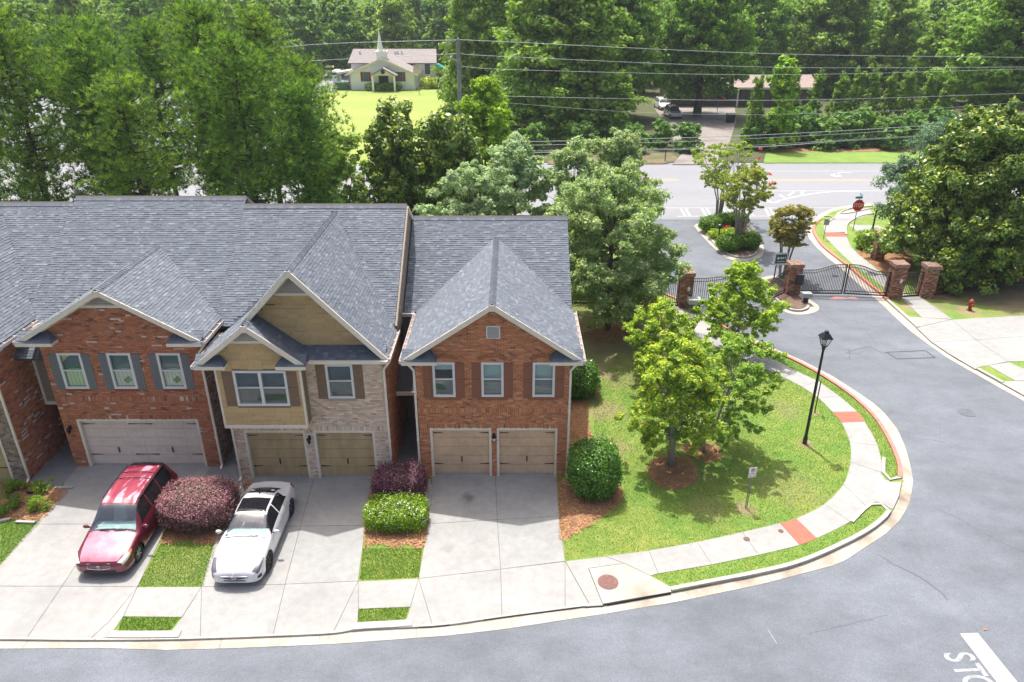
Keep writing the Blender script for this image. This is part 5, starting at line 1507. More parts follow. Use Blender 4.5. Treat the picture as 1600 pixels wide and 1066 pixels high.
def tree(name, loc, H, R, base, seed, leaf, size, nclump, per, clump_r, cols, label=None, cat='tree', group=None, bark='bark', trunk_r=.18,
         shape=ROUND, aspect=.55, flat=.75, stems=1, up=.5, tip=None, tipfrac=0, lean=(0, 0), shell=.1, limbs=True, sub=3):
    rs = np.random.RandomState(seed)
    e = empty(name, loc, label, cat, group, track=False)
    cs = crown_points(rs, nclump, base, H - clump_r * .5, max(.2, R - clump_r * .6), shape, lean)
    rad = [clump_r * rs.uniform(.6, 1.25) for _ in cs]
    big = list(zip(cs, rad)); C = []; Rr = []
    for c, r in big:                                  # every clump breaks into smaller sprays
        for k in range(sub + 1):
            d = rs.normal(size=3); d /= np.linalg.norm(d); C.append(c + d * r * rs.uniform(.5, 1.15) * np.array([1, 1, flat])); Rr.append(r * rs.uniform(.26, .6))
    q, t = clump_leaves(C, Rr, per / (sub + 1), size, aspect, seed + 1, cols, up=up, flat=flat, shell=shell, tipcol=tip, tipfrac=tipfrac)
    quads_obj('crown', q, leaf, e, tint=t)
    m = MB()
    top = Vector((lean[0] * .8, lean[1] * .8, base + (H - base) * .62))
    if stems == 1:
        pts = [Vector((0, 0, -.1)), Vector((rs.uniform(-.05, .05), rs.uniform(-.05, .05), base * .5)), Vector((lean[0] * .3, lean[1] * .3, base * 1.05)), top]
        m.tube(pts, [trunk_r * 1.25, trunk_r, trunk_r * .75, trunk_r * .2], 8)
        fork = [pts[2].lerp(top, k) for k in (0, .12, .24, .36, .48, .6, .72, .84)] + [pts[1].lerp(pts[2], .7)]
    else:
        fork = []
        for k in range(stems):
            a = 2 * math.pi * k / stems + rs.uniform(-.3, .3); r0 = trunk_r * 1.3; r1 = R * .45
            p0 = Vector((r0 * math.cos(a), r0 * math.sin(a), -.1)); p1 = Vector((r0 * 1.8 * math.cos(a), r0 * 1.8 * math.sin(a), base * .6))
            p2 = Vector((r1 * math.cos(a), r1 * math.sin(a), base + (H - base) * .45))
            m.tube([p0, p1, p1.lerp(p2, .5) + Vector((0, 0, .15)), p2], [trunk_r * .55, trunk_r * .42, trunk_r * .3, trunk_r * .12], 6)
            fork += [p1.lerp(p2, .4), p1.lerp(p2, .8)]
    if limbs:
        for c in cs:
            c = Vector(c); f = min(fork, key=lambda p: (p - c).length + (2.0 if p.z > c.z else 0))
            mid = f.lerp(c, .5) + Vector((0, 0, -.08 * (c - f).length))
            m.tube([f, mid, c], [trunk_r * .17, trunk_r * .11, trunk_r * .04], 5, cap=False)
    m.build('trunk', bark, e, smooth=True)
    return e
def pine(name, loc, H, R, base, seed, label, group, full=1.0):
    rs = np.random.RandomState(seed); e = empty(name, loc, label, 'tree', group, track=False)
    m = MB(); w = [Vector((rs.uniform(-.25, .25) * k / 5, rs.uniform(-.25, .25) * k / 5, H * k / 5 - .1)) for k in range(6)]
    m.tube(w, [.26, .22, .18, .14, .09, .03], 8)
    def axis(z):
        f = z / H * 5; i = min(4, int(f)); return w[i].lerp(w[i + 1], f - i)
    C = []; D = []
    z = base
    while z < H - .3:
        t = (z - base) / (H - base)
        L = R * (math.sin(math.pi * min(1, .16 + t * .79)) ** .55 * (1 - .12 * t)) * full * rs.uniform(.75, 1.15)
        for k in range(rs.randint(4, 7)):
            a = rs.uniform(0, 6.28); l = L * rs.uniform(.55, 1.15); rise = rs.uniform(.05, .5) * l * (.6 + t)
            p0 = axis(z); p2 = p0 + Vector((l * math.cos(a), l * math.sin(a), rise)); p1 = p0.lerp(p2, .5) + Vector((0, 0, -.12 * l))
            m.tube([p0, p1, p2], [.05, .035, .012], 4, cap=False)
            for j in range(int(7 + l * 5.5)):
                f = rs.uniform(.25, 1.05); q = (p0.lerp(p1, f * 2) if f < .5 else p1.lerp(p2, f * 2 - 1)) + Vector(rs.normal(scale=.20 + .10 * l, size=3) * (1, 1, .75))
                C.append(q); D.append(Vector((math.cos(a) * .4, math.sin(a) * .4, 1)))
        z += rs.uniform(.32, .55)
    C = np.array([tuple(c) for c in C]); D = np.array([tuple(d) for d in D]); n = len(C)
    K = 13
    cc = np.repeat(C, K, axis=0); dd = np.repeat(D, K, axis=0) * .8 + rs.normal(scale=.62, size=(n * K, 3))
    dd /= np.linalg.norm(dd, axis=1, keepdims=True); L = rs.uniform(.20, .38, (n * K, 1))
    s = np.cross(dd, rs.normal(size=(n * K, 3))); s /= np.linalg.norm(s, axis=1, keepdims=True); s *= .023
    q = np.stack([cc - s, cc + s, cc + dd * L + s * .4, cc + dd * L - s * .4], axis=1)
    tn = np.repeat(tints(n, rs, [(1, 1, 1), (1.3, 1.2, .9), (.5, .62, .7), (1.7, 1.5, .9), (.7, .8, .9)], .25), K, axis=0)
    quads_obj('crown', q, 'pine_needle', e, tint=tn)
    m.build('trunk', 'pine_bark', e, smooth=True)
    return e
GREENS = [(1, 1, 1), (1.2, 1.12, .9), (.78, .88, .8), (.95, 1.05, 1)]
YG_ = [(1, 1, 1), (1.25, 1.15, .9), (.8, .9, .8), (1.5, 1.3, .8)]

# ---- lawn maples
mg = 'young maples on the corner lawn'
tree('maple_tree', G(1047, 728), 6.1, 2.45, 1.6, 21, 'maple_leaf', .072, 105, 330, .46, YG_, 'yellow green maple rising from the round mulch ring on the corner lawn', group=mg, bark='pale_bark', trunk_r=.15, tip=(2.3, 1.6, .8), tipfrac=.35, lean=(-.2, -.2), shape=lambda t: ROUND(t) * (1.08 - .25 * t))
tree('maple_tree', G(1098, 706), 5.4, 2.6, 1.3, 22, 'maple_leaf', .068, 95, 300, .44, [(.95, 1, 1.1), (.8, .9, 1), (1.2, 1.15, 1.1)], 'duller green airy maple just right of the ringed one, over bare mulch', group=mg, bark='pale_bark', trunk_r=.12, tip=(1.9, 1.6, 1.0), tipfrac=.15, lean=(1.3, .3))
tree('maple_tree', G(1148, 556), 5.5, 2.65, 1.1, 23, 'maple_leaf', .078, 115, 320, .48, YG_, 'bright green maple in front of the left entry gate by the sidewalk', group=mg, bark='pale_bark', trunk_r=.12, tip=(1.9, 1.6, .8), tipfrac=.35, shape=lambda t: OVAL(t))
tree('maple_tree', G(1030, 600), 4.6, 1.9, 1.3, 24, 'maple_leaf', .075, 52, 300, .44, YG_, 'yellow tipped maple top behind the mulch ring maple, by the gate walk', group=mg, bark='pale_bark', trunk_r=.10, tip=(2.2, 1.7, .8), tipfrac=.4, lean=(-.3, .2))
# ---- silvery green trees beside and behind the end house
SG = [(1, 1, 1), (1.25, 1.2, 1.2), (.8, .9, .85), (1.05, 1.15, .9)]
sgp = 'silvery green trees behind the end house'
tree('elm_tree', G(949, 516), 9.8, 4.4, 1.2, 31, 'silver_leaf', .10, 170, 520, .85, [(.9, .98, .85), (1.1, 1.1, .95), (.75, .85, .75)], 'tall green tree over the mulch ring right of the end house', group=sgp, trunk_r=.17, tip=(1.2, 1.1, .7), tipfrac=.2)
tree('elm_tree', (7.2, 51.5, 0), 9.8, 3.9, 1.2, 32, 'silver_leaf', .11, 115, 480, .8, [(1, 1.0, .95), (1.2, 1.15, 1.0), (.8, .88, .85)], 'green tree with pale tips left of the entry road, before the main road', group=sgp, trunk_r=.16, shape=OVAL)
tree('elm_tree', (4.0, 49.0, 0), 9.4, 3.6, 1.2, 33, 'silver_leaf', .11, 105, 480, .75, SG, 'silvery green tree directly behind the right part of the end house roof', group=sgp, trunk_r=.16, shape=OVAL)
tree('elm_tree', (.2, 50.0, 0), 9.6, 3.6, 1.2, 34, 'silver_leaf', .11, 105, 480, .75, [(1.1, 1.12, 1.25), (1.3, 1.3, 1.45), (.85, .95, 1)], 'grey leaved tree behind the middle of the end house ridge', group=sgp, trunk_r=.16, shape=OVAL)
tree('elm_tree', (-2.9, 48.0, 0), 8.3, 3.1, 1.2, 35, 'silver_leaf', .11, 85, 480, .7, [(1.1, 1.12, 1.25), (1.3, 1.3, 1.45), (.85, .95, 1)], 'lower grey leaved tree behind the left end of the end house ridge', group=sgp, trunk_r=.14)
# ---- magnolias
MG = [(.8, .95, .9), (1, 1.05, 1), (1.25, 1.2, .8), (.6, .75, .8), (.5, .62, .7), (1.5, 1.45, .9)]
tree('magnolia_tree', (31.5, 49.8, 0), 12.0, 5.9, .9, 41, 'magnolia_leaf', .15, 270, 330, 1.05, MG, 'huge dark magnolia with bronze leaf tips beside the right gate pillars', trunk_r=.3, shape=lambda t: (1 - t) ** .45 * (1 if t > .05 else .9), tip=(2.5, 1.75, .8), tipfrac=.22, shell=.5, flat=.9)
mgp = 'magnolias behind the houses'
tree('magnolia_tree', (-8.6, 55.0, 0), 10.8, 4.2, .5, 42, 'magnolia_leaf', .18, 130, 290, 1.1, MG, 'left of the two bronze tipped magnolias behind the ridge', group=mgp, trunk_r=.25, shape=lambda t: (1 - t) ** .5, tip=(2.3, 1.7, .9), tipfrac=.2, shell=.5, flat=1)
tree('magnolia_tree', (-4.6, 54.5, 0), 10.4, 4.2, .5, 43, 'magnolia_leaf', .18, 130, 290, 1.1, MG, 'right of the two bronze tipped magnolias, next to the grey leaved trees', group=mgp, trunk_r=.25, shape=lambda t: (1 - t) ** .5, tip=(2.3, 1.7, .9), tipfrac=.2, shell=.5, flat=1)
tree('oak_tree', (41.5, 48.5, 0), 9.5, 4.2, 1.6, 46, 'oak_leaf', .15, 90, 330, .9, [(.8, .9, .9), (1, 1, 1), (.65, .75, .8)], 'green tree cut by the right photo edge, shading the lawn by the hydrant', trunk_r=.2)
# ---- grey cedar behind the big magnolia
tree('cedar_tree', (33.6, 58.0, 0), 9.8, 3.9, 1.2, 44, 'cedar_leaf', .12, 130, 460, 1.0, SG, 'blue grey soft tree peeking out left of the huge magnolia', trunk_r=.2, aspect=.35)
tree('oak_tree', (-2.2, 61.0, 0), 12.3, 3.6, 1.0, 45, 'lime_leaf', .15, 100, 380, 1.0, [(.75, .8, .8), (.9, .9, .8), (.6, .7, .7), (1.3, 1.1, .7)], 'light green tree beside the utility pole', trunk_r=.2, shape=OVAL)
# ---- crape myrtles of the entry
CR = [(1, 1, 1), (1.3, 1.15, .9), (.8, .9, .9), (1.5, .95, .8)]
def crape(px, py, H, R, base, seed, label, cols, blooms=0, bcol=(.6, .06, .09)):
    g = G(px, py)
    e = tree('crape_myrtle', g, H, R, base, seed, 'crape_leaf', .08, 95, 200, .45, cols, label, group='crape myrtles at the entry', bark='pale_bark', trunk_r=.14, stems=7, flat=.5, shape=lambda t: (.45 + t) if t < .5 else math.sqrt(max(.05, 1 - (2 * t - 1.1) ** 2)))
    if blooms:
        rs = np.random.RandomState(seed); C = []; 
        for k in range(blooms):
            a = rs.uniform(-1.2, 1.2); z = base + (H - base) * rs.uniform(.3, .95); C.append(np.array([R * .8 * math.cos(a), R * .6 * math.sin(a) - R * .3, z]))
        q, t = clump_leaves(C, [.15] * blooms, 34, .06, .8, seed, [(.62, .10, .12), (.65, .2, .2)])
        quads_obj('blossom', q, 'petal', e, tint=t)
    return e
crape(1122, 345, 7.0, 3.2, 3.0, 51, 'taller green crape myrtle at the far end of the round entry island', YG_, 5)
crape(1152, 388, 6.6, 2.5, 3.2, 52, 'nearer crape myrtle of the entry island, its crown tinged orange', CR, 4)
crape(1222, 433, 5.4, 1.7, 2.5, 53, 'bronze leaved crape myrtle between the green sign and the middle gate pillar', [(1.1, .72, .9), (.95, .8, 1), (1.4, .72, .9), (.8, .7, .8)])
tree('crape_myrtle', (-13.4, 57.0, 0), 9.2, 2.6, 3.0, 54, 'oak_leaf', .14, 34, 330, .8, [(1.1, 1.1, 1.1), (1.3, 1.25, 1.2), (1.5, 1.2, 1.3)], 'tree with a pink bloom between the pines and the magnolias', group='crape myrtles at the entry', trunk_r=.14, stems=3)
# ---- pines behind the houses
pg = 'row of tall pines behind the joined houses'
pines = []
specs = [(17.6, 2.9, 4.2, 61), (16.0, 2.9, 3.8, 62), (14.8, 2.7, 4.6, 63)]
for k, (h, r, b, sd_) in enumerate(specs):
    p = pine('pine_tree', (0, 0, 0), h, r, b, sd_, 'x', pg, full=1.12); pines.append(p)
PL = [(-37.5, 50, 0, 1.12, 'pine at the far left photo edge behind the fourth house'), (-29.3, 54, 1, 1.0, 'second pine from the left photo edge'), (-25.4, 50, 2, .97, 'third pine from the left, trunk showing over the ridge'),
      (-21.2, 54, 0, .98, 'fourth pine from the left, behind the flecked brick house'), (-17.6, 50, 1, .99, 'fifth pine from the left, open crown with parking lot behind'), (-14.4, 51.5, 2, .94, 'rightmost pine beside the church lawn'),
      (-32.0, 60, 2, 1.05, 'back row pine near the left photo edge'), (-23.6, 60, 1, 1.06, 'back row pine behind the third and fourth'), (-19.3, 60.5, 0, 1.04, 'tallest back row pine left of the church'), (-41.0, 56, 1, 1.12, 'pine partly outside the left photo edge'), (-28.0, 61, 0, .92, 'slender back row pine'), (-39.5, 50, 2, 1.15, 'outermost pine at the left'), (-33.6, 52.5, 1, 1.05, 'pine leaning over the left end of the ridge'), (-31.6, 57.5, 2, 1.12, 'bushy pine between the first two from the left'), (-15.6, 58.5, 1, .9, 'shorter back row pine beside the church lawn')]
used = set()
for i, (x, y, k, s, lab) in enumerate(PL):
    o = pines[k] if k not in used else copy_tree(pines[k]); used.add(k)
    place(o, (x, y, 0), i * 1.7, (s * (1 + .06 * math.sin(i * 3)), s, s * (1 + .05 * math.cos(i * 2))), lab, pg)
# dense low evergreens at the foot of the pines
PROT = {}
def proto(key, fn):
    PROT[key] = [fn, 0]
    return fn
def put(key, loc, rz, s, label, group=None):
    p = PROT[key]; o = p[0] if p[1] == 0 else copy_tree(p[0]); p[1] += 1
    return place(o, loc, rz, s, label, group)
proto('under', tree('evergreen_shrub', (0, 0, 0), 3.6, 2.1, .2, 65, 'oak_leaf', .15, 46, 230, .7, GREENS, 'x', 'shrub', trunk_r=.08))
rs_ = random.Random(3)
for i in range(9):
    x = -37 + i * 3.1
    put('under', (x, 47.5 + rs_.uniform(-1, 5), 0), rs_.uniform(0, 6), rs_.uniform(.5, .8), 'low dark evergreen shrub at the foot of the pines behind the ridge', 'shrubs under the pines')
# ---- across the main road
ok_ = 'big dark oaks across the main road'
FG = [(1, 1, 1), (1.25, 1.18, .9), (.72, .82, .8), (.9, 1, .95)]
proto('oak', tree('oak_tree', (0, 0, 0), 19, 8.2, 1.0, 71, 'oak_leaf', .28, 300, 240, 2.0, FG, 'x', trunk_r=.55, flat=.65, shape=lambda t: (1 - .6 * t) * ROUND(t) ** .7, sub=4, tip=(1.35, 1.3, .9), tipfrac=.3))
proto('oak2', tree('oak_tree', (0, 0, 0), 20, 7.5, 3.2, 72, 'oak_leaf', .30, 240, 240, 2.1, [(.9, 1.1, .9), (1.2, 1.3, .9), (.7, .85, .8)], 'x', trunk_r=.6, flat=.6, sub=4, tip=(1.5, 1.4, .8), tipfrac=.3))
for key, x, y, s, lab in [('oak', 6.5, 107, (1.62, 1.25, 1.22), 'massive broad oak left of the shared drive, branches to the ground'), ('oak2', 15.5, 122, (1, 1, 1.15), 'bright topped oak overhanging the parked cars'),
                          ('oak2', 30.0, 124, (1, 1, 1.1), 'spreading oak with thick trunk beside the brown roofed house'), ('oak2', 74, 116, (1.35, 1.2, 1.1), 'large rounded oak right of the cypress row'),
                          ('oak', 95, 120, (1.2, 1.2, 1.1), 'oak at the right photo edge above the huge magnolia'), ('oak2', 45, 150, 1.0, 'oak behind the brown roofed house, left part'), ('oak', 62, 152, 1.1, 'oak behind the right end of the brown roof'), ('oak', -4, 124, (1.1, 1.1, 1.2), 'oak rising behind the utility pole')]:
    put(key, (x, y, 0), (x * 1.3) % 6, s, lab, ok_)
proto('cypress', tree('cypress_tree', (0, 0, 0), 7.5, 1.7, .2, 75, 'cypress_leaf', .16, 60, 150, .55, YG_, 'x', trunk_r=.12, shape=CONE, aspect=.35, flat=1.2, up=1.0, limbs=False))
cyl = 'row of narrow cypress cones across the main road'
put('cypress', (G(1163, 225).x, 97, 0), 0, (1.0, 1.0, 1.12), 'narrow cypress cone beside the shared drive', cyl)
names = ['first', 'second', 'third', 'fourth', 'fifth', 'sixth', 'seventh', 'eighth', 'ninth']
for i, px in enumerate([1232, 1268, 1305, 1330, 1356, 1383, 1408, 1440, 1470]):
    g = Q(px, 190, 104)
    put('cypress', (g.x, 104, 0), i, (1.15, 1.15, 1.12 - .04 * (i % 3)), '%s pointed cypress counted from the lime green tree' % names[i], cyl)
tree('lime_tree', (G(1212, 236).x, 96, 0), 11.0, 3.0, .6, 76, 'lime_leaf', .24, 60, 260, 1.0, [(1, 1, 1), (1.3, 1.2, .9), (.5, .65, .7), (.6, .8, .7)], 'bright lime green young tree across the road between cypresses', shape=CONE, trunk_r=.15)
proto('far_bush', tree('evergreen_shrub', (0, 0, 0), 4.6, 2.6, .2, 77, 'forest_leaf', .26, 34, 150, 1.0, [(1, 1.1, 1.2), (1.3, 1.4, 1.5), (.8, .9, 1)], 'x', 'shrub', trunk_r=.1, limbs=False))
for i, px in enumerate([1188, 1225, 1255, 1285, 1318, 1350, 1385, 1425, 1470, 1530]):
    g = Q(px, 215, 97.5)
    put('far_bush', (g.x, 97 + (i % 3), 0), i * 1.3, (1, 1, .9 + .08 * (i % 3)), 'thicket shrub behind the roadside grass, %s' % ['left of the lime green tree', 'under the lime green tree', 'below the first cypress', 'below the second cypress', 'below the third cypress', 'below the fifth cypress', 'below the sixth cypress', 'below the eighth cypress', 'behind the blue grey tree', 'behind the huge magnolia'][i], 'roadside thicket shrubs')
for i, (x, y) in enumerate([(-3, 94), (3, 93), (9, 94), (15, 93), (19, 96), (22, 93.5)]):
    put('far_bush', (x, y + 1, 0), i, .8, 'dark shrub below the broad oak, %s' % ['first from the left', 'second from the left', 'third from the left', 'fourth from the left', 'fifth from the left', 'beside the shared drive'][i], 'shrubs below the broad oak')
# ---- the woods
wl = 'trees of the woods beyond the road'
FL = [(1, 1, 1), (1.25, 1.2, .9), (.7, .8, .8), (1.05, 1.15, .9)]
proto('wood_a', tree('woodland_tree', (0, 0, 0), 16, 5.6, 1.5, 81, 'forest_leaf', .42, 74, 140, 1.7, FL, 'x', trunk_r=.35, limbs=False, tip=(1.5, 1.4, .8), tipfrac=.3))
proto('wood_b', tree('woodland_tree', (0, 0, 0), 18, 4.8, 2.0, 82, 'forest_leaf', .42, 70, 140, 1.6, [(1.2, 1.15, .9), (1.5, 1.35, .9), (.85, .95, .8)], 'x', trunk_r=.35, limbs=False, shape=OVAL))
proto('wood_c', tree('woodland_tree', (0, 0, 0), 19, 4.2, 2.0, 83, 'forest_leaf', .40, 80, 130, 1.3, [(.7, .85, .8), (.9, 1, .95), (.6, .7, .7)], 'x', trunk_r=.35, limbs=False, shape=lambda t: (1 - t) ** .6 + .1, aspect=.3))
rw = random.Random(8)
n_w = 0
def in_clear(x, y):
    if -48 < x < -3 and y < 181: return True              # church, lawn and lot
    if -130 < x <= -48 and y < 150: return True
    if 16 < x < 60 and y < 146: return True
    return False
for row, y in enumerate([112, 120, 130, 141, 153, 166, 184, 194, 206, 222, 240]):
    half = y * .80 + 10; x = -half
    while x < half:
        xx = x + rw.uniform(-2, 2); yy = y + rw.uniform(-3, 3)
        if not in_clear(xx, yy) and not (60 < xx < 100 and yy < 126) and n_w < 292:
            k = rw.choice(('wood_a', 'wood_a', 'wood_b', 'wood_c'))
            put(k, (xx, yy, 0), rw.uniform(0, 6.28), rw.uniform(.8, 1.15) * (.85 if row < 3 and xx > 0 else 1), {'wood_a': 'round crowned green tree', 'wood_b': 'paler yellow green tree', 'wood_c': 'narrow dark green tree'}[k] + ' in the dense wood beyond the main road', wl); n_w += 1
        x += 8.4 + (y - 110) * .035
# distant canopy, one mass
rs = np.random.RandomState(99)
def canopy_h(x, y):
    return 13 + 3 * np.sin(x * .11 + 1) * np.cos(y * .09) + 2 * np.sin(x * .31) * np.sin(y * .27 + 2) + np.clip((y - 420) * .02, 0, 22)
C = []; N_ = 62000
yy = 235 + (rs.rand(N_) ** 1.7) * 900; xx = (rs.rand(N_) * 2 - 1) * (yy * .8 + 15)
keep = ~((np.abs(xx + 395) < 26) & (yy > 560) & (yy < 700)); xx = xx[keep]; yy = yy[keep]
base_xy = np.stack([np.round(xx / 9) * 9 + 2.5 * np.sin(np.round(yy / 9) * 2.1), np.round(yy / 9) * 9 + 2.5 * np.cos(np.round(xx / 9) * 1.7)], 1)
rr = np.stack([xx, yy], 1) - base_xy; d2 = (rr ** 2).sum(1)
hz = canopy_h(base_xy[:, 0], base_xy[:, 1]) - d2 * .14 + rs.normal(scale=.7, size=len(xx))
hz = np.maximum(hz, 3 + rs.rand(len(xx)) * 4)
Cc = np.stack([xx, yy, hz], 1); Nn = np.concatenate([rr * .25, np.full((len(xx), 1), .9)], 1) + rs.normal(scale=.5, size=(len(xx), 3))
ph = np.sin(base_xy[:, 0] * 12.9898 + base_xy[:, 1] * 78.233) * 43758.5; ph = ph - np.floor(ph)
tn = (0.75 + .7 * ph)[:, None] * np.stack([1 + .25 * ph, 1 + .1 * ph, np.ones_like(ph)], 1) * rs.uniform(.8, 1.2, (len(xx), 1))
quads_obj('distant_woods', leaves_arr(Cc, Nn, rs.uniform(.8, 1.6, len(xx)) * (1 + (yy - 235) / 500), .7, rs), 'forest_leaf', tint=tn, kind='stuff')
gx = np.arange(-56, 57); gy = np.arange(0, 60)
V = []; F = []
for j in gy:
    y = 235 + j * 22
    for i in gx:
        x = i * (y * .85 + 15) / 56; V.append((x, y, float(canopy_h(np.array(x), np.array(y))) - 5.5))
nx = len(gx)
for j in range(len(gy) - 1):
    for i in range(nx - 1):
        if abs(V[j * nx + i][0] + 395) < 30 and 560 < V[j * nx + i][1] < 700: continue
        F.append((j * nx + i, j * nx + i + 1, (j + 1) * nx + i + 1, (j + 1) * nx + i))
mesh_obj('woodland_interior', V, F, 'forest_floor', kind='stuff')

# ---- clipped shrubs
def shrub(name, loc, pts_fn, n, size, leaf, cols, label, cat='bush', seed=0, aspect=.5, group=None, inner=None, tip=None, tipfrac=.0, out=1.0, jitter=.065):
    """leaves over a closed form given by pts_fn(rs, n) -> points, normals"""
    rs = np.random.RandomState(seed); e = empty(name, loc, label, cat, group, track=False)
    P, Nn = pts_fn(rs, n)
    P = P + Nn * rs.normal(scale=jitter, size=(n, 1)) - Nn * (np.abs(rs.normal(scale=jitter * 1.5, size=(n, 1))))
    M_ = Nn * out + rs.normal(scale=.6, size=(n, 3)); M_[:, 2] += .3
    t = tints(n, rs, cols, .28)
    if tip is not None:
        k = rs.rand(n) < tipfrac * np.clip(Nn[:, 2] + .3, 0, 1); t[k] = np.array(tip) * rs.uniform(.8, 1.2, (k.sum(), 1))
    quads_obj('foliage', leaves_arr(P, M_, size * rs.uniform(.6, 1.3, n), aspect, rs), leaf, e, tint=t)
    if inner: inner(e)
    k = rs.randint(0, n, n // 160); q = []; tt = []           # stray shoots standing out of the clipped surface
    for i in k:
        if Nn[i, 2] < -.1: continue
        L = rs.uniform(.06, .18); dr = Nn[i] + rs.normal(scale=.3, size=3) + np.array([0, 0, .4])
        for j in range(7): q.append(P[i] + dr * L * j / 6); tt.append(t[i] * 1.1)
    if q:
        q = np.array(q); quads_obj('stray_shoots', leaves_arr(q, rs.normal(size=(len(q), 3)), size * rs.uniform(.6, 1.0, len(q)), aspect, rs), leaf, e, tint=np.array(tt), kind='stuff')
    return e
def ellip(rx, ry, z0, h, p=2.0, wob=.05):
    def f(rs, n):
        d = rs.normal(size=(n, 3)); d /= np.linalg.norm(d, axis=1, keepdims=True)
        a = np.abs(d) ** (2 / p) * np.sign(d); k = 1 / np.maximum(1e-6, (np.abs(d) ** p).sum(1) ** (1 / p)); a = d * k[:, None]
        w = 1 + wob * np.sin(a[:, 0] * 5 + 1) * np.cos(a[:, 1] * 6) + wob * np.sin(a[:, 2] * 7 + a[:, 0] * 3)
        P = a * w[:, None] * np.array([rx, ry, h / 2]); P[:, 2] += z0 + h / 2
        Nn = a / np.array([rx, ry, h / 2]); Nn /= np.linalg.norm(Nn, axis=1, keepdims=True)
        return P, Nn
    return f
def core(rx, ry, z0, h, mat='forest_floor'):
    return lambda e: (MB().ball((0, 0, z0 + h / 2), 1, 14, 9, rx * .86, ry * .86, h / 2 * .88).build('inner_twigs', mat, e, smooth=True), MB().tube([(0, 0, -.02), (0, 0, z0 + .2)], .05, 6).build('stem', 'bark', e))
HG = [(1, 1, 1), (1.3, 1.25, .9), (.6, .75, .8), (1.9, 1.7, .8)]
shrub('holly_bush', (3.30, 24.55, 0), ellip(1.02, .98, .02, 2.35, 2.6, .04), 15000, .052, 'holly_leaf', HG, 'large glossy rounded holly at the right front corner of the end house', seed=1, inner=core(1.02, .98, .02, 2.35))
shrub('holly_bush', (3.45, 32.6, 0), ellip(.92, .9, .02, 1.75, 2.4, .08), 7000, .06, 'holly_leaf', HG, 'smaller glossy bush halfway along the right side of the end house', seed=2, inner=core(.92, .9, .02, 1.75))
PLM = [(1, 1, 1), (1.35, 1.25, 1.3), (.6, .6, .62), (1.9, 1.7, 1.75), (1.25, 1.75, 1.1)]
shrub('loropetalum_bush', (-11.95, 22.8, 0), ellip(1.34, 1.1, .1, 1.45, 3.0, .05), 24000, .035, 'plum_leaf', PLM, 'wide plum purple clipped bush between the red van and the white car', seed=3, inner=core(1.4, 1.15, .1, 1.5), tip=(2.1, 1.9, 1.9), tipfrac=.5, aspect=.6)
shrub('loropetalum_bush', (-4.52, 24.35, 0), ellip(1.02, .78, .05, 1.25, 3.4, .05), 15000, .035, 'plum_leaf', [(.9, .7, .85), (.65, .5, .6), (1.2, .95, 1.15)], 'dark purple clipped bush in front of the alley left of the end house', seed=4, inner=core(1, .75, .05, 1.25), tip=(1.8, 1.6, 1.8), tipfrac=.2, aspect=.6)
shrub('flowering_hedge', (-4.42, 22.60, 0), ellip(1.13, .70, .03, .95, 5.0, .03), 15000, .038, 'hedge_leaf', [(1, 1, 1), (1.4, 1.3, .9), (.7, .8, .8), (1.7, 1.5, .8)], 'squared green hedge with small white flowers in front of the dark purple bush', seed=5, inner=core(1.1, .68, .03, .95))
rs = np.random.RandomState(5); P, Nn = ellip(1.13, .70, .03, .97, 5.0, .03)(rs, 420); k = (Nn[:, 2] > .1) | (Nn[:, 1] < -.3); P = P[k][:110]; Nn = Nn[k][:110]
o = quads_obj('white_flowers', leaves_arr(P + Nn * .03, Nn, np.full(len(P), .032), .9, rs), 'petal', bpy.data.objects['flowering_hedge'], tint=np.full((len(P), 3), .75))
# small plants in the left bed
def sprig(px, py, h, r, seed, cols, label, n=900):
    g = G(px, py); rs = np.random.RandomState(seed)
    e = empty('bedding_shrub', g, label, 'shrub', 'small shrubs in the left mulch bed', track=False)
    C = [np.array([rs.normal() * r * .45, rs.normal() * r * .45, h * rs.uniform(.25, .95)]) for _ in range(14)]
    q, t = clump_leaves(C, [r * .4] * 14, n / 14, .05, .35, seed, cols, up=.7)
    quads_obj('foliage', q, 'hedge_leaf', e, tint=t)
    m = MB()
    for c in C: m.tube([(0, 0, 0), (c[0] * .4, c[1] * .4, c[2] * .6), tuple(c)], [.012, .009, .004], 4, cap=False)
    m.build('stem', 'bark', e)
sprig(62, 797, .55, .42, 1, [(1.1, 1.0, .9), (1.6, 1.35, .8), (.8, .9, .8)], 'yellow green shrub nearest the lawn in the left mulch bed', 1300)
sprig(28, 790, .5, .38, 2, [(.6, .65, .7), (.8, .85, .8)], 'dark small shrub in the middle of the left mulch bed', 1000)
sprig(27, 767, .5, .42, 3, [(.6, .65, .7), (.8, .85, .8), (1, 1, .8)], 'dark small shrub beside the garage slab in the left mulch bed', 1000)
sprig(66, 769, .5, .36, 4, [(.8, .85, .8), (1.5, 1.35, .8)], 'small shrub with yellow tips at the downspout in the left mulch bed', 900)
sprig(4, 805, .4, .3, 5, [(.6, .65, .7), (.8, .85, .8)], 'small shrub cut by the left photo edge in the mulch bed', 600)
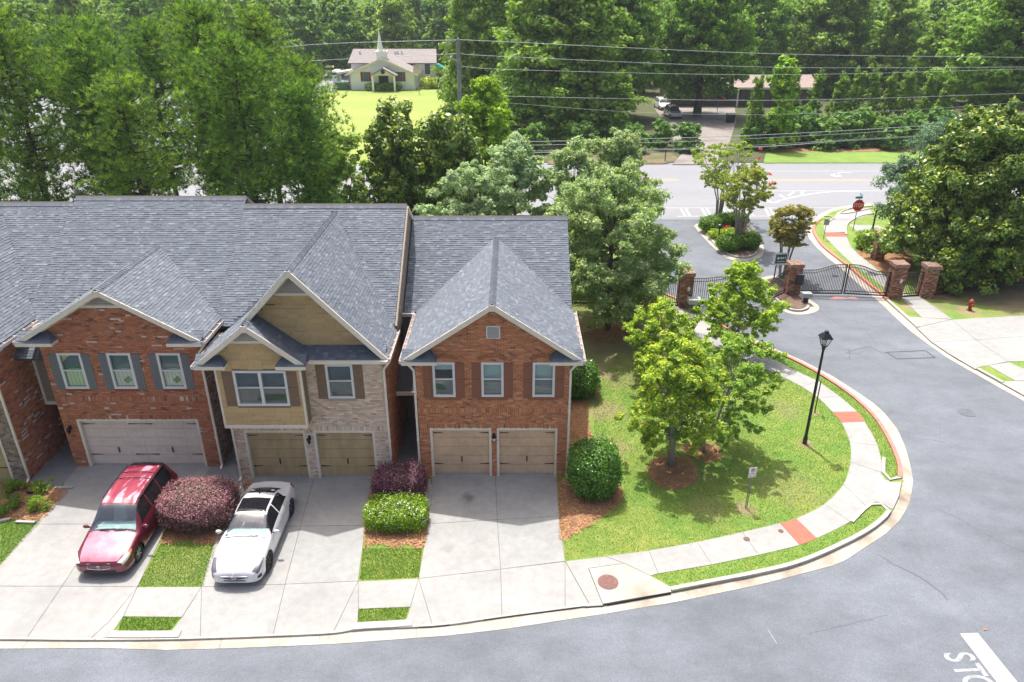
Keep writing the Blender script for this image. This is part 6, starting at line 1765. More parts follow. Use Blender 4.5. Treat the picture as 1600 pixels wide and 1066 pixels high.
# entry island shrubs
il = 'clipped shrubs of the entry island'
for (px, py, r, h, lab) in [(1109, 362, .95, 1.3, 'dark round shrub at the left tip of the entry island'), (1130, 352, .9, 1.0, 'round shrub at the foot of the taller crape myrtle'), (1150, 352, 1.0, 1.1, 'round shrub at the back right of the entry island'),
                            (1137, 392, .95, 1.25, 'bright round shrub left of the nearer crape myrtle'), (1167, 388, 1.05, 1.3, 'round shrub right of the nearer crape myrtle')]:
    g = G(px, py)
    shrub('boxwood_bush', g, ellip(r, r * .9, .05, h, 2.3, .05), 3600, .075, 'hedge_leaf', [(.7, .85, .8), (1.0, 1.1, .8), (.5, .65, .6)], lab, seed=int(px), group=il, inner=core(r, r * .9, .05, h))
shrub('spirea_bush', G(1138, 372), ellip(.75, .6, .05, .75, 2.1, .1), 1600, .07, 'hedge_leaf', [(1.6, 1.45, .8), (1.2, 1.2, .8)], 'lime yellow low shrub in the middle of the entry island', seed=91, group=il)
shrub('spirea_bush', G(1117, 373), ellip(.6, .5, .05, .7, 2.1, .1), 1300, .07, 'hedge_leaf', [(1.9, 1.5, .6), (1.5, 1.3, .6)], 'yellow low shrub beside the island path light', seed=92, group=il)
for (px, py, c, lab) in [(1126, 363, (.75, .08, .05), 'bright red flower clump behind the island path light'), (1137, 362, (.65, .12, .10), 'salmon red flower clump in the middle of the entry island'), (1150, 364, (.22, .035, .03), 'dark red flower clump at the back of the entry island'), (1154, 372, (.6, .25, .04), 'orange flower clump at the crape trunk')]:
    g = G(px, py); e = empty('flower_clump', g, lab, 'flowers', 'flower clumps of the entry island', track=False); rs = np.random.RandomState(int(px))
    q, t = clump_leaves([np.array([rs.normal() * .3, rs.normal() * .25, .28]) for _ in range(8)], [.22] * 8, 60, .06, .8, px, [c, tuple(1.25 * a for a in c)])
    quads_obj('blossom', q, 'petal', e, tint=t)
    q, t = clump_leaves([np.array([rs.normal() * .3, rs.normal() * .25, .12]) for _ in range(8)], [.2] * 8, 40, .07, .5, px, GREENS)
    quads_obj('foliage', q, 'hedge_leaf', e, tint=t)
shrub('boxwood_bush', G(1359, 389), ellip(1.15, .95, .05, 1.45, 2.8, .05), 4200, .085, 'hedge_leaf', [(1.1, 1.1, .8), (.8, .95, .8), (1.6, 1.5, .8)], 'bright square cut bush between the walk and the far brick pillar', seed=95, inner=core(1.1, .9, .05, 1.4), group=il)
shrub('grass_tuft', G(1592, 402), ellip(1.6, 1.2, .05, 1.7, 2.2, .15), 3500, .12, 'hedge_leaf', [(.8, .95, .9), (1.2, 1.2, 1)], 'green shrub at the right photo edge under the huge magnolia', seed=96)
# pale ornamental grass stalks
e = empty('ornamental_grass', G(1562, 412), 'pale tall grass blades in a row behind the shaded lawn on the right', 'grass clump', track=False)
rs = np.random.RandomState(7); n = 260; bx = rs.uniform(-2.2, 2.2, n); by = rs.normal(scale=.25, size=n); h = rs.uniform(.9, 1.6, n); lx = rs.normal(scale=.12, size=n) + .1
q = np.stack([np.stack([bx - .025, by, bx * 0], 1), np.stack([bx + .025, by, bx * 0], 1), np.stack([bx + lx + .02, by, h], 1), np.stack([bx + lx - .02, by, h], 1)], 1)
quads_obj('blade', q, 'grass_blade', e, tint=np.full((n, 3), 1) * np.array([[3.0, 2.3, 3.5]]) * rs.uniform(.7, 1.1, (n, 1)), kind='stuff')
# bare twiggy shrub in front of the gate
e = empty('bare_shrub', G(1082, 520), 'bare grey twiggy shrub in front of the left gate walk', 'shrub', track=False)
m = MB(); rr = random.Random(2)
for k in range(26):
    a = rr.uniform(0, 6.28); l = rr.uniform(1.2, 2.5); p = Vector((0, 0, 0)); d = Vector((math.cos(a) * .35, math.sin(a) * .35, 1)).normalized(); pts = [p.copy()]
    for j in range(4):
        p = p + d * l / 4; d = (d + Vector((rr.uniform(-.3, .3), rr.uniform(-.3, .3), .1))).normalized(); pts.append(p.copy())
    m.tube(pts, [.018, .014, .01, .008, .004], 4, cap=False)
    for j in range(3):
        q_ = pts[2 + j % 3]; m.tube([q_, q_ + Vector((rr.uniform(-.4, .4), rr.uniform(-.4, .4), rr.uniform(.2, .6)))], [.008, .003], 3, cap=False)
m.build('twigs', 'pale_bark', e)
# ============================================================ VEHICLES
def pchip(xs, ys):
    xs = np.array(xs, float); ys = np.array(ys, float); h = np.diff(xs); d = np.diff(ys) / h
    m = np.zeros(len(xs)); m[0] = d[0]; m[-1] = d[-1]
    for i in range(1, len(xs) - 1):
        if d[i - 1] * d[i] > 0:
            w1 = 2 * h[i] + h[i - 1]; w2 = h[i] + 2 * h[i - 1]; m[i] = (w1 + w2) / (w1 / d[i - 1] + w2 / d[i])
    def f(x):
        i = int(np.clip(np.searchsorted(xs, x) - 1, 0, len(xs) - 2)); t = (x - xs[i]) / h[i]
        return (2 * t**3 - 3 * t**2 + 1) * ys[i] + (t**3 - 2 * t**2 + t) * h[i] * m[i] + (-2 * t**3 + 3 * t**2) * ys[i + 1] + (t**3 - t**2) * h[i] * m[i + 1]
    return f
class Shell:
    """car body surface: y along the car from the nose, s round the half section 0..7"""
    def __init__(c, st):
        ys = [r[0] for r in st]
        c.f = [pchip(ys, [r[k] for r in st]) for k in range(1, 8)]; c.L = ys[-1]
    def ring(c, y):
        zu, zs, ws, zb, wb, zt, wt = [f(y) for f in c.f]
        cr = .035 if zt - zb < .25 else .05
        return [(0, zu), (ws * .86, zu), (ws, zs), (ws + .012, zs + (zb - zs) * .55), (wb, zb), (wt, zt - .03), (wt * .55, zt + cr * .6), (0, zt + cr)]
    def P(c, y, s, side=1, off=0.0):
        R_ = c.ring(y); i = min(6, max(0, int(s))); t = s - i
        p1, p2 = R_[i], R_[i + 1]
        p0 = R_[i - 1] if i > 0 else (-R_[1][0], R_[1][1]); p3 = R_[i + 2] if i < 6 else (-R_[6][0], R_[6][1])
        k = .5 if i in (1, 2, 3, 5, 6) else .25
        def h(a, b, cc, d): 
            m1 = (cc - a) * k; m2 = (d - b) * k
            return (2 * t**3 - 3 * t**2 + 1) * b + (t**3 - 2 * t**2 + t) * m1 + (-2 * t**3 + 3 * t**2) * cc + (t**3 - t**2) * m2
        x = h(p0[0], p1[0], p2[0], p3[0]); z = h(p0[1], p1[1], p2[1], p3[1])
        v = Vector((x * side, y, z))
        if off:
            e = .01; a = c.P(min(c.L, y + e), s) - c.P(max(0, y - e), s); b = c.P(y, min(7, s + .02)) - c.P(y, max(0, s - .02))
            n = a.cross(b)
            if n.length > 1e-9:
                n.normalize()
                if n.x * 1 < 0 and abs(n.x) > .2: n = -n
                elif abs(n.x) <= .2 and n.z < 0 and s > 3: n = -n
            v += Vector((n.x * side, n.y, n.z)) * off
        return v
    def patch(c, name, mat, parent, y0, y1, s0, s1, sides=(1, -1), off=.004, ny=10, ns=6, edge=None, smooth=True):
        """edge(ty) -> (s0,s1) shapes the patch along y"""
        out = []
        for sd_ in sides:
            V = []; F = []
            for i in range(ny + 1):
                ty = i / ny; y = y0 + (y1 - y0) * ty
                a, b = edge(ty) if edge else (s0, s1)
                for j in range(ns + 1): V.append(c.P(y, a + (b - a) * j / ns, sd_, off))
            for i in range(ny):
                for j in range(ns):
                    q = (i * (ns + 1) + j, i * (ns + 1) + j + 1, (i + 1) * (ns + 1) + j + 1, (i + 1) * (ns + 1) + j)
                    F.append(q if sd_ > 0 else q[::-1])
            out.append(mesh_obj(name, V, F, mat, parent, smooth=smooth))
        return out
    def span(c, name, mat, parent, y0, y1, s0, off=.004, ny=10, ns=8, yb=None):
        """patch over the centre line from s0 up to the crown, both sides in one"""
        V = []; F = []; m = 2 * ns + 1
        for i in range(ny + 1):
            ty = i / ny
            for j in range(m):
                sd_ = 1 if j <= ns else -1; k = j if j <= ns else 2 * ns - j
                s = s0 + (7 - s0) * k / ns
                y = y0 + (y1 - y0) * ty
                if yb: y += yb(abs(7 - s) / (7 - s0)) 
                V.append(c.P(y, s, sd_, off))
        for i in range(ny):
            for j in range(m - 1): F.append((i * m + j, i * m + j + 1, (i + 1) * m + j + 1, (i + 1) * m + j))
        return mesh_obj(name, V, F, mat, parent, smooth=True)
    def body(c, parent, mat, wheels, wr, holes, extra=()):
        ys = set(np.round(np.arange(0, c.L + .001, .05), 3)) | set(extra)
        for w in wheels:
            ys |= set(np.round(np.linspace(w - wr, w + wr, 15), 3))
        ys = sorted(y for y in ys if 0 <= y <= c.L); ss = [k / 4 for k in range(29)]
        V = []; F = []; m = len(ss)
        for sd_ in (1, -1):
            b0 = len(V)
            for y in ys:
                for s in ss: V.append(c.P(y, s, sd_))
            for i in range(len(ys) - 1):
                for j in range(m - 1):
                    ym = (ys[i] + ys[i + 1]) / 2; sm = (ss[j] + ss[j + 1]) / 2
                    p = (V[b0 + i * m + j] + V[b0 + (i + 1) * m + j + 1]) / 2
                    if sm < 3.99 and any((p.y - w) ** 2 + (p.z - .33) ** 2 < wr ** 2 for w in wheels) and abs(p.x) > .45: continue
                    if any(a <= ym <= b and s0 <= sm <= s1 for (a, b, s0, s1) in holes): continue
                    q = (b0 + i * m + j, b0 + i * m + j + 1, b0 + (i + 1) * m + j + 1, b0 + (i + 1) * m + j)
                    F.append(q if sd_ > 0 else q[::-1])
            
        for (i, rev) in ((0, False), (len(ys) - 1, True)):
            loop = [i * m + j for j in range(m)] + [len(ys) * m + i * m + j for j in range(m - 2, 0, -1)]
            F.append(tuple(loop) if rev else tuple(loop[::-1]))
        o = mesh_obj('body', V, F, mat, parent, smooth=True)
        return o
def wheel(car, x, y, r, w, rim, spokes, side):
    m = MB(); c = 28; V = []
    prof = [(-w / 2, r * .70), (-w / 2, r * .93), (-w / 2 + .025, r), (w / 2 - .025, r), (w / 2, r * .93), (w / 2, r * .70), (w / 2 - .03, r * .66), (-w / 2 + .03, r * .66)]
    vs = []; fs = []
    for (xx, rr) in prof:
        for k in range(c):
            t = 2 * math.pi * k / c; vs.append((x + xx, y + rr * math.cos(t), r + rr * math.sin(t)))
    n = len(prof)
    for i in range(n):
        i2 = (i + 1) % n
        for k in range(c):
            k2 = (k + 1) % c; fs.append((i * c + k, i2 * c + k, i2 * c + k2, i * c + k2))
    W_ = mesh_obj('wheel', vs, fs, 'tyre', car, smooth=False)
    xo = x + side * (w / 2 - .03); xi = x + side * (w / 2 - .09)
    m = MB()
    for k in range(c):
        t = 2 * math.pi * k / c; t2 = 2 * math.pi * (k + 1) / c
        a = lambda rr, tt, xx: (xx, y + rr * math.cos(tt), r + rr * math.sin(tt))
        m.add([a(r * .70, t, xo), a(r * .70, t2, xo), a(r * .62, t2, xo - side * .01), a(r * .62, t, xo - side * .01)], [(0, 1, 2, 3)])
        m.add([a(r * .62, t, xo - side * .01), a(r * .62, t2, xo - side * .01), a(r * .6, t2, x), a(r * .6, t, x)], [(0, 1, 2, 3)])
    for k in range(spokes):
        t = 2 * math.pi * k / spokes + .2
        for dt in ((-.10, .10) if spokes < 7 else (0,)):
            m.beam((xo - side * .02, y + r * .12 * math.cos(t), r + r * .12 * math.sin(t)), (xo - side * .012, y + r * .64 * math.cos(t + dt), r + r * .64 * math.sin(t + dt)), .03, .045 if spokes < 7 else .05, up=(1, 0, 0))
    m.ball((xo - side * .02, y, r), r * .17, 10, 6)
    m.build('rim', rim, W_)
    MB().add([(xi, y + r * .64 * math.cos(2 * math.pi * k / 20), r + r * .64 * math.sin(2 * math.pi * k / 20)) for k in range(20)], [tuple(range(20))]).build('brake_shade', 'black_plastic', W_)
    return W_
def mirror(car, x, y, z, mat, s):
    e = MB().ball((s * (x + .13), y, z), .10, 12, 8, 1.15, .62, .75).build('wing_mirror', mat, car, smooth=True)
    MB().beam((s * (x - .02), y + .02, z - .05), (s * (x + .08), y, z - .03), .05, .04).build('mirror_arm', 'black_plastic', e)
def seats(car, rows, mat, belt):
    for (y, xs) in rows:
        for x in xs:
            e = MB().box(x - .24, x + .24, y - .45, y + .08, .42, .60).build('seat', mat, car)
            MB().add([(x - .23, y + .02, .6), (x + .23, y + .02, .6), (x + .20, y + .20, 1.12), (x - .20, y + .20, 1.12), (x - .23, y + .14, .6), (x + .23, y + .14, .6), (x + .20, y + .30, 1.10), (x - .20, y + .30, 1.10)],
                     [(0, 1, 2, 3), (7, 6, 5, 4), (0, 4, 5, 1), (1, 5, 6, 2), (2, 6, 7, 3), (3, 7, 4, 0)]).build('backrest', mat, e)
            MB().ball((x, y + .26, 1.2), .12, 8, 6, 1, .5, .8).build('headrest', mat, e, smooth=True)
def steering(car, x, y, z):
    m = MB()
    for k in range(20):
        t = 2 * math.pi * k / 20; t2 = 2 * math.pi * (k + 1) / 20
        m.beam((x + .18 * math.cos(t), y + .08 * math.sin(t), z + .16 * math.sin(t)), (x + .18 * math.cos(t2), y + .08 * math.sin(t2), z + .16 * math.sin(t2)), .03, .03)
    m.beam((x - .17, y, z), (x + .17, y, z), .03, .03); m.beam((x, y, z), (x, y - .06, z - .15), .04, .03)
    m.build('steering_wheel', 'black_plastic', car)

def under(car, L, w, z=.24):
    MB().box(-w, w, .35, L - .35, z, z + .14).build('floor_pan', 'black_plastic', car)
# ---------------- burgundy minivan       y, zu, zs, ws, zb, wb, zt, wt
VAN = Shell([(0, .28, .34, .60, .56, .62, .60, .50), (.07, .24, .32, .78, .63, .77, .69, .62), (.25, .21, .31, .90, .72, .86, .79, .70), (.55, .20, .30, .94, .80, .90, .88, .76), (.95, .20, .30, .955, .88, .92, .97, .80), (1.22, .20, .30, .96, .93, .93, 1.03, .80),
             (1.30, .20, .30, .96, .95, .935, 1.07, .80), (1.62, .20, .30, .96, .97, .935, 1.36, .735), (1.98, .20, .30, .96, .99, .935, 1.64, .67), (2.2, .20, .30, .96, 1.0, .935, 1.71, .66), (3.2, .20, .30, .96, 1.02, .935, 1.76, .67),
             (4.2, .21, .30, .955, 1.03, .925, 1.73, .655), (4.55, .22, .31, .945, 1.03, .91, 1.66, .63), (4.72, .24, .32, .93, 1.02, .89, 1.42, .66), (4.86, .27, .34, .90, .98, .85, 1.10, .72), (4.93, .30, .36, .84, .90, .80, .95, .70)])
van = empty('minivan', (0, 0, 0), 'burgundy minivan with faded pink hood and peeling roof clear coat on the left driveway', 'van', track=False)
vh = [(1.32, 1.97, 5, 7), (1.78, 2.52, 4.25, 4.9), (2.60, 3.42, 4.25, 4.9), (3.50, 4.42, 4.25, 4.9), (4.60, 4.82, 5, 7)]
bo = VAN.body(van, 'burgundy_paint', (.93, 3.82), .385, vh, extra=[a for h in vh for a in h[:2]])
VAN.span('hood', 'faded_burgundy', van, .06, 1.27, 5.02, off=.006, ny=16, yb=lambda k: .05 * k * k)
VAN.span('windshield', 'car_glass', van, 1.30, 1.99, 5.0, off=.004)
VAN.span('rear_window', 'privacy_glass', van, 4.58, 4.84, 5.0, off=.004)
VAN.span('roof_skin', 'peeled_burgundy', van, 2.02, 4.25, 5.25, off=.006, ny=18)
VAN.span('rear_spoiler', 'black_plastic', van, 4.34, 4.56, 5.0, off=.012)
VAN.span('cowl_panel', 'black_plastic', van, 1.24, 1.31, 5.0, off=.008)
for (a, b) in ((1.62, 2.52), (2.60, 3.42), (3.50, 4.42)):
    VAN.patch('side_window', 'privacy_glass' if a > 2 else 'privacy_glass', van, a, b, 4.25, 4.9, off=.002, edge=(lambda t: (4.25, 4.25 + .65 * min(1, t * 2.6 + .08))) if a < 2 else None)
for y in (1.56, 2.56, 3.46): VAN.patch('door_seam', 'black_plastic', van, y, y + .012, 2.1, 4.2, off=.003, ny=1, ns=8)
VAN.patch('hood_seam', 'black_plastic', van, .12, 1.26, 4.98, 5.01, off=.008, ny=12, ns=1)
VAN.patch('side_moulding', 'burgundy_paint', van, 1.45, 3.35, 2.75, 3.0, off=.018, ny=12, ns=2)
for y in (2.40, 2.68): VAN.patch('door_handle', 'burgundy_paint', van, y, y + .14, 3.55, 3.72, off=.03, ny=2, ns=2)
for l in VAN.patch('headlight', 'headlight_clear', van, .07, .46, 3.4, 4.5, off=.010, ny=8, edge=lambda t: (3.45 + .15 * t, 4.95 - .70 * t)): pass
VAN.patch('turn_signal', 'amber', van, .46, .60, 3.6, 4.15, off=.012, ny=3, edge=lambda t: (3.60 + .15 * t, 4.17 - .1 * t))
VAN.patch('tail_light', 'tail_red', van, 4.68, 4.88, 3.4, 4.8, off=.010, ny=4)

# grille, bumper slot, plate and emblem stand on the nose
m = MB(); n = 12
for k in range(n):
    a = -.36 + .72 * k / n; b = -.36 + .72 * (k + 1) / n; f_ = lambda x: .045 * (1 - (x / .36) ** 2)
    za, zb_ = .50 - f_(a) * .9, .50 - f_(b) * .9
    m.add([(a, -.02, za), (b, -.02, zb_), (b, .04, .645), (a, .04, .645)], [(0, 1, 2, 3)])
gr = m.build('grille', 'blue_grille', van)
m = MB()
for k in range(n):
    a = -.38 + .76 * k / n; b = -.38 + .76 * (k + 1) / n
    m.beam((a, -.016, .49 - .05 * (1 - (a / .38) ** 2)), (b, -.016, .49 - .05 * (1 - (b / .38) ** 2)), .02, .02); m.beam((a, .035, .65), (b, .035, .65), .022, .02)
m.beam((-.38, -.014, .49), (-.38, .035, .65), .02, .02); m.beam((.38, -.014, .49), (.38, .035, .65), .02, .02)
m.build('grille_surround', 'chrome', gr)
m = MB()
for z in (.51, .55, .59): m.beam((-.34, -.02 + (z - .5) * .4, z), (.34, -.02 + (z - .5) * .4, z), .008, .006)
m.build('grille_bar', 'chrome', gr)
m = MB()
for k in range(16):
    t = 2 * math.pi * k / 16; t2 = 2 * math.pi * (k + 1) / 16
    m.beam((.065 * math.cos(t), -.03, .55 + .05 * math.sin(t)), (.065 * math.cos(t2), -.03, .55 + .05 * math.sin(t2)), .014, .012)
m.beam((-.03, -.03, .52), (-.02, -.03, .58), .014, .01).beam((.03, -.03, .52), (.02, -.03, .58), .014, .01).beam((-.025, -.03, .55), (.025, -.03, .55), .014, .01)
m.build('emblem', 'chrome', van)
MB().box(-.55, .55, -.02, .02, .31, .37).build('bumper_slot', 'black_plastic', van)
for s in (1, -1):
    for y in (.93, 3.82): wheel(van, s * .84, y, .33, .2, 'alloy', 7, s)
    mirror(van, .93, 1.52, 1.06, 'burgundy_paint', s)
    VAN_r = [VAN.P(y, 5.08, s, .04) for y in np.linspace(2.3, 4.3, 10)]
    MB().tube(VAN_r, .018, 6).build('roof_rail', 'black_plastic', van)
    MB().tube([(s * .08 + s * .0, 1.22, 1.09), (s * .45, 1.25, 1.09), (s * .2 + .3, 1.33, 1.12)], .01, 4).build('wiper', 'black_plastic', van)
for y in (3.35, 3.75):
    MB().tube([VAN.P(y, 5.08, 1, .05), VAN.P(y, 6.2, 1, .06), VAN.P(y, 7, 1, .06), VAN.P(y, 6.2, -1, .06), VAN.P(y, 5.08, -1, .05)], .016, 6).build('roof_crossbar', 'black_plastic', van)
MB().box(-.84, .84, 1.32, 1.85, .80, .99).box(-.84, .84, 1.85, 1.95, .7, .95).build('dashboard', 'interior_grey', van)
MB().add([(-.05, 1.45, 1.0), (.12, 1.45, 1.0), (.12, 1.6, 1.005), (-.05, 1.6, 1.005)], [(0, 1, 2, 3)]).build('paper_sheet', 'paper_white', van)
steering(van, .38, 1.98, 1.0); seats(van, [(2.5, (-.4, .4)), (3.3, (-.4, .4))], 'interior_beige', 1)
under(van, 4.93, .8)
place(van, (-14.22, 19.62, .015), math.radians(1.0))

# ---------------- white coupe
CAR = Shell([(0, .24, .30, .52, .46, .54, .52, .44), (.07, .20, .28, .70, .55, .70, .62, .58), (.25, .17, .27, .84, .65, .80, .71, .64), (.6, .16, .26, .89, .74, .85, .80, .68), (1.0, .16, .26, .905, .82, .87, .88, .71), (1.32, .16, .26, .91, .87, .88, .94, .73),
             (1.40, .16, .26, .91, .88, .88, .97, .73), (1.75, .16, .26, .91, .90, .88, 1.17, .66), (2.10, .16, .26, .91, .91, .88, 1.34, .59), (2.35, .16, .26, .91, .92, .88, 1.39, .58), (2.8, .16, .26, .91, .94, .88, 1.40, .58), (3.2, .16, .26, .915, .95, .875, 1.34, .565),
             (3.6, .17, .27, .915, .95, .865, 1.20, .56), (3.9, .18, .28, .91, .94, .84, 1.06, .60), (4.2, .20, .29, .89, .92, .80, .985, .62), (4.42, .22, .30, .86, .89, .76, .95, .62), (4.56, .25, .32, .80, .80, .70, .86, .58), (4.62, .28, .34, .72, .70, .64, .74, .52)])
car = empty('coupe_car', (0, 0, 0), 'white coupe with dark panoramic roof glass parked on the driveway of the khaki gabled house', 'car', track=False)
ch = [(1.42, 2.08, 5, 7), (2.18, 2.86, 5.25, 7), (1.62, 2.55, 4.2, 4.88), (2.62, 3.45, 4.2, 4.88), (3.28, 3.88, 5.25, 7)]
CAR.body(car, 'white_paint', (.90, 3.68), .375, ch, extra=[a for h in ch for a in h[:2]])
CAR.span('windshield', 'car_glass', car, 1.39, 2.10, 5.0, off=.004, yb=lambda k: .10 * k * k)
CAR.span('panoramic_roof', 'privacy_glass', car, 2.17, 2.87, 5.22, off=.004)
CAR.span('rear_window', 'privacy_glass', car, 3.26, 3.90, 5.22, off=.004)
CAR.span('hood_edge', 'black_plastic', car, 1.345, 1.375, 5.0, off=.004, ny=1)
for (a, b) in ((1.50, 2.56), (2.62, 3.52)):
    CAR.patch('side_window', 'privacy_glass', car, a, b, 4.2, 4.88, off=.003, ny=12, edge=(lambda t: (4.2, 4.2 + .68 * min(1, t * 2.4 + .05))) if a < 2 else (lambda t: (4.2, 4.2 + .68 * min(1, (1 - t) * 2.2 + .05))))
for y in (1.48, 2.59, 3.30): CAR.patch('door_seam', 'sign_back', car, y, y + .010, 2.1, 4.1, off=.002, ny=1, ns=8)
for y in (2.40, 3.18): CAR.patch('door_handle', 'white_paint', car, y, y + .17, 3.55, 3.68, off=.03, ny=2, ns=2)
CAR.patch('headlight', 'headlight_dark', car, .10, .62, 3.3, 4.4, off=.008, ny=10, edge=lambda t: (3.45 + .55 * t, 5.05 - .45 * t))
CAR.patch('hood_seam', 'sign_back', car, .14, 1.36, 4.97, 4.995, off=.006, ny=12, ns=1)
CAR.span('trunk_seam', 'sign_back', car, 3.98, 3.992, 5.0, off=.004, ny=1)
CAR.patch('turn_signal', 'amber', car, .50, .60, 3.9, 4.05, off=.012, ny=2)
CAR.patch('tail_light', 'tail_red', car, 4.28, 4.58, 3.3, 4.2, off=.008, ny=5)
CAR.patch('fog_intake', 'black_plastic', car, .10, .24, 2.3, 2.9, off=.006, ny=3)
m = MB(); V = []
for k in range(n):
    a = -.42 + .84 * k / n; b = -.42 + .84 * (k + 1) / n; g_ = lambda x: max(.1, 1 - (x / .46) ** 2)
    m.add([(a * 1.15, -.03 + .12 * a * a, .47 - .07 * g_(a)), (b * 1.15, -.03 + .12 * b * b, .47 - .07 * g_(b)), (b * 1.15, .045 + .12 * b * b, .54 + .05 * g_(b)), (a * 1.15, .045 + .12 * a * a, .54 + .05 * g_(a))], [(0, 1, 2, 3)])
gr = m.build('grille', 'blue_grille', car)
MB().beam((-.45, -.02, .52), (.45, -.02, .52), .02, .03).build('grille_bar', 'chrome', gr)
m = MB()
for k in range(18):
    t = 2 * math.pi * k / 18; t2 = 2 * math.pi * (k + 1) / 18
    m.beam((.075 * math.cos(t), -.035 + .02 * math.sin(t), .51 + .075 * math.sin(t)), (.075 * math.cos(t2), -.035 + .02 * math.sin(t2), .51 + .075 * math.sin(t2)), .02, .018)
for k in range(3):
    t = math.pi / 2 + 2 * math.pi * k / 3; m.beam((0, -.035, .51), (.07 * math.cos(t), -.035, .51 + .07 * math.sin(t)), .018, .016)
m.build('emblem', 'chrome', car)
m = MB()
for k in range(n):
    a = -.56 + 1.12 * k / n; b = -.56 + 1.12 * (k + 1) / n
    m.add([(a, .0 + .14 * a * a - .02, .31), (b, .0 + .14 * b * b - .02, .31), (b, .0 + .14 * b * b - .02, .355), (a, .0 + .14 * a * a - .02, .355)], [(0, 1, 2, 3)])
m.build('lower_intake', 'blue_grille', car)
CAR.patch('wheel_arch_trim', 'white_paint', car, .52, 1.28, 2.0, 2.05, off=.004, ny=4, ns=1)
for s in (1, -1):
    for y in (.90, 3.68): wheel(car, s * .82, y, .325, .22, 'dark_alloy', 5, s)
    mirror(car, .90, 1.62, .98, 'white_paint', s)
    MB().tube([(s * .1, 1.36, .985), (s * .1 + .35, 1.40, 1.0)], .009, 4).build('wiper', 'black_plastic', car)
MB().ball((0, 3.18, 1.42), .05, 8, 6, .5, 1.3, .9).build('roof_antenna', 'black_plastic', car, smooth=True)
MB().box(-.80, .80, 1.42, 1.86, .70, .90).build('dashboard', 'interior_grey', car)
steering(car, .36, 2.02, .93); seats(car, [(2.55, (-.37, .37)), (3.25, (-.37, .37))], 'interior_beige', 1)
under(car, 4.62, .76, .2)
place(car, (-9.42, 19.18, .015), math.radians(.5), (1.0, 1.06, 1.04))

# ---------------- parked cars far across the road, reuse of the same shapes in silver
def far_car(loc, rz, label, mat):
    e = empty('parked_car', (0, 0, 0), label, 'car', 'cars on the shared drive', track=False)
    hh = [(1.32, 1.97, 5, 7)]
    VAN.body(e, mat, (.93, 3.82), .385, [], extra=[1.32, 1.97, 4.6, 4.82])
    VAN.span('windshield', 'headlight_dark', e, 1.30, 1.99, 5.0, off=.006); VAN.span('rear_window', 'headlight_dark', e, 4.58, 4.84, 5.0, off=.006)
    for (a, b) in ((1.78, 2.52), (2.60, 3.42), (3.50, 4.42)): VAN.patch('side_window', 'headlight_dark', e, a, b, 4.25, 4.9, off=.005)
    VAN.patch('headlight', 'headlight_clear', e, .07, .46, 3.5, 4.5, off=.012)
    MB().box(-.8, .8, -.03, .02, .26, .42).build('bumper', 'black_plastic', e)
    for s in (1, -1):
        for y in (.93, 3.82): wheel(e, s * .84, y, .33, .2, 'alloy', 7, s)
        mirror(e, .93, 1.52, 1.06, mat, s)
    under(e, 4.9, .8)
    place(e, loc, rz, 1.0); return e
g = G(1057, 187); far_car((g.x, g.y, .02), .06, 'silver wagon facing the road on the shaded drive under the oak', 'silver_paint')
g = G(1044, 176); far_car((g.x, g.y + 2, .02), .1, 'white car mostly hidden behind the silver wagon', 'white_paint')

# ============================================================ STREET THINGS
def street_lamp(loc, h, label):
    e = empty('street_lamp', loc, label, 'street lamp'); x, y = loc[0], loc[1]
    MB().lathe((x, y, 0), [(-.02, .10), (.35, .095), (.42, .07), (h * .5, .062), (h - .75, .05), (h - .72, .075), (h - .66, .075), (h - .60, .09), (h - .55, .05)], 12).build('pole', 'black_metal', e)
    zb = h - .55; a, b = .095, .195; H_ = .38
    fr = MB()
    for sx in (-1, 1):
        for sy in (-1, 1): fr.beam((x + sx * a, y + sy * a, zb), (x + sx * b, y + sy * b, zb + H_), .025, .025)
    for k in (0, 1):
        w = (a, b)[k]; z = (zb, zb + H_)[k]
        for (p, q) in (((-w, -w), (w, -w)), ((w, -w), (w, w)), ((w, w), (-w, w)), ((-w, w), (-w, -w))): fr.beam((x + p[0], y + p[1], z), (x + q[0], y + q[1], z), .03, .03)
    L = fr.build('lantern', 'black_metal', e)
    t = b + .05
    MB().add([(x - t, y - t, zb + H_), (x + t, y - t, zb + H_), (x + t, y + t, zb + H_), (x - t, y + t, zb + H_), (x - .11, y - .11, zb + H_ + .2), (x + .11, y - .11, zb + H_ + .2), (x + .11, y + .11, zb + H_ + .2), (x - .11, y + .11, zb + H_ + .2)],
             [(0, 1, 5, 4), (1, 2, 6, 5), (2, 3, 7, 6), (3, 0, 4, 7), (4, 5, 6, 7), (3, 2, 1, 0)]).box(x - .07, x + .07, y - .07, y + .07, zb + H_ + .2, zb + H_ + .30).build('lantern_roof', 'black_metal', L)
    g = MB()
    for (p, q) in (((-1, -1), (1, -1)), ((1, -1), (1, 1)), ((1, 1), (-1, 1)), ((-1, 1), (-1, -1))):
        g.add([(x + p[0] * a, y + p[1] * a, zb + .01), (x + q[0] * a, y + q[1] * a, zb + .01), (x + q[0] * b, y + q[1] * b, zb + H_ - .01), (x + p[0] * b, y + p[1] * b, zb + H_ - .01)], [(0, 1, 2, 3)])
    g.build('lantern_glass', 'window_glass', L)
    MB().lathe((x, y, zb), [(.02, .04), (.1, .03), (.12, .05), (.26, .05), (.3, .01)], 8).build('lamp_bulb', 'lamp_glass', L)
    return e
g = G(1257, 693); street_lamp((g.x, g.y, 0), 5.45, 'tall black lantern street lamp standing on the corner lawn')
g = G(1141, 380); 
e = empty('path_light', g, 'short black path light among the flowers of the entry island', 'path light')
g = G(1122, 377); e.location = g; ORG[e.name] = Vector(g)
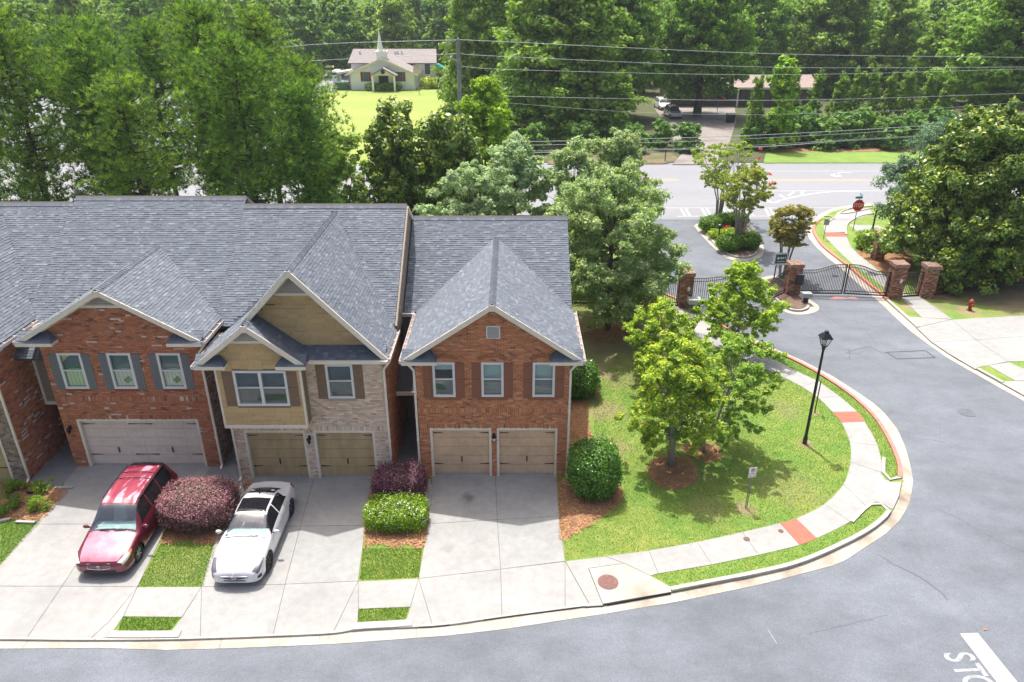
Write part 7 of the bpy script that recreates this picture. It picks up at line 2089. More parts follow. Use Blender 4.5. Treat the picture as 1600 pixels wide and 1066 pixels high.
MB().lathe(tuple(g), [(0, .06), (1.05, .055), (1.07, .12), (1.3, .14), (1.38, .16), (1.44, .05)], 10).build('post', 'black_metal', e)
g = G(1361, 369)
e = empty('sign_post', g, 'black post standing behind the square bush beside the stop sign', 'post'); MB().lathe(tuple(g), [(0, .10), (.3, .08), (2.0, .06), (2.2, .10)], 10).build('post', 'black_metal', e)
def poster(M, name, mat, poly, parent, d=0):
    MB().add([M @ Vector((p[0], p[1], .012 + d)) for p in poly], [tuple(range(len(poly)))]).build(name, mat, parent)
def sign_frame(base, x, y, z, yaw=0, tilt=0):
    """local x right, y up, z towards the viewer who stands on the street side"""
    R_ = Matrix.Rotation(yaw, 4, 'Z') @ Matrix.Rotation(math.radians(90) + tilt, 4, 'X')
    return Matrix.Translation((x, y, z)) @ R_
# stop sign
g = G(1332.5, 361); e = empty('stop_sign', g, 'red STOP sign with street name blades on a thin post at the main road', 'sign')
MB().lathe(tuple(g), [(-.05, .035), (3.0, .035)], 8).build('post', 'galvanised', e)
M = sign_frame(g, g.x, g.y - .06, 2.22, .05)
oc = lambda r: [(r * math.cos(math.radians(22.5 + 45 * k)), r * math.sin(math.radians(22.5 + 45 * k))) for k in range(8)]
pl = MB(); P8 = oc(.53); pl.add([M @ Vector((a, b, 0)) for a, b in P8] + [M @ Vector((a, b, .01)) for a, b in P8], [tuple(range(8))[::-1], tuple(range(8, 16))] + [(k, (k + 1) % 8, 8 + (k + 1) % 8, 8 + k) for k in range(8)])
pb = pl.build('sign_plate', 'sign_white', e)
poster(M, 'red_field', 'stop_red', oc(.495), pb)
text_obj('lettering', 'STOP', .44, 'sign_white', M @ Matrix.Translation((0, 0, .018)), pb, sx=.78)
MB().add([M @ Vector(p) for p in ((-.38, .58, .03), (.22, .58, .03), (.22, .76, .03), (-.38, .76, .03), (-.38, .58, .015), (.22, .58, .015), (.22, .76, .015), (-.38, .76, .015))], [(0, 1, 2, 3), (7, 6, 5, 4), (0, 4, 5, 1), (1, 5, 6, 2), (2, 6, 7, 3), (3, 7, 4, 0)]).build('name_blade', 'sign_teal', e)
MB().beam((g.x + .05, g.y - .35, 3.10), (g.x + .15, g.y + .4, 3.10), .015, .2).build('name_blade', 'sign_cyan', e)
# small sign by the red curb near the stop sign
g = G(1286.5, 374); e = empty('curb_sign', g, 'small faded grey sign on a thin post in the far curb strip', 'sign')
MB().lathe(tuple(g), [(-.05, .03), (1.35, .03)], 6).build('post', 'galvanised', e)
M = sign_frame(g, g.x, g.y - .04, 1.45, -.15); MB().add([M @ Vector(p) for p in ((-.21, -.24, 0), (.21, -.24, 0), (.21, .24, 0), (-.21, .24, 0))], [(0, 1, 2, 3)]).build('sign_plate', 'sign_back', e)
# no parking sign on the corner lawn
g = G(1165.5, 794); e = empty('parking_sign', g, 'white no parking sign with red band on a grey post in the corner lawn', 'sign')
for dx in (-.028, .028): MB().box(g.x + dx - .014, g.x + dx + .014, g.y - .012, g.y + .012, -.05, 1.62).build('post', 'galvanised', e)
M = sign_frame(g, g.x + .02, g.y - .025, 1.72, .12)
q = [(-.155, -.225), (.155, -.225), (.155, .225), (-.155, .225)]
sp = MB().add([M @ Vector((a, b, 0)) for a, b in q] + [M @ Vector((a, b, .006)) for a, b in q], [(3, 2, 1, 0), (4, 5, 6, 7), (0, 1, 5, 4), (1, 2, 6, 5), (2, 3, 7, 6), (3, 0, 4, 7)]).build('sign_plate', 'sign_white', e)
m = MB(); 
for k in range(24):
    t = 2 * math.pi * k / 24; t2 = 2 * math.pi * (k + 1) / 24; r0, r1 = .072, .092; c0 = (0, .10)
    m.add([M @ Vector((c0[0] + r * math.cos(a), c0[1] + r * math.sin(a), .008)) for r, a in ((r0, t), (r1, t), (r1, t2), (r0, t2))], [(0, 1, 2, 3)])
m.add([M @ Vector((.1 * math.cos(a) * .8 + dx, .10 + .1 * math.sin(a) * .8, .009)) for a, dx in ((2.36, -.008), (2.36, .008), (-.785, .008), (-.785, -.008))], [(0, 1, 2, 3)])
m.build('prohibition_ring', 'ink_red', sp)
text_obj('letter', 'P', .16, 'ink_black', M @ Matrix.Translation((0, .10, .0075)), sp)
text_obj('lettering', 'NO PARKING', .060, 'ink_red', M @ Matrix.Translation((0, -.06, .008)), sp, sx=.75)
for s in (-1, 1): poster(M, 'arrow', 'ink_black', [(s * .02, -.155), (s * .09, -.155), (s * .09, -.14), (s * .135, -.165), (s * .09, -.19), (s * .09, -.175), (s * .02, -.175)][::s], sp, -.003)
# the little dark green sign seen almost edge on
g = G(1272.7, 645); e = empty('lawn_sign', g, 'narrow dark green sign seen almost edge on beyond the street lamp', 'sign')
MB().box(g.x - .02, g.x + .02, g.y - .02, g.y + .02, -.05, 1.75).build('post', 'black_metal', e)
MB().beam((g.x + .02, g.y, 1.50), (g.x + .14, g.y + .28, 1.50), .02, .40).build('sign_plate', 'dark_green_sign', e)
# green and white sign before the gate
g = G(1209, 437); e = empty('entry_sign', g, 'white framed green notice sign left of the middle gate pillar', 'sign')
MB().lathe((g.x, g.y, 0), [(0, .05), (1.2, .045)], 6).build('post', 'black_metal', e)
M = sign_frame(g, g.x + .22, g.y - .05, 1.55, .12); q = [(-.50, -.44), (.50, -.44), (.50, .44), (-.50, .44)]
sp = MB().add([M @ Vector((a, b, 0)) for a, b in q] + [M @ Vector((a, b, .03)) for a, b in q], [(3, 2, 1, 0), (4, 5, 6, 7), (0, 1, 5, 4), (1, 2, 6, 5), (2, 3, 7, 6), (3, 0, 4, 7)]).build('sign_plate', 'sign_white', e)
poster(M, 'green_field', 'sign_green', [(-.38, -.32), (.44, -.32), (.44, .34), (-.38, .34)], sp, .022)
for (x0, x1, z0, z1) in ((-.26, -.12, -.02, .16), (-.04, .06, .0, .14), (.12, .22, .0, .14), (.28, .34, .02, .14), (-.26, .30, -.20, -.16)): poster(M, 'white_mark', 'sign_white', [(x0, z0), (x1, z0), (x1, z1), (x0, z1)], sp, .026)

# ---------------- brick gate pillars and iron gates
def pillar(px, py, h, w, label, extra=None, yaw=0):
    g = G(px, py); g.y += w / 2; e = empty('gate_pillar', g, label, 'pillar', 'brick pillars of the entry gates')
    core_ = MB().box(g.x - w / 2, g.x + w / 2, g.y - w / 2, g.y + w / 2, -.05, h - .22).box(g.x - w / 2 - .06, g.x + w / 2 + .06, g.y - w / 2 - .06, g.y + w / 2 + .06, h - .22, h - .02).build('pillar_core', 'mortar_dark', e)
    pal = lambda r: ((.30, .12, .065), (.24, .09, .05), (.36, .18, .11), (.40, .25, .17), (.17, .08, .055))[r.randint(0, 4)]
    for (O, ud, nd, sd_) in (((g.x - w / 2, g.y - w / 2), (1, 0), (0, -1), 1), ((g.x + w / 2, g.y - w / 2), (0, 1), (1, 0), 2), ((g.x - w / 2, g.y + w / 2), (0, -1), (-1, 0), 3)):
        brick_face(core_, O, ud, nd, 0, lambda u: h - .25, w, [], pal, seed=sd_ + int(px), proud=.015)
    m = MB(); T = []; rr = random.Random(int(px))
    k = int((w + .2) / .105)
    for i in range(k):
        for j in range(k):
            x = g.x - w / 2 - .09 + i * .105; y = g.y - w / 2 - .09 + j * .105; z = h - .02 + rr.uniform(0, .03)
            m.box(x, x + .095, y, y + .095, h - .2 if i in (0, k - 1) or j in (0, k - 1) else h - .04, z + .04); T += [tuple(a * rr.uniform(.8, 1.2) for a in (.30, .19, .14))] * 6
    m.build('cap_bricks', 'brick', e, tint=np.array(T), kind='stuff')
    return e, g
PL_, gl = pillar(1070, 481, 2.35, .80, 'brick pillar left of the entry lane with a wall light and keypad box')
PC_, gc = pillar(1238, 463, 2.22, .78, 'middle brick pillar between entry and exit lanes with a dark control box')
P3_, g3 = pillar(1398, 468, 2.42, .80, 'brick pillar at the right end of the double swing gate')
P4_, g4 = pillar(1448.5, 466, 2.22, .78, 'rightmost front brick pillar against the huge magnolia')
P5_, g5 = pillar(1015, 480, 2.2, .72, 'brick pillar half hidden by leaves left of the pedestrian gate')
P6_, g6 = pillar(1373, 408, 2.2, .70, 'far brick pillar behind the bright square bush')
for (P_, g_) in ((PL_, gl), (P3_, g3)):
    MB().ball((g_.x + .12, g_.y - .48, 1.35), .09, 10, 7).box(g_.x + .04, g_.x + .2, g_.y - .43, g_.y - .41, 1.15, 1.45).build('pillar_light', 'lamp_glass', P_)
MB().box(gc.x + .05, gc.x + .52, gc.y - .56, gc.y - .41, .85, 1.55).build('control_box', 'black_plastic', PC_)
MB().box(gc.x + .07, gc.x + .50, gc.y - .55, gc.y - .42, 1.551, 1.575).build('box_lid', 'utility_grey', PC_)
# gate operators and call box
g = G(1258, 474); e = empty('gate_operator', g, 'grey gate motor box on the small island at the middle pillar', 'gate motor')
MB().box(g.x - .30, g.x + .32, g.y - .2, g.y + .28, .45, .72).build('motor_housing', 'keypad_grey', e); MB().box(g.x - .12, g.x + .14, g.y - .1, g.y + .15, .05, .45).build('stand', 'black_plastic', e); MB().box(g.x - .26, g.x + .05, g.y - .17, g.y + .1, .721, .74).build('lid', 'utility_grey', e)
g = G(1082, 486); e = empty('gate_operator', g, 'pale gate motor box at the foot of the left gate pillar', 'gate motor')
MB().box(g.x - .35, g.x + .45, g.y - .3, g.y + .35, .55, .85).build('motor_housing', 'utility_grey', e); MB().box(g.x - .3, g.x + .4, g.y - .25, g.y + .3, .05, .55).build('stand', 'black_plastic', e)
def iron_gate(a, b, z0, topf, n, label, group, double=True, plate=None):
    a = Vector((a[0], a[1], 0)); b = Vector((b[0], b[1], 0)); L = (b - a).length
    e = empty('iron_gate', a, label, 'gate', group); at = lambda t, z: Vector((a.x + (b.x - a.x) * t, a.y + (b.y - a.y) * t, z))
    for t in (0, 1): MB().beam(at(t, z0 - .04), at(t, topf(t) + .02), .075, .075, up=(0, 1, 0)).build('gate_post', 'black_iron', e)
    K = 14
    for off, w in ((0, .05), (-.20, .04)) if double else ((0, .05),):
        m = MB(); m.tube([at(k / K, topf(k / K) + off) for k in range(K + 1)], w * .55, 6); m.build('rail', 'black_iron', e)
    for z in ((z0, z0 + .18) if double else (z0,)): MB().beam(at(0, z), at(1, z), .045, .05).build('rail', 'black_iron', e)
    MB().beam(at(0, z0 - .01), at(1, z0 - .01), .06, .07).build('rail', 'black_iron', e)
    for k in range(1, n):
        t = k / n; MB().beam(at(t, z0), at(t, topf(t)), .028, .028, up=(0, 1, 0)).build('picket', 'black_iron', e)
    if plate:
        t, z = plate; p = at(t, z); MB().box(p.x - .20, p.x + .20, p.y - .05, p.y - .03, z - .09, z + .09).build('warning_plate', 'utility_grey', e)
    return e
arch = lambda lo, hi, rev=False: (lambda t: lo + (hi - lo) * (.5 - .5 * math.cos(math.pi * min(1, max(0, ((1 - t) if rev else t) * 1.6 - .35)))))
mid = G(1317, 462)
gg = 'black iron gates of the entry'
yl = gc.y - .1
iron_gate((gc.x + .45, yl), (mid.x - .06, yl - .05), .12, arch(1.75, 2.15), 27, 'left leaf of the closed double swing gate, next to the middle pillar', gg, plate=(.78, 1.35))
iron_gate((mid.x + .10, yl - .05), (g3.x - .46, g3.y), .12, arch(1.75, 2.15, True), 27, 'right leaf of the closed double swing gate, next to the right pillar', gg)
iron_gate((gl.x + .45, gl.y), (gl.x + 3.2, gl.y + .1), .12, arch(1.85, 2.0), 20, 'gate leaf right of the left pillar, half behind the maple', gg)
a_ = G(1231, 456); b_ = G(1190, 476); iron_gate((a_.x, a_.y), (b_.x, b_.y), .10, arch(1.70, 1.45), 24, 'gate leaf standing open left of the middle pillar', gg)
iron_gate((g5.x + .42, g5.y - .2), (gl.x - .42, gl.y - .1), .06, lambda t: 1.75, 12, 'small pedestrian gate between two brick pillars on the left walk', gg)
iron_gate((g3.x + .44, g3.y), (g4.x - .42, g4.y), .06, lambda t: 1.7, 11, 'small pedestrian gate between the two right brick pillars', gg)
iron_gate((g4.x + .4, g4.y + .1), (g4.x + 10, g4.y + 3.0), .06, lambda t: 1.5, 60, 'black iron fence running behind the huge magnolia', gg)
iron_gate((g5.x - 8, g5.y + .4), (g5.x - .4, g5.y + .1), .06, lambda t: 1.5, 50, 'black iron fence left of the half hidden brick pillar', gg)
# hydrant
g = G(1514.5, 485); e = empty('fire_hydrant', g, 'rusty red fire hydrant on the shaded lawn above the right driveway', 'hydrant')
MB().lathe(tuple(g), [(0, .16), (.05, .16), (.06, .11), (.5, .105), (.52, .15), (.57, .15), (.58, .12)], 14).build('barrel', 'hydrant_red', e)
MB().lathe(tuple(g), [(.58, .14), (.68, .12), (.74, .06), (.76, .03), (.82, .03)], 14).build('bonnet', 'hydrant_orange', e)
for s in (-1, 1): MB().tube([(g.x, g.y, .45), (g.x + s * .2, g.y, .45)], .06, 8).build('side_outlet', 'hydrant_red', e)
MB().tube([(g.x, g.y, .42), (g.x, g.y - .22, .42)], .085, 10).build('front_outlet', 'hydrant_orange', e)
# kerb stones of the left bed, down-spout splash blocks, mailbox-like post across the road
for (px, py, L, a, lab) in [(100, 762, .75, 0, 'white edging block at the back corner of the left mulch bed'), (40, 816, .75, -.05, 'long pale edging stone at the front of the left mulch bed'), (7, 813, .4, .35, 'tilted pale edging stone at the left photo edge')]:
    g = G(px, py, .05); m = MB(); rr = random.Random(px); 
    m.box(-L / 2, L / 2, -.06, .06, -.05, .04); m.v = [(v[0] + rr.uniform(-.012, .012), v[1] + rr.uniform(-.012, .012), v[2] + rr.uniform(-.008, .008)) for v in m.v]
    o = m.build('edging_stone', 'curb_concrete'); o.location = g; o.rotation_euler = (0, 0, a); tag(o, lab, 'stone', 'edging stones of the left bed')
g = G(48, 770, .05); o = MB().ball((0, 0, .06), .14, 10, 6, 1.2, .8, .6).build('garden_light', 'black_plastic', smooth=True); o.location = g; tag(o, 'small black garden light in the left mulch bed', 'garden light')
for (px, py, sx, lab) in [(376, 775, 1, 'pale concrete wedge beside the downspout of the khaki gabled house'), (670, 770, 1, 'pale concrete wedge at the alley corner left of the end house driveway')]:
    pts = GP([(px - 9, py + 18), (px + 1, py + 22), (px + 6, py - 6), (px + 1, py - 24)], .1)
    o = MB().prism(pts, -.02, .09).build('concrete_wedge', 'curb_concrete'); tag(o, lab, 'concrete block')
g = G(1039, 252); e = empty('mailbox_post', g, 'dark roadside post on the grass left of the shared drive', 'post'); MB().lathe(tuple(g), [(0, .06), (1.5, .05)], 6).build('post', 'black_metal', e); MB().box(g.x - .12, g.x + .12, g.y - .25, g.y + .25, 1.3, 1.55).build('box', 'black_metal', e)
g = (3.0, 36.6, 0); e = empty('air_conditioner', g, 'grey blue condenser unit against the right wall of the end house', 'air conditioner')
MB().box(2.62, 3.4, 36.2, 37.0, .02, .85).build('cabinet', 'utility_grey', e); MB().lathe((3.0, 36.6, .85), [(0, .3), (.03, .3), (.04, .02)], 14).build('fan_grille', 'black_plastic', e)
for k in range(9): MB().box(2.60, 2.62, 36.25, 36.95, .1 + k * .08, .14 + k * .08).box(2.66, 3.36, 36.18, 36.2, .1 + k * .08, .14 + k * .08).build('louvre', 'black_plastic', e)
# ============================================================ POWER LINE
YP = 91.0
pb = Q(716, 62, YP)
e = empty('utility_pole', (pb.x, YP, 0), 'grey utility pole standing in front of the church lawn', 'utility pole')
MB().lathe((pb.x, YP, 0), [(-.1, .30), (pb.z * .5, .26), (pb.z, .22)], 10).build('pole', 'pole_wood', e)
MB().beam((pb.x - .9, YP, pb.z - 2.0), (pb.x, YP, pb.z - 2.2), .08, .08).ball((pb.x - .9, YP - .1, pb.z - 1.95), .18, 8, 6).build('pole_bracket', 'utility_grey', e)
MB().lathe((pb.x, YP, pb.z), [(0, .08), (.1, .12), (.2, .05)], 8).build('insulator', 'utility_grey', e)
m = MB().tube([(pb.x - .3, YP - .1, pb.z - .1), (pb.x - 1.4, YP - .1, pb.z - .6), (pb.x - 1.5, YP - .1, pb.z - 1.8), (pb.x - .2, YP - .1, pb.z - 2.3)], .02, 4); m.build('jumper_wire', 'wire_silver', e)
def wire(pts, r, Y, label, sag=0):
    P = [Q(p[0], p[1], Y) for p in pts]; C = smoothline([Vector((p.x, p.z)) for p in P], 40)
    o = MB().tube([(c.x, Y, c.y) for c in C], r * .75, 5, cap=False).build('power_line', 'wire_silver'); tag(o, label, 'power line', 'power lines along the main road')
wire([(300, 92), (480, 70.5), (716, 62.5)], .035, YP, 'topmost wire left of the utility pole')
wire([(300, 108), (500, 94.5), (716, 84)], .030, YP, 'second wire left of the utility pole, across the church roof')
wire([(716, 62), (800, 66), (1200, 84), (1600, 90), (1900, 93)], .035, YP, 'topmost wire right of the utility pole')
wire([(716, 84), (800, 89), (1200, 105), (1600, 105), (1900, 103)], .030, YP, 'second wire right of the utility pole')
wire([(716, 103), (800, 109), (1200, 117), (1600, 108), (1900, 98)], .028, YP, 'third wire right of the utility pole')
wire([(770, 150), (1200, 157), (1600, 146), (1900, 136)], .028, YP, 'lone wire crossing the trees above the parked cars')
wire([(780, 160), (1000, 176), (1200, 179), (1420, 172), (1600, 160), (1900, 145)], .018, YP, 'thin sagging wire just under the lone wire above the parked cars')
YN = 66.5
wire([(650, 222), (800, 222), (1050, 216), (1200, 210.5), (1375, 201), (1700, 180)], .032, YN, 'upper wire of the low bundle before the main road')
wire([(650, 228), (800, 227.5), (1050, 222), (1200, 215.5), (1375, 206), (1700, 186)], .024, YN, 'second wire of the low bundle before the main road')
wire([(650, 240), (800, 239), (1050, 234), (1200, 229), (1350, 218.5), (1700, 200)], .045, YN, 'thick lowest cable of the bundle before the main road')
wire([(650, 236), (800, 236), (1050, 232), (1200, 226), (1350, 217), (1700, 198)], .020, YN, 'thin cable twisted along the thick lowest one')

# ============================================================ CHURCH
def qc(px, py, Y): return Q(px, py, Y)
CY = 158.0
L_, R_c = qc(549, 140, CY).x, qc(648, 139, CY).x
zc = lambda y, Y=CY: Q(600, y, Y).z
ap = qc(597, 92.5, CY); ez = zc(115.5)
ch_ = empty('church', ((L_ + R_c) / 2, CY, 0), 'white church with grey roof, small portico and slim white steeple beyond the lawn', 'church')
wl_ = MB().add([(L_, CY, 0), (R_c, CY, 0), (R_c, CY, ez), (ap.x, CY, ap.z), (L_, CY, ez), (L_, CY + 16, 0), (R_c, CY + 16, 0), (R_c, CY + 16, ez), (ap.x, CY + 16, ap.z), (L_, CY + 16, ez)],
               [(0, 1, 2, 3, 4), (9, 8, 7, 6, 5), (1, 6, 7, 2), (0, 4, 9, 5)]).build('wall', 'church_siding', ch_)
for k in range(14):
    z = .5 + k * .42
    hw_ = min(1, (ap.z - z) / (ap.z - ez))
    MB().box(ap.x + (L_ - ap.x) * hw_ + .05, ap.x + (R_c - ap.x) * hw_ - .05, CY - .03, CY - .001, z, z + .03).build('siding_line', 'sign_white', wl_)
def slope(name, mat, A, B, C, D, th, parent): return MB().plate([A, B, C, D], th).build(name, mat, parent)
f0 = CY - .7
s_ = (ap.z - ez) / (ap.x - L_)
slope('roof', 'church_shingle', (L_ - .9, f0, ez - .9 * s_ + .2), (ap.x, f0, ap.z + .2), (ap.x, CY + 15, ap.z + .2), (L_ - .9, CY + 15, ez - .9 * s_ + .2), .2, ch_) if False else None
rf = MB().plate([(ap.x, f0, ap.z + .25), (ap.x, CY + 14, ap.z + .25), (L_ - .9, CY + 14, ez - .9 * s_ + .25), (L_ - .9, f0, ez - .9 * s_ + .25)], .25).build('roof', 'church_shingle', ch_)
MB().plate([(R_c + .9, f0, ez - .9 * s_ + .25), (R_c + .9, CY + 14, ez - .9 * s_ + .25), (ap.x, CY + 14, ap.z + .25), (ap.x, f0, ap.z + .25)], .25).build('roof', 'church_shingle', ch_)
for xx in (L_ - .9, R_c + .9): MB().beam((ap.x, f0 - .05, ap.z + .12), (xx, f0 - .05, ez - .9 * s_ + .12), .1, .35).build('rake_board', 'cream_trim', ch_)
# main block behind
BY = CY + 13; bl_, br_ = qc(551, 100, BY).x, qc(682, 100, BY).x
be_z = Q(600, 98.5, BY - 5).z; top_z = Q(600, 76.5, BY + 1).z
MB().box(bl_ + .5, br_ - .8, BY - 4.4, BY + 7, 0, be_z + .1).build('wall', 'church_siding', ch_)
slope('roof', 'church_shingle', (bl_, BY - 5, be_z), (br_ + .5, BY - 5, be_z), (br_, BY + 1, top_z), (bl_ + .2, BY + 1, top_z), .25, ch_)
MB().plate([(bl_, BY + 7, be_z), (bl_ + .2, BY + 1, top_z), (br_, BY + 1, top_z), (br_ + .5, BY + 7, be_z)][::1], .2).build('roof', 'church_shingle', ch_)
MB().box(bl_ + .3, br_ - .4, BY + .9, BY + 1.1, be_z, top_z - .1).build('roof_core', 'church_siding', ch_)
for px in (563, 618, 622, 628):
    p = Q(px, 81, BY - .5); MB().box(p.x - .2, p.x + .2, BY - 1.2, BY - .8, p.z - .6, p.z + .3).build('roof_vent', 'sign_white', rf)
p = Q(668, 108, BY - 4.4); MB().box(p.x - .55, p.x + .55, BY - 4.5, BY - 4.4, p.z - 1.0, p.z + 1.0).build('window', 'blind_dark', ch_)
p = Q(645, 102, BY - 4.4); MB().box(p.x - .55, p.x + .55, BY - 4.5, BY - 4.4, p.z - .7, p.z + .7).build('window', 'room_dark', ch_)
# portico
ax, PY = qc(598, 106, CY - 3).x, CY - 3
pl_, pr_ = qc(577, 116, PY).x, qc(620, 116, PY).x; pz = Q(598, 118, PY).z; pa = Q(598, 107, PY).z
pt = MB().add([(pl_ + .6, PY, pz), (pr_ - .6, PY, pz), (ax, PY, pa - .2), (pl_ + .6, CY, pz), (pr_ - .6, CY, pz), (ax, CY, pa - .2)], [(0, 1, 2), (0, 3, 4, 1), (3, 5, 4)]).build('portico', 'cream_trim', ch_)
for xx in (pl_, pr_): MB().plate([(ax, PY - .3, pa + .1), (ax, CY, pa + .1), (xx, CY, pz), (xx, PY - .3, pz)] if xx < ax else [(xx, PY - .3, pz), (xx, CY, pz), (ax, CY, pa + .1), (ax, PY - .3, pa + .1)], .2).build('portico_roof', 'church_shingle', pt)
for px in (582, 616): 
    p = Q(px, 125, PY); MB().box(p.x - .18, p.x + .18, PY, PY + .36, 0, pz + .02).build('column', 'church_siding', pt)
p = Q(598, 112.5, PY - .05); MB().lathe((p.x, PY - .06, p.z), [(0, .001)], 3) ; m = MB().tube([(p.x, PY - .12, p.z), (p.x, PY - .02, p.z)], .42, 14); m.build('round_window', 'room_dark', pt)
dl, dr_ = Q(592, 125, CY).x, Q(607, 125, CY).x; MB().box(dl, dr_, CY - .08, CY - .02, 0, Q(600, 118.5, CY).z).build('entrance_door', 'room_dark', ch_)
for px, w in ((571.5, 1.4), (625.5, 1.4)):
    p = Q(px, 120, CY); MB().box(p.x - .5, p.x + .5, CY - .06, CY - .02, p.z - .9, p.z + .9).build('window', 'blind_dark', ch_)
    for s in (-1, 1): MB().box(p.x + s * .78 - .24, p.x + s * .78 + .24, CY - .1, CY - .02, p.z - .9, p.z + .9).build('shutter', 'hydrant_red', ch_)
# steeple
sx = Q(596.5, 85, CY + 1.5).x; z0 = Q(596.5, 91, CY + 1.5).z; z1 = Q(596.5, 80, CY + 1.5).z; zt_ = Q(596, 42, CY + 1.5).z
st = MB().box(sx - .95, sx + .95, CY + .6, CY + 2.5, z0 - 1.2, z1).box(sx - 1.15, sx + 1.15, CY + .4, CY + 2.7, z1 - .25, z1).build('steeple', 'church_siding', ch_)
MB().lathe((sx - .25, CY + 1.5, 0), [(z1, .85), (z1 + .3, .62), (z1 + (zt_ - z1) * .5, .30), (zt_ - .8, .06)], 8).build('spire', 'church_siding', st)
MB().box(sx - .3, sx - .2, CY + 1.45, CY + 1.55, zt_ - 1, zt_).box(sx - .55, sx + .05, CY + 1.45, CY + 1.55, zt_ - .45, zt_ - .35).build('cross', 'sign_white', st)
# things round the church
def hedge_far(px0, px1, py, h, label, cols, seed):
    a = G(px0, py); b = G(px1, py)
    shrub('clipped_hedge', ((a.x + b.x) / 2, a.y, 0), ellip((b.x - a.x) / 2, 1.0, .05, h, 5, .05), 1500, .28, 'hedge_leaf', cols, label, cat='hedge', seed=seed)
hedge_far(573, 626, 142, 1.35, 'long low clipped hedge in front of the church portico', [(1, 1, .8), (.7, .8, .7)], 5)
for i, (px, r, h, cols, lab) in enumerate([(669, 1.5, 2.2, [(2.2, 1.5, .3), (1.7, 1.3, .4)], 'yellow shrub nearest the church in the row by the flagpole'), (681, 1.3, 2.0, [(2.2, 1.5, .3), (1.7, 1.3, .4)], 'second yellow shrub right of the church'),
                                            (694, 1.5, 2.2, [(1.2, 1.4, .6), (.9, 1.1, .6)], 'green shrub right of the two yellow ones'), (706, 1.3, 1.9, [(1.3, 1.4, .6), (.9, 1.1, .6)], 'green shrub beside the utility pole'), (739, 2.2, 3.4, [(1.2, 1.4, .8), (.7, .9, .7)], 'rounded green shrub right of the white shed')]):
    g = G(px, 138.5); shrub('garden_shrub', g, ellip(r, r, .05, h, 2, .1), 700, .26, 'hedge_leaf', cols, lab, seed=20 + i, group='shrubs right of the church')
g = G(655, 147); e = empty('flagpole', g, 'flagpole with a faded hanging flag on the church lawn', 'flag')
zf = Q(655, 98, g.y).z; MB().lathe(tuple(g), [(0, .08), (zf, .05)], 6).build('pole', 'utility_grey', e)
m = MB(); p = Q(650, 102, g.y)
for k in range(6):
    t = k / 6; x0_ = g.x + .05 + (-.7 + 1.6 * t); m.add([(x0_ - .6 + .4, g.y - .1 - .15 * (k % 2), zf - .3 - .7 * t), (x0_ + .1, g.y - .1 - .15 * ((k + 1) % 2), zf - .3 - .7 * (t + .17)), (x0_ - .1, g.y - .1 - .15 * ((k + 1) % 2), zf - 2.0 - .3 * t), (x0_ - .7 + .4, g.y - .1 - .15 * (k % 2), zf - 1.9 - .3 * t)], [(0, 1, 2, 3)])
m.build('flag', 'flag_cloth', e)
# white shed
SY = 150; a = Q(693, 125, SY); b = Q(713, 125, SY); ap2 = Q(704, 101, SY); ez2 = Q(700, 110, SY).z
e = empty('garden_shed', ((a.x + b.x) / 2, SY, 0), 'small white gabled shed behind the utility pole', 'shed')
wv = [(a.x, SY, 0), (b.x, SY, 0), (b.x, SY, ez2), (ap2.x, SY, ap2.z), (a.x, SY, ez2)]; MB().add(wv + [(v[0], v[1] + 4, v[2]) for v in wv], [(0, 1, 2, 3, 4), (9, 8, 7, 6, 5), (1, 6, 7, 2), (0, 4, 9, 5)]).build('wall', 'church_siding', e)
for xx in (a.x - .4, b.x + .4):
    q = [(ap2.x, SY - .3, ap2.z + .15), (ap2.x, SY + 4.2, ap2.z + .15), (xx, SY + 4.2, ez2 - .2), (xx, SY - .3, ez2 - .2)]
    MB().plate(q if xx < ap2.x else q[::-1], .15).build('roof', 'church_shingle', e)
g = Q(692, 112, 156); e = empty('play_slide', (g.x, 156, 0), 'turquoise playground slide between church and shed', 'slide')
MB().beam((Q(683, 101, 156).x, 156, Q(683, 101, 156).z), (Q(699, 109, 156).x, 155, Q(699, 109, 156).z), .9, .5).build('chute', 'teal_plastic', e)
for px in (684, 690): MB().beam((Q(px, 104, 156).x, 156, 0), (Q(px, 104, 156).x, 156, Q(px, 104, 156).z), .12, .12).build('leg', 'utility_grey', e)
g = Q(685, 117, 155); e = empty('patio_umbrella', (g.x, 155, 0), 'folded navy patio umbrella beside the church', 'umbrella'); MB().lathe((g.x, 155, 0), [(0, .04), (1.0, .05), (1.1, .35), (2.6, .08)], 8).build('cloth', 'navy_cloth', e)
# carport and dark green bin left of the church
e = empty('carport', Q(520, 120, 168), 'low white carport at the left side of the church', 'carport', track=True)
a = Q(519, 116, 160); b = Q(545, 112, 160); ORG[e.name] = Vector(e.location)
MB().beam((a.x, 162, a.z), (b.x, 162, b.z), 4.0, .4).build('canopy', 'cream_trim', e); MB().box(a.x, a.x + .9, 160, 164, 0, a.z + .6).build('end_wall', 'church_siding', e); MB().box(b.x - .3, b.x, 160.5, 160.8, 0, b.z).build('post', 'cream_trim', e)
g = G(536, 128); o = MB().box(-1.3, 1.3, -.8, .8, .1, 1.4).box(-1.35, 1.35, -.85, .85, 1.4, 1.5).build('waste_container', 'sign_green'); o.location = (Q(537, 123, 160).x, 158, 0); tag(o, 'dark green waste container under the carport edge', 'container')
# railing by the church steps
g = G(534, 139); e = empty('railing', g, 'thin white railing beside the church parking lot', 'railing')
for k in range(9): MB().box(g.x - 2.4 + k * .6, g.x - 2.34 + k * .6, g.y, g.y + .06, 0, 1.1).build('baluster', 'cream_trim', e)
MB().box(g.x - 2.4, g.x + 2.5, g.y, g.y + .08, 1.08, 1.16).build('handrail', 'cream_trim', e)

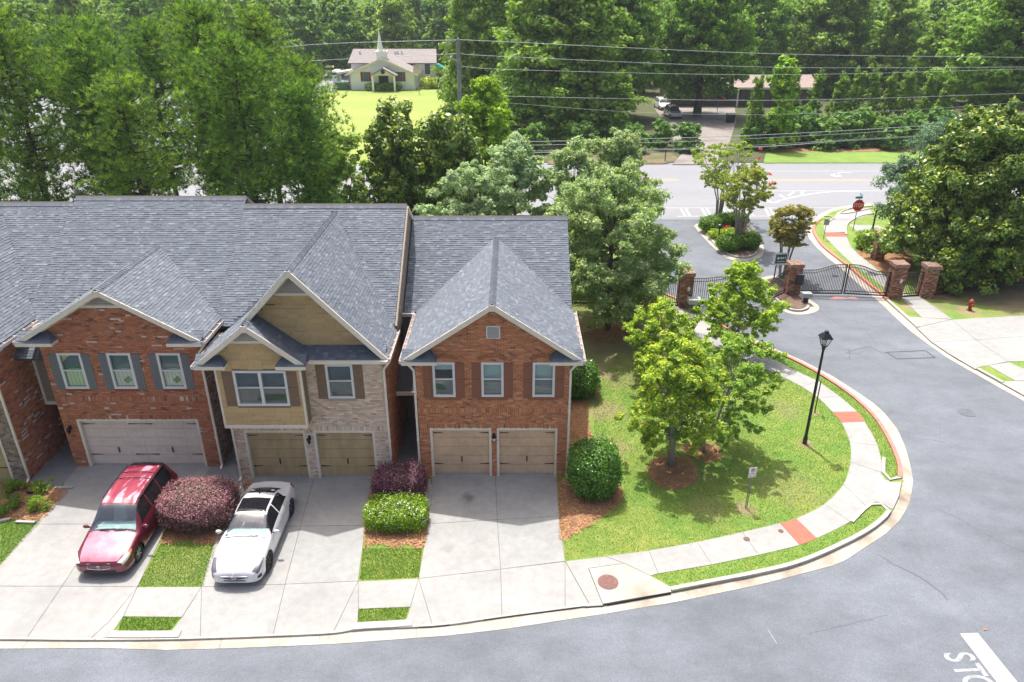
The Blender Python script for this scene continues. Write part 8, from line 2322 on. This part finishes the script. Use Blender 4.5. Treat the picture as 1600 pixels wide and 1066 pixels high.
# ============================================================ BROWN ROOFED RANCH HOUSE
HY = 134; x0 = Q(1100, 140, HY).x - 6; x1 = Q(1281, 137, HY).x; ez3 = Q(1200, 136.5, HY).z; tz3 = Q(1200, 117, HY + 6).z; xr = Q(1268, 117, HY + 6).x
rh = empty('ranch_house', ((x0 + x1) / 2, HY, 0), 'low ranch house with a pinkish brown roof behind the cypresses', 'house')
MB().box(x0 + .5, x1 - .8, HY + 1, HY + 11, 0, ez3 + .1).build('wall', 'ranch_wall', rh)
MB().plate([(x0, HY, ez3), (x1, HY, ez3), (xr, HY + 6, tz3), (x0, HY + 6, tz3)], .2).build('roof', 'ranch_shingle', rh)
MB().plate([(x0, HY + 6, tz3), (xr, HY + 6, tz3), (x1, HY + 12, ez3), (x0, HY + 12, ez3)], .2).build('roof', 'ranch_shingle', rh)
MB().plate([(x1, HY, ez3), (x1, HY + 12, ez3), (xr, HY + 6, tz3)], .2).build('roof', 'ranch_shingle', rh)
MB().box(x0, x1, HY - .12, HY - .02, ez3 - .35, ez3).build('fascia', 'cream_trim', rh)
for px in (1085, 1134, 1139, 1152, 1158): 
    p = Q(px, 146, HY + 1); w = MB().box(p.x - .6, p.x + .6, HY + .9, HY + .98, p.z - 1.0, p.z + .9).build('window', 'blind_dark', rh); MB().box(p.x - .7, p.x + .7, HY + .88, HY + .93, p.z - 1.12, p.z - 1.0).build('window_sill', 'cream_trim', w)
for px in (1090, 1153): 
    p = Q(px, 150, HY - .5); MB().box(p.x - .12, p.x + .12, HY - .6, HY - .4, 0, ez3 - .3).build('porch_post', 'cream_trim', rh)
g = G(1123, 168); e = empty('rainbow_umbrella', (g.x, 124, 0), 'rainbow striped patio umbrella in front of the ranch house', 'umbrella')
gx_ = Q(1123, 153, 124); MB().lathe((gx_.x, 124, 0), [(0, .05), (gx_.z, .04)], 6).build('pole', 'utility_grey', e)
cl = ['rb_red', 'rb_orange', 'rb_yellow', 'rb_green', 'rb_blue', 'rb_purple']
for k in range(12):
    t0 = 2 * math.pi * k / 12; t1 = 2 * math.pi * (k + 1) / 12; R1 = 1.35
    MB().add([(gx_.x, 124, gx_.z + .45), (gx_.x + R1 * math.cos(t0), 124 + R1 * math.sin(t0), gx_.z - .2), (gx_.x + R1 * math.cos(t1), 124 + R1 * math.sin(t1), gx_.z - .2), (gx_.x, 124, gx_.z + .41)], [(0, 1, 2), (3, 2, 1)]).build('panel', cl[(k + 3) % 6], e)
e = empty('picnic_bench', (gx_.x, 120, 0), 'grey picnic bench below the rainbow umbrella', 'bench'); MB().box(gx_.x - 1.3, gx_.x + 1.3, 119.7, 120.3, .6, .7).build('tabletop', 'utility_grey', e)
for s in (-1, 1): MB().box(gx_.x + s * 1.1 - .06, gx_.x + s * 1.1 + .06, 119.8, 120.2, 0, .6).build('leg', 'utility_grey', e)
g = Q(1143, 172, 117); e = empty('trash_bin', (g.x, 117, 0), 'dark bin on the shaded ground in front of the ranch house', 'bin'); MB().box(g.x - .6, g.x + .6, 116.6, 117.4, 0, 1.3).build('bin_body', 'black_plastic', e); MB().box(g.x - .65, g.x + .65, 116.5, 117.5, 1.3, 1.38).build('lid', 'utility_grey', e)
# parked cars in the church lot glimpsed through the pines
rl = random.Random(6)
lot_proto = None
for i, (px, py) in enumerate([(150, 215), (215, 200), (290, 285), (345, 235), (470, 185), (60, 230), (395, 195)]):
    g = G(px, py)
    if lot_proto is None:
        lot_proto = empty('parked_car', (0, 0, 0), 'x', 'car', 'cars glimpsed through the pines', track=False)
        VAN.body(lot_proto, 'silver_paint', (.93, 3.82), .385, [], extra=[1.32, 1.97]); VAN.span('windshield', 'headlight_dark', lot_proto, 1.30, 1.99, 5.0, off=.006)
        for (a, b) in ((1.78, 2.52), (2.60, 3.42), (3.50, 4.42)): VAN.patch('side_window', 'headlight_dark', lot_proto, a, b, 4.25, 4.9, off=.005)
        for s in (1, -1):
            for y in (.93, 3.82): wheel(lot_proto, s * .84, y, .33, .2, 'alloy', 7, s)
        o = lot_proto
    else: o = copy_tree(lot_proto)
    place(o, (g.x, g.y, .02), math.radians(90 if i == 2 else 0) + (0 if i == 2 else rl.uniform(-.05, .05)), 1.0, 'silver car glimpsed through the pine branches beyond the roofs', 'cars glimpsed through the pines')

# ============================================================ HAZE
hz_ = bpy.data.materials.new('haze'); hz_.use_nodes = True; nt = hz_.node_tree; nt.nodes.clear()
out = nt.nodes.new('ShaderNodeOutputMaterial'); pv = nt.nodes.new('ShaderNodeVolumePrincipled')
pv.inputs['Color'].default_value = (.80, .88, 1.0, 1); pv.inputs['Density'].default_value = 0.00026; pv.inputs['Anisotropy'].default_value = .2
nt.links.new(pv.outputs[0], out.inputs['Volume']); MAT['haze'] = hz_
HAZE = True
if HAZE:
    o = MB().box(-3600, 3600, -250, 5100, -2.0, 62).build('haze', 'haze'); o['kind'] = 'stuff'
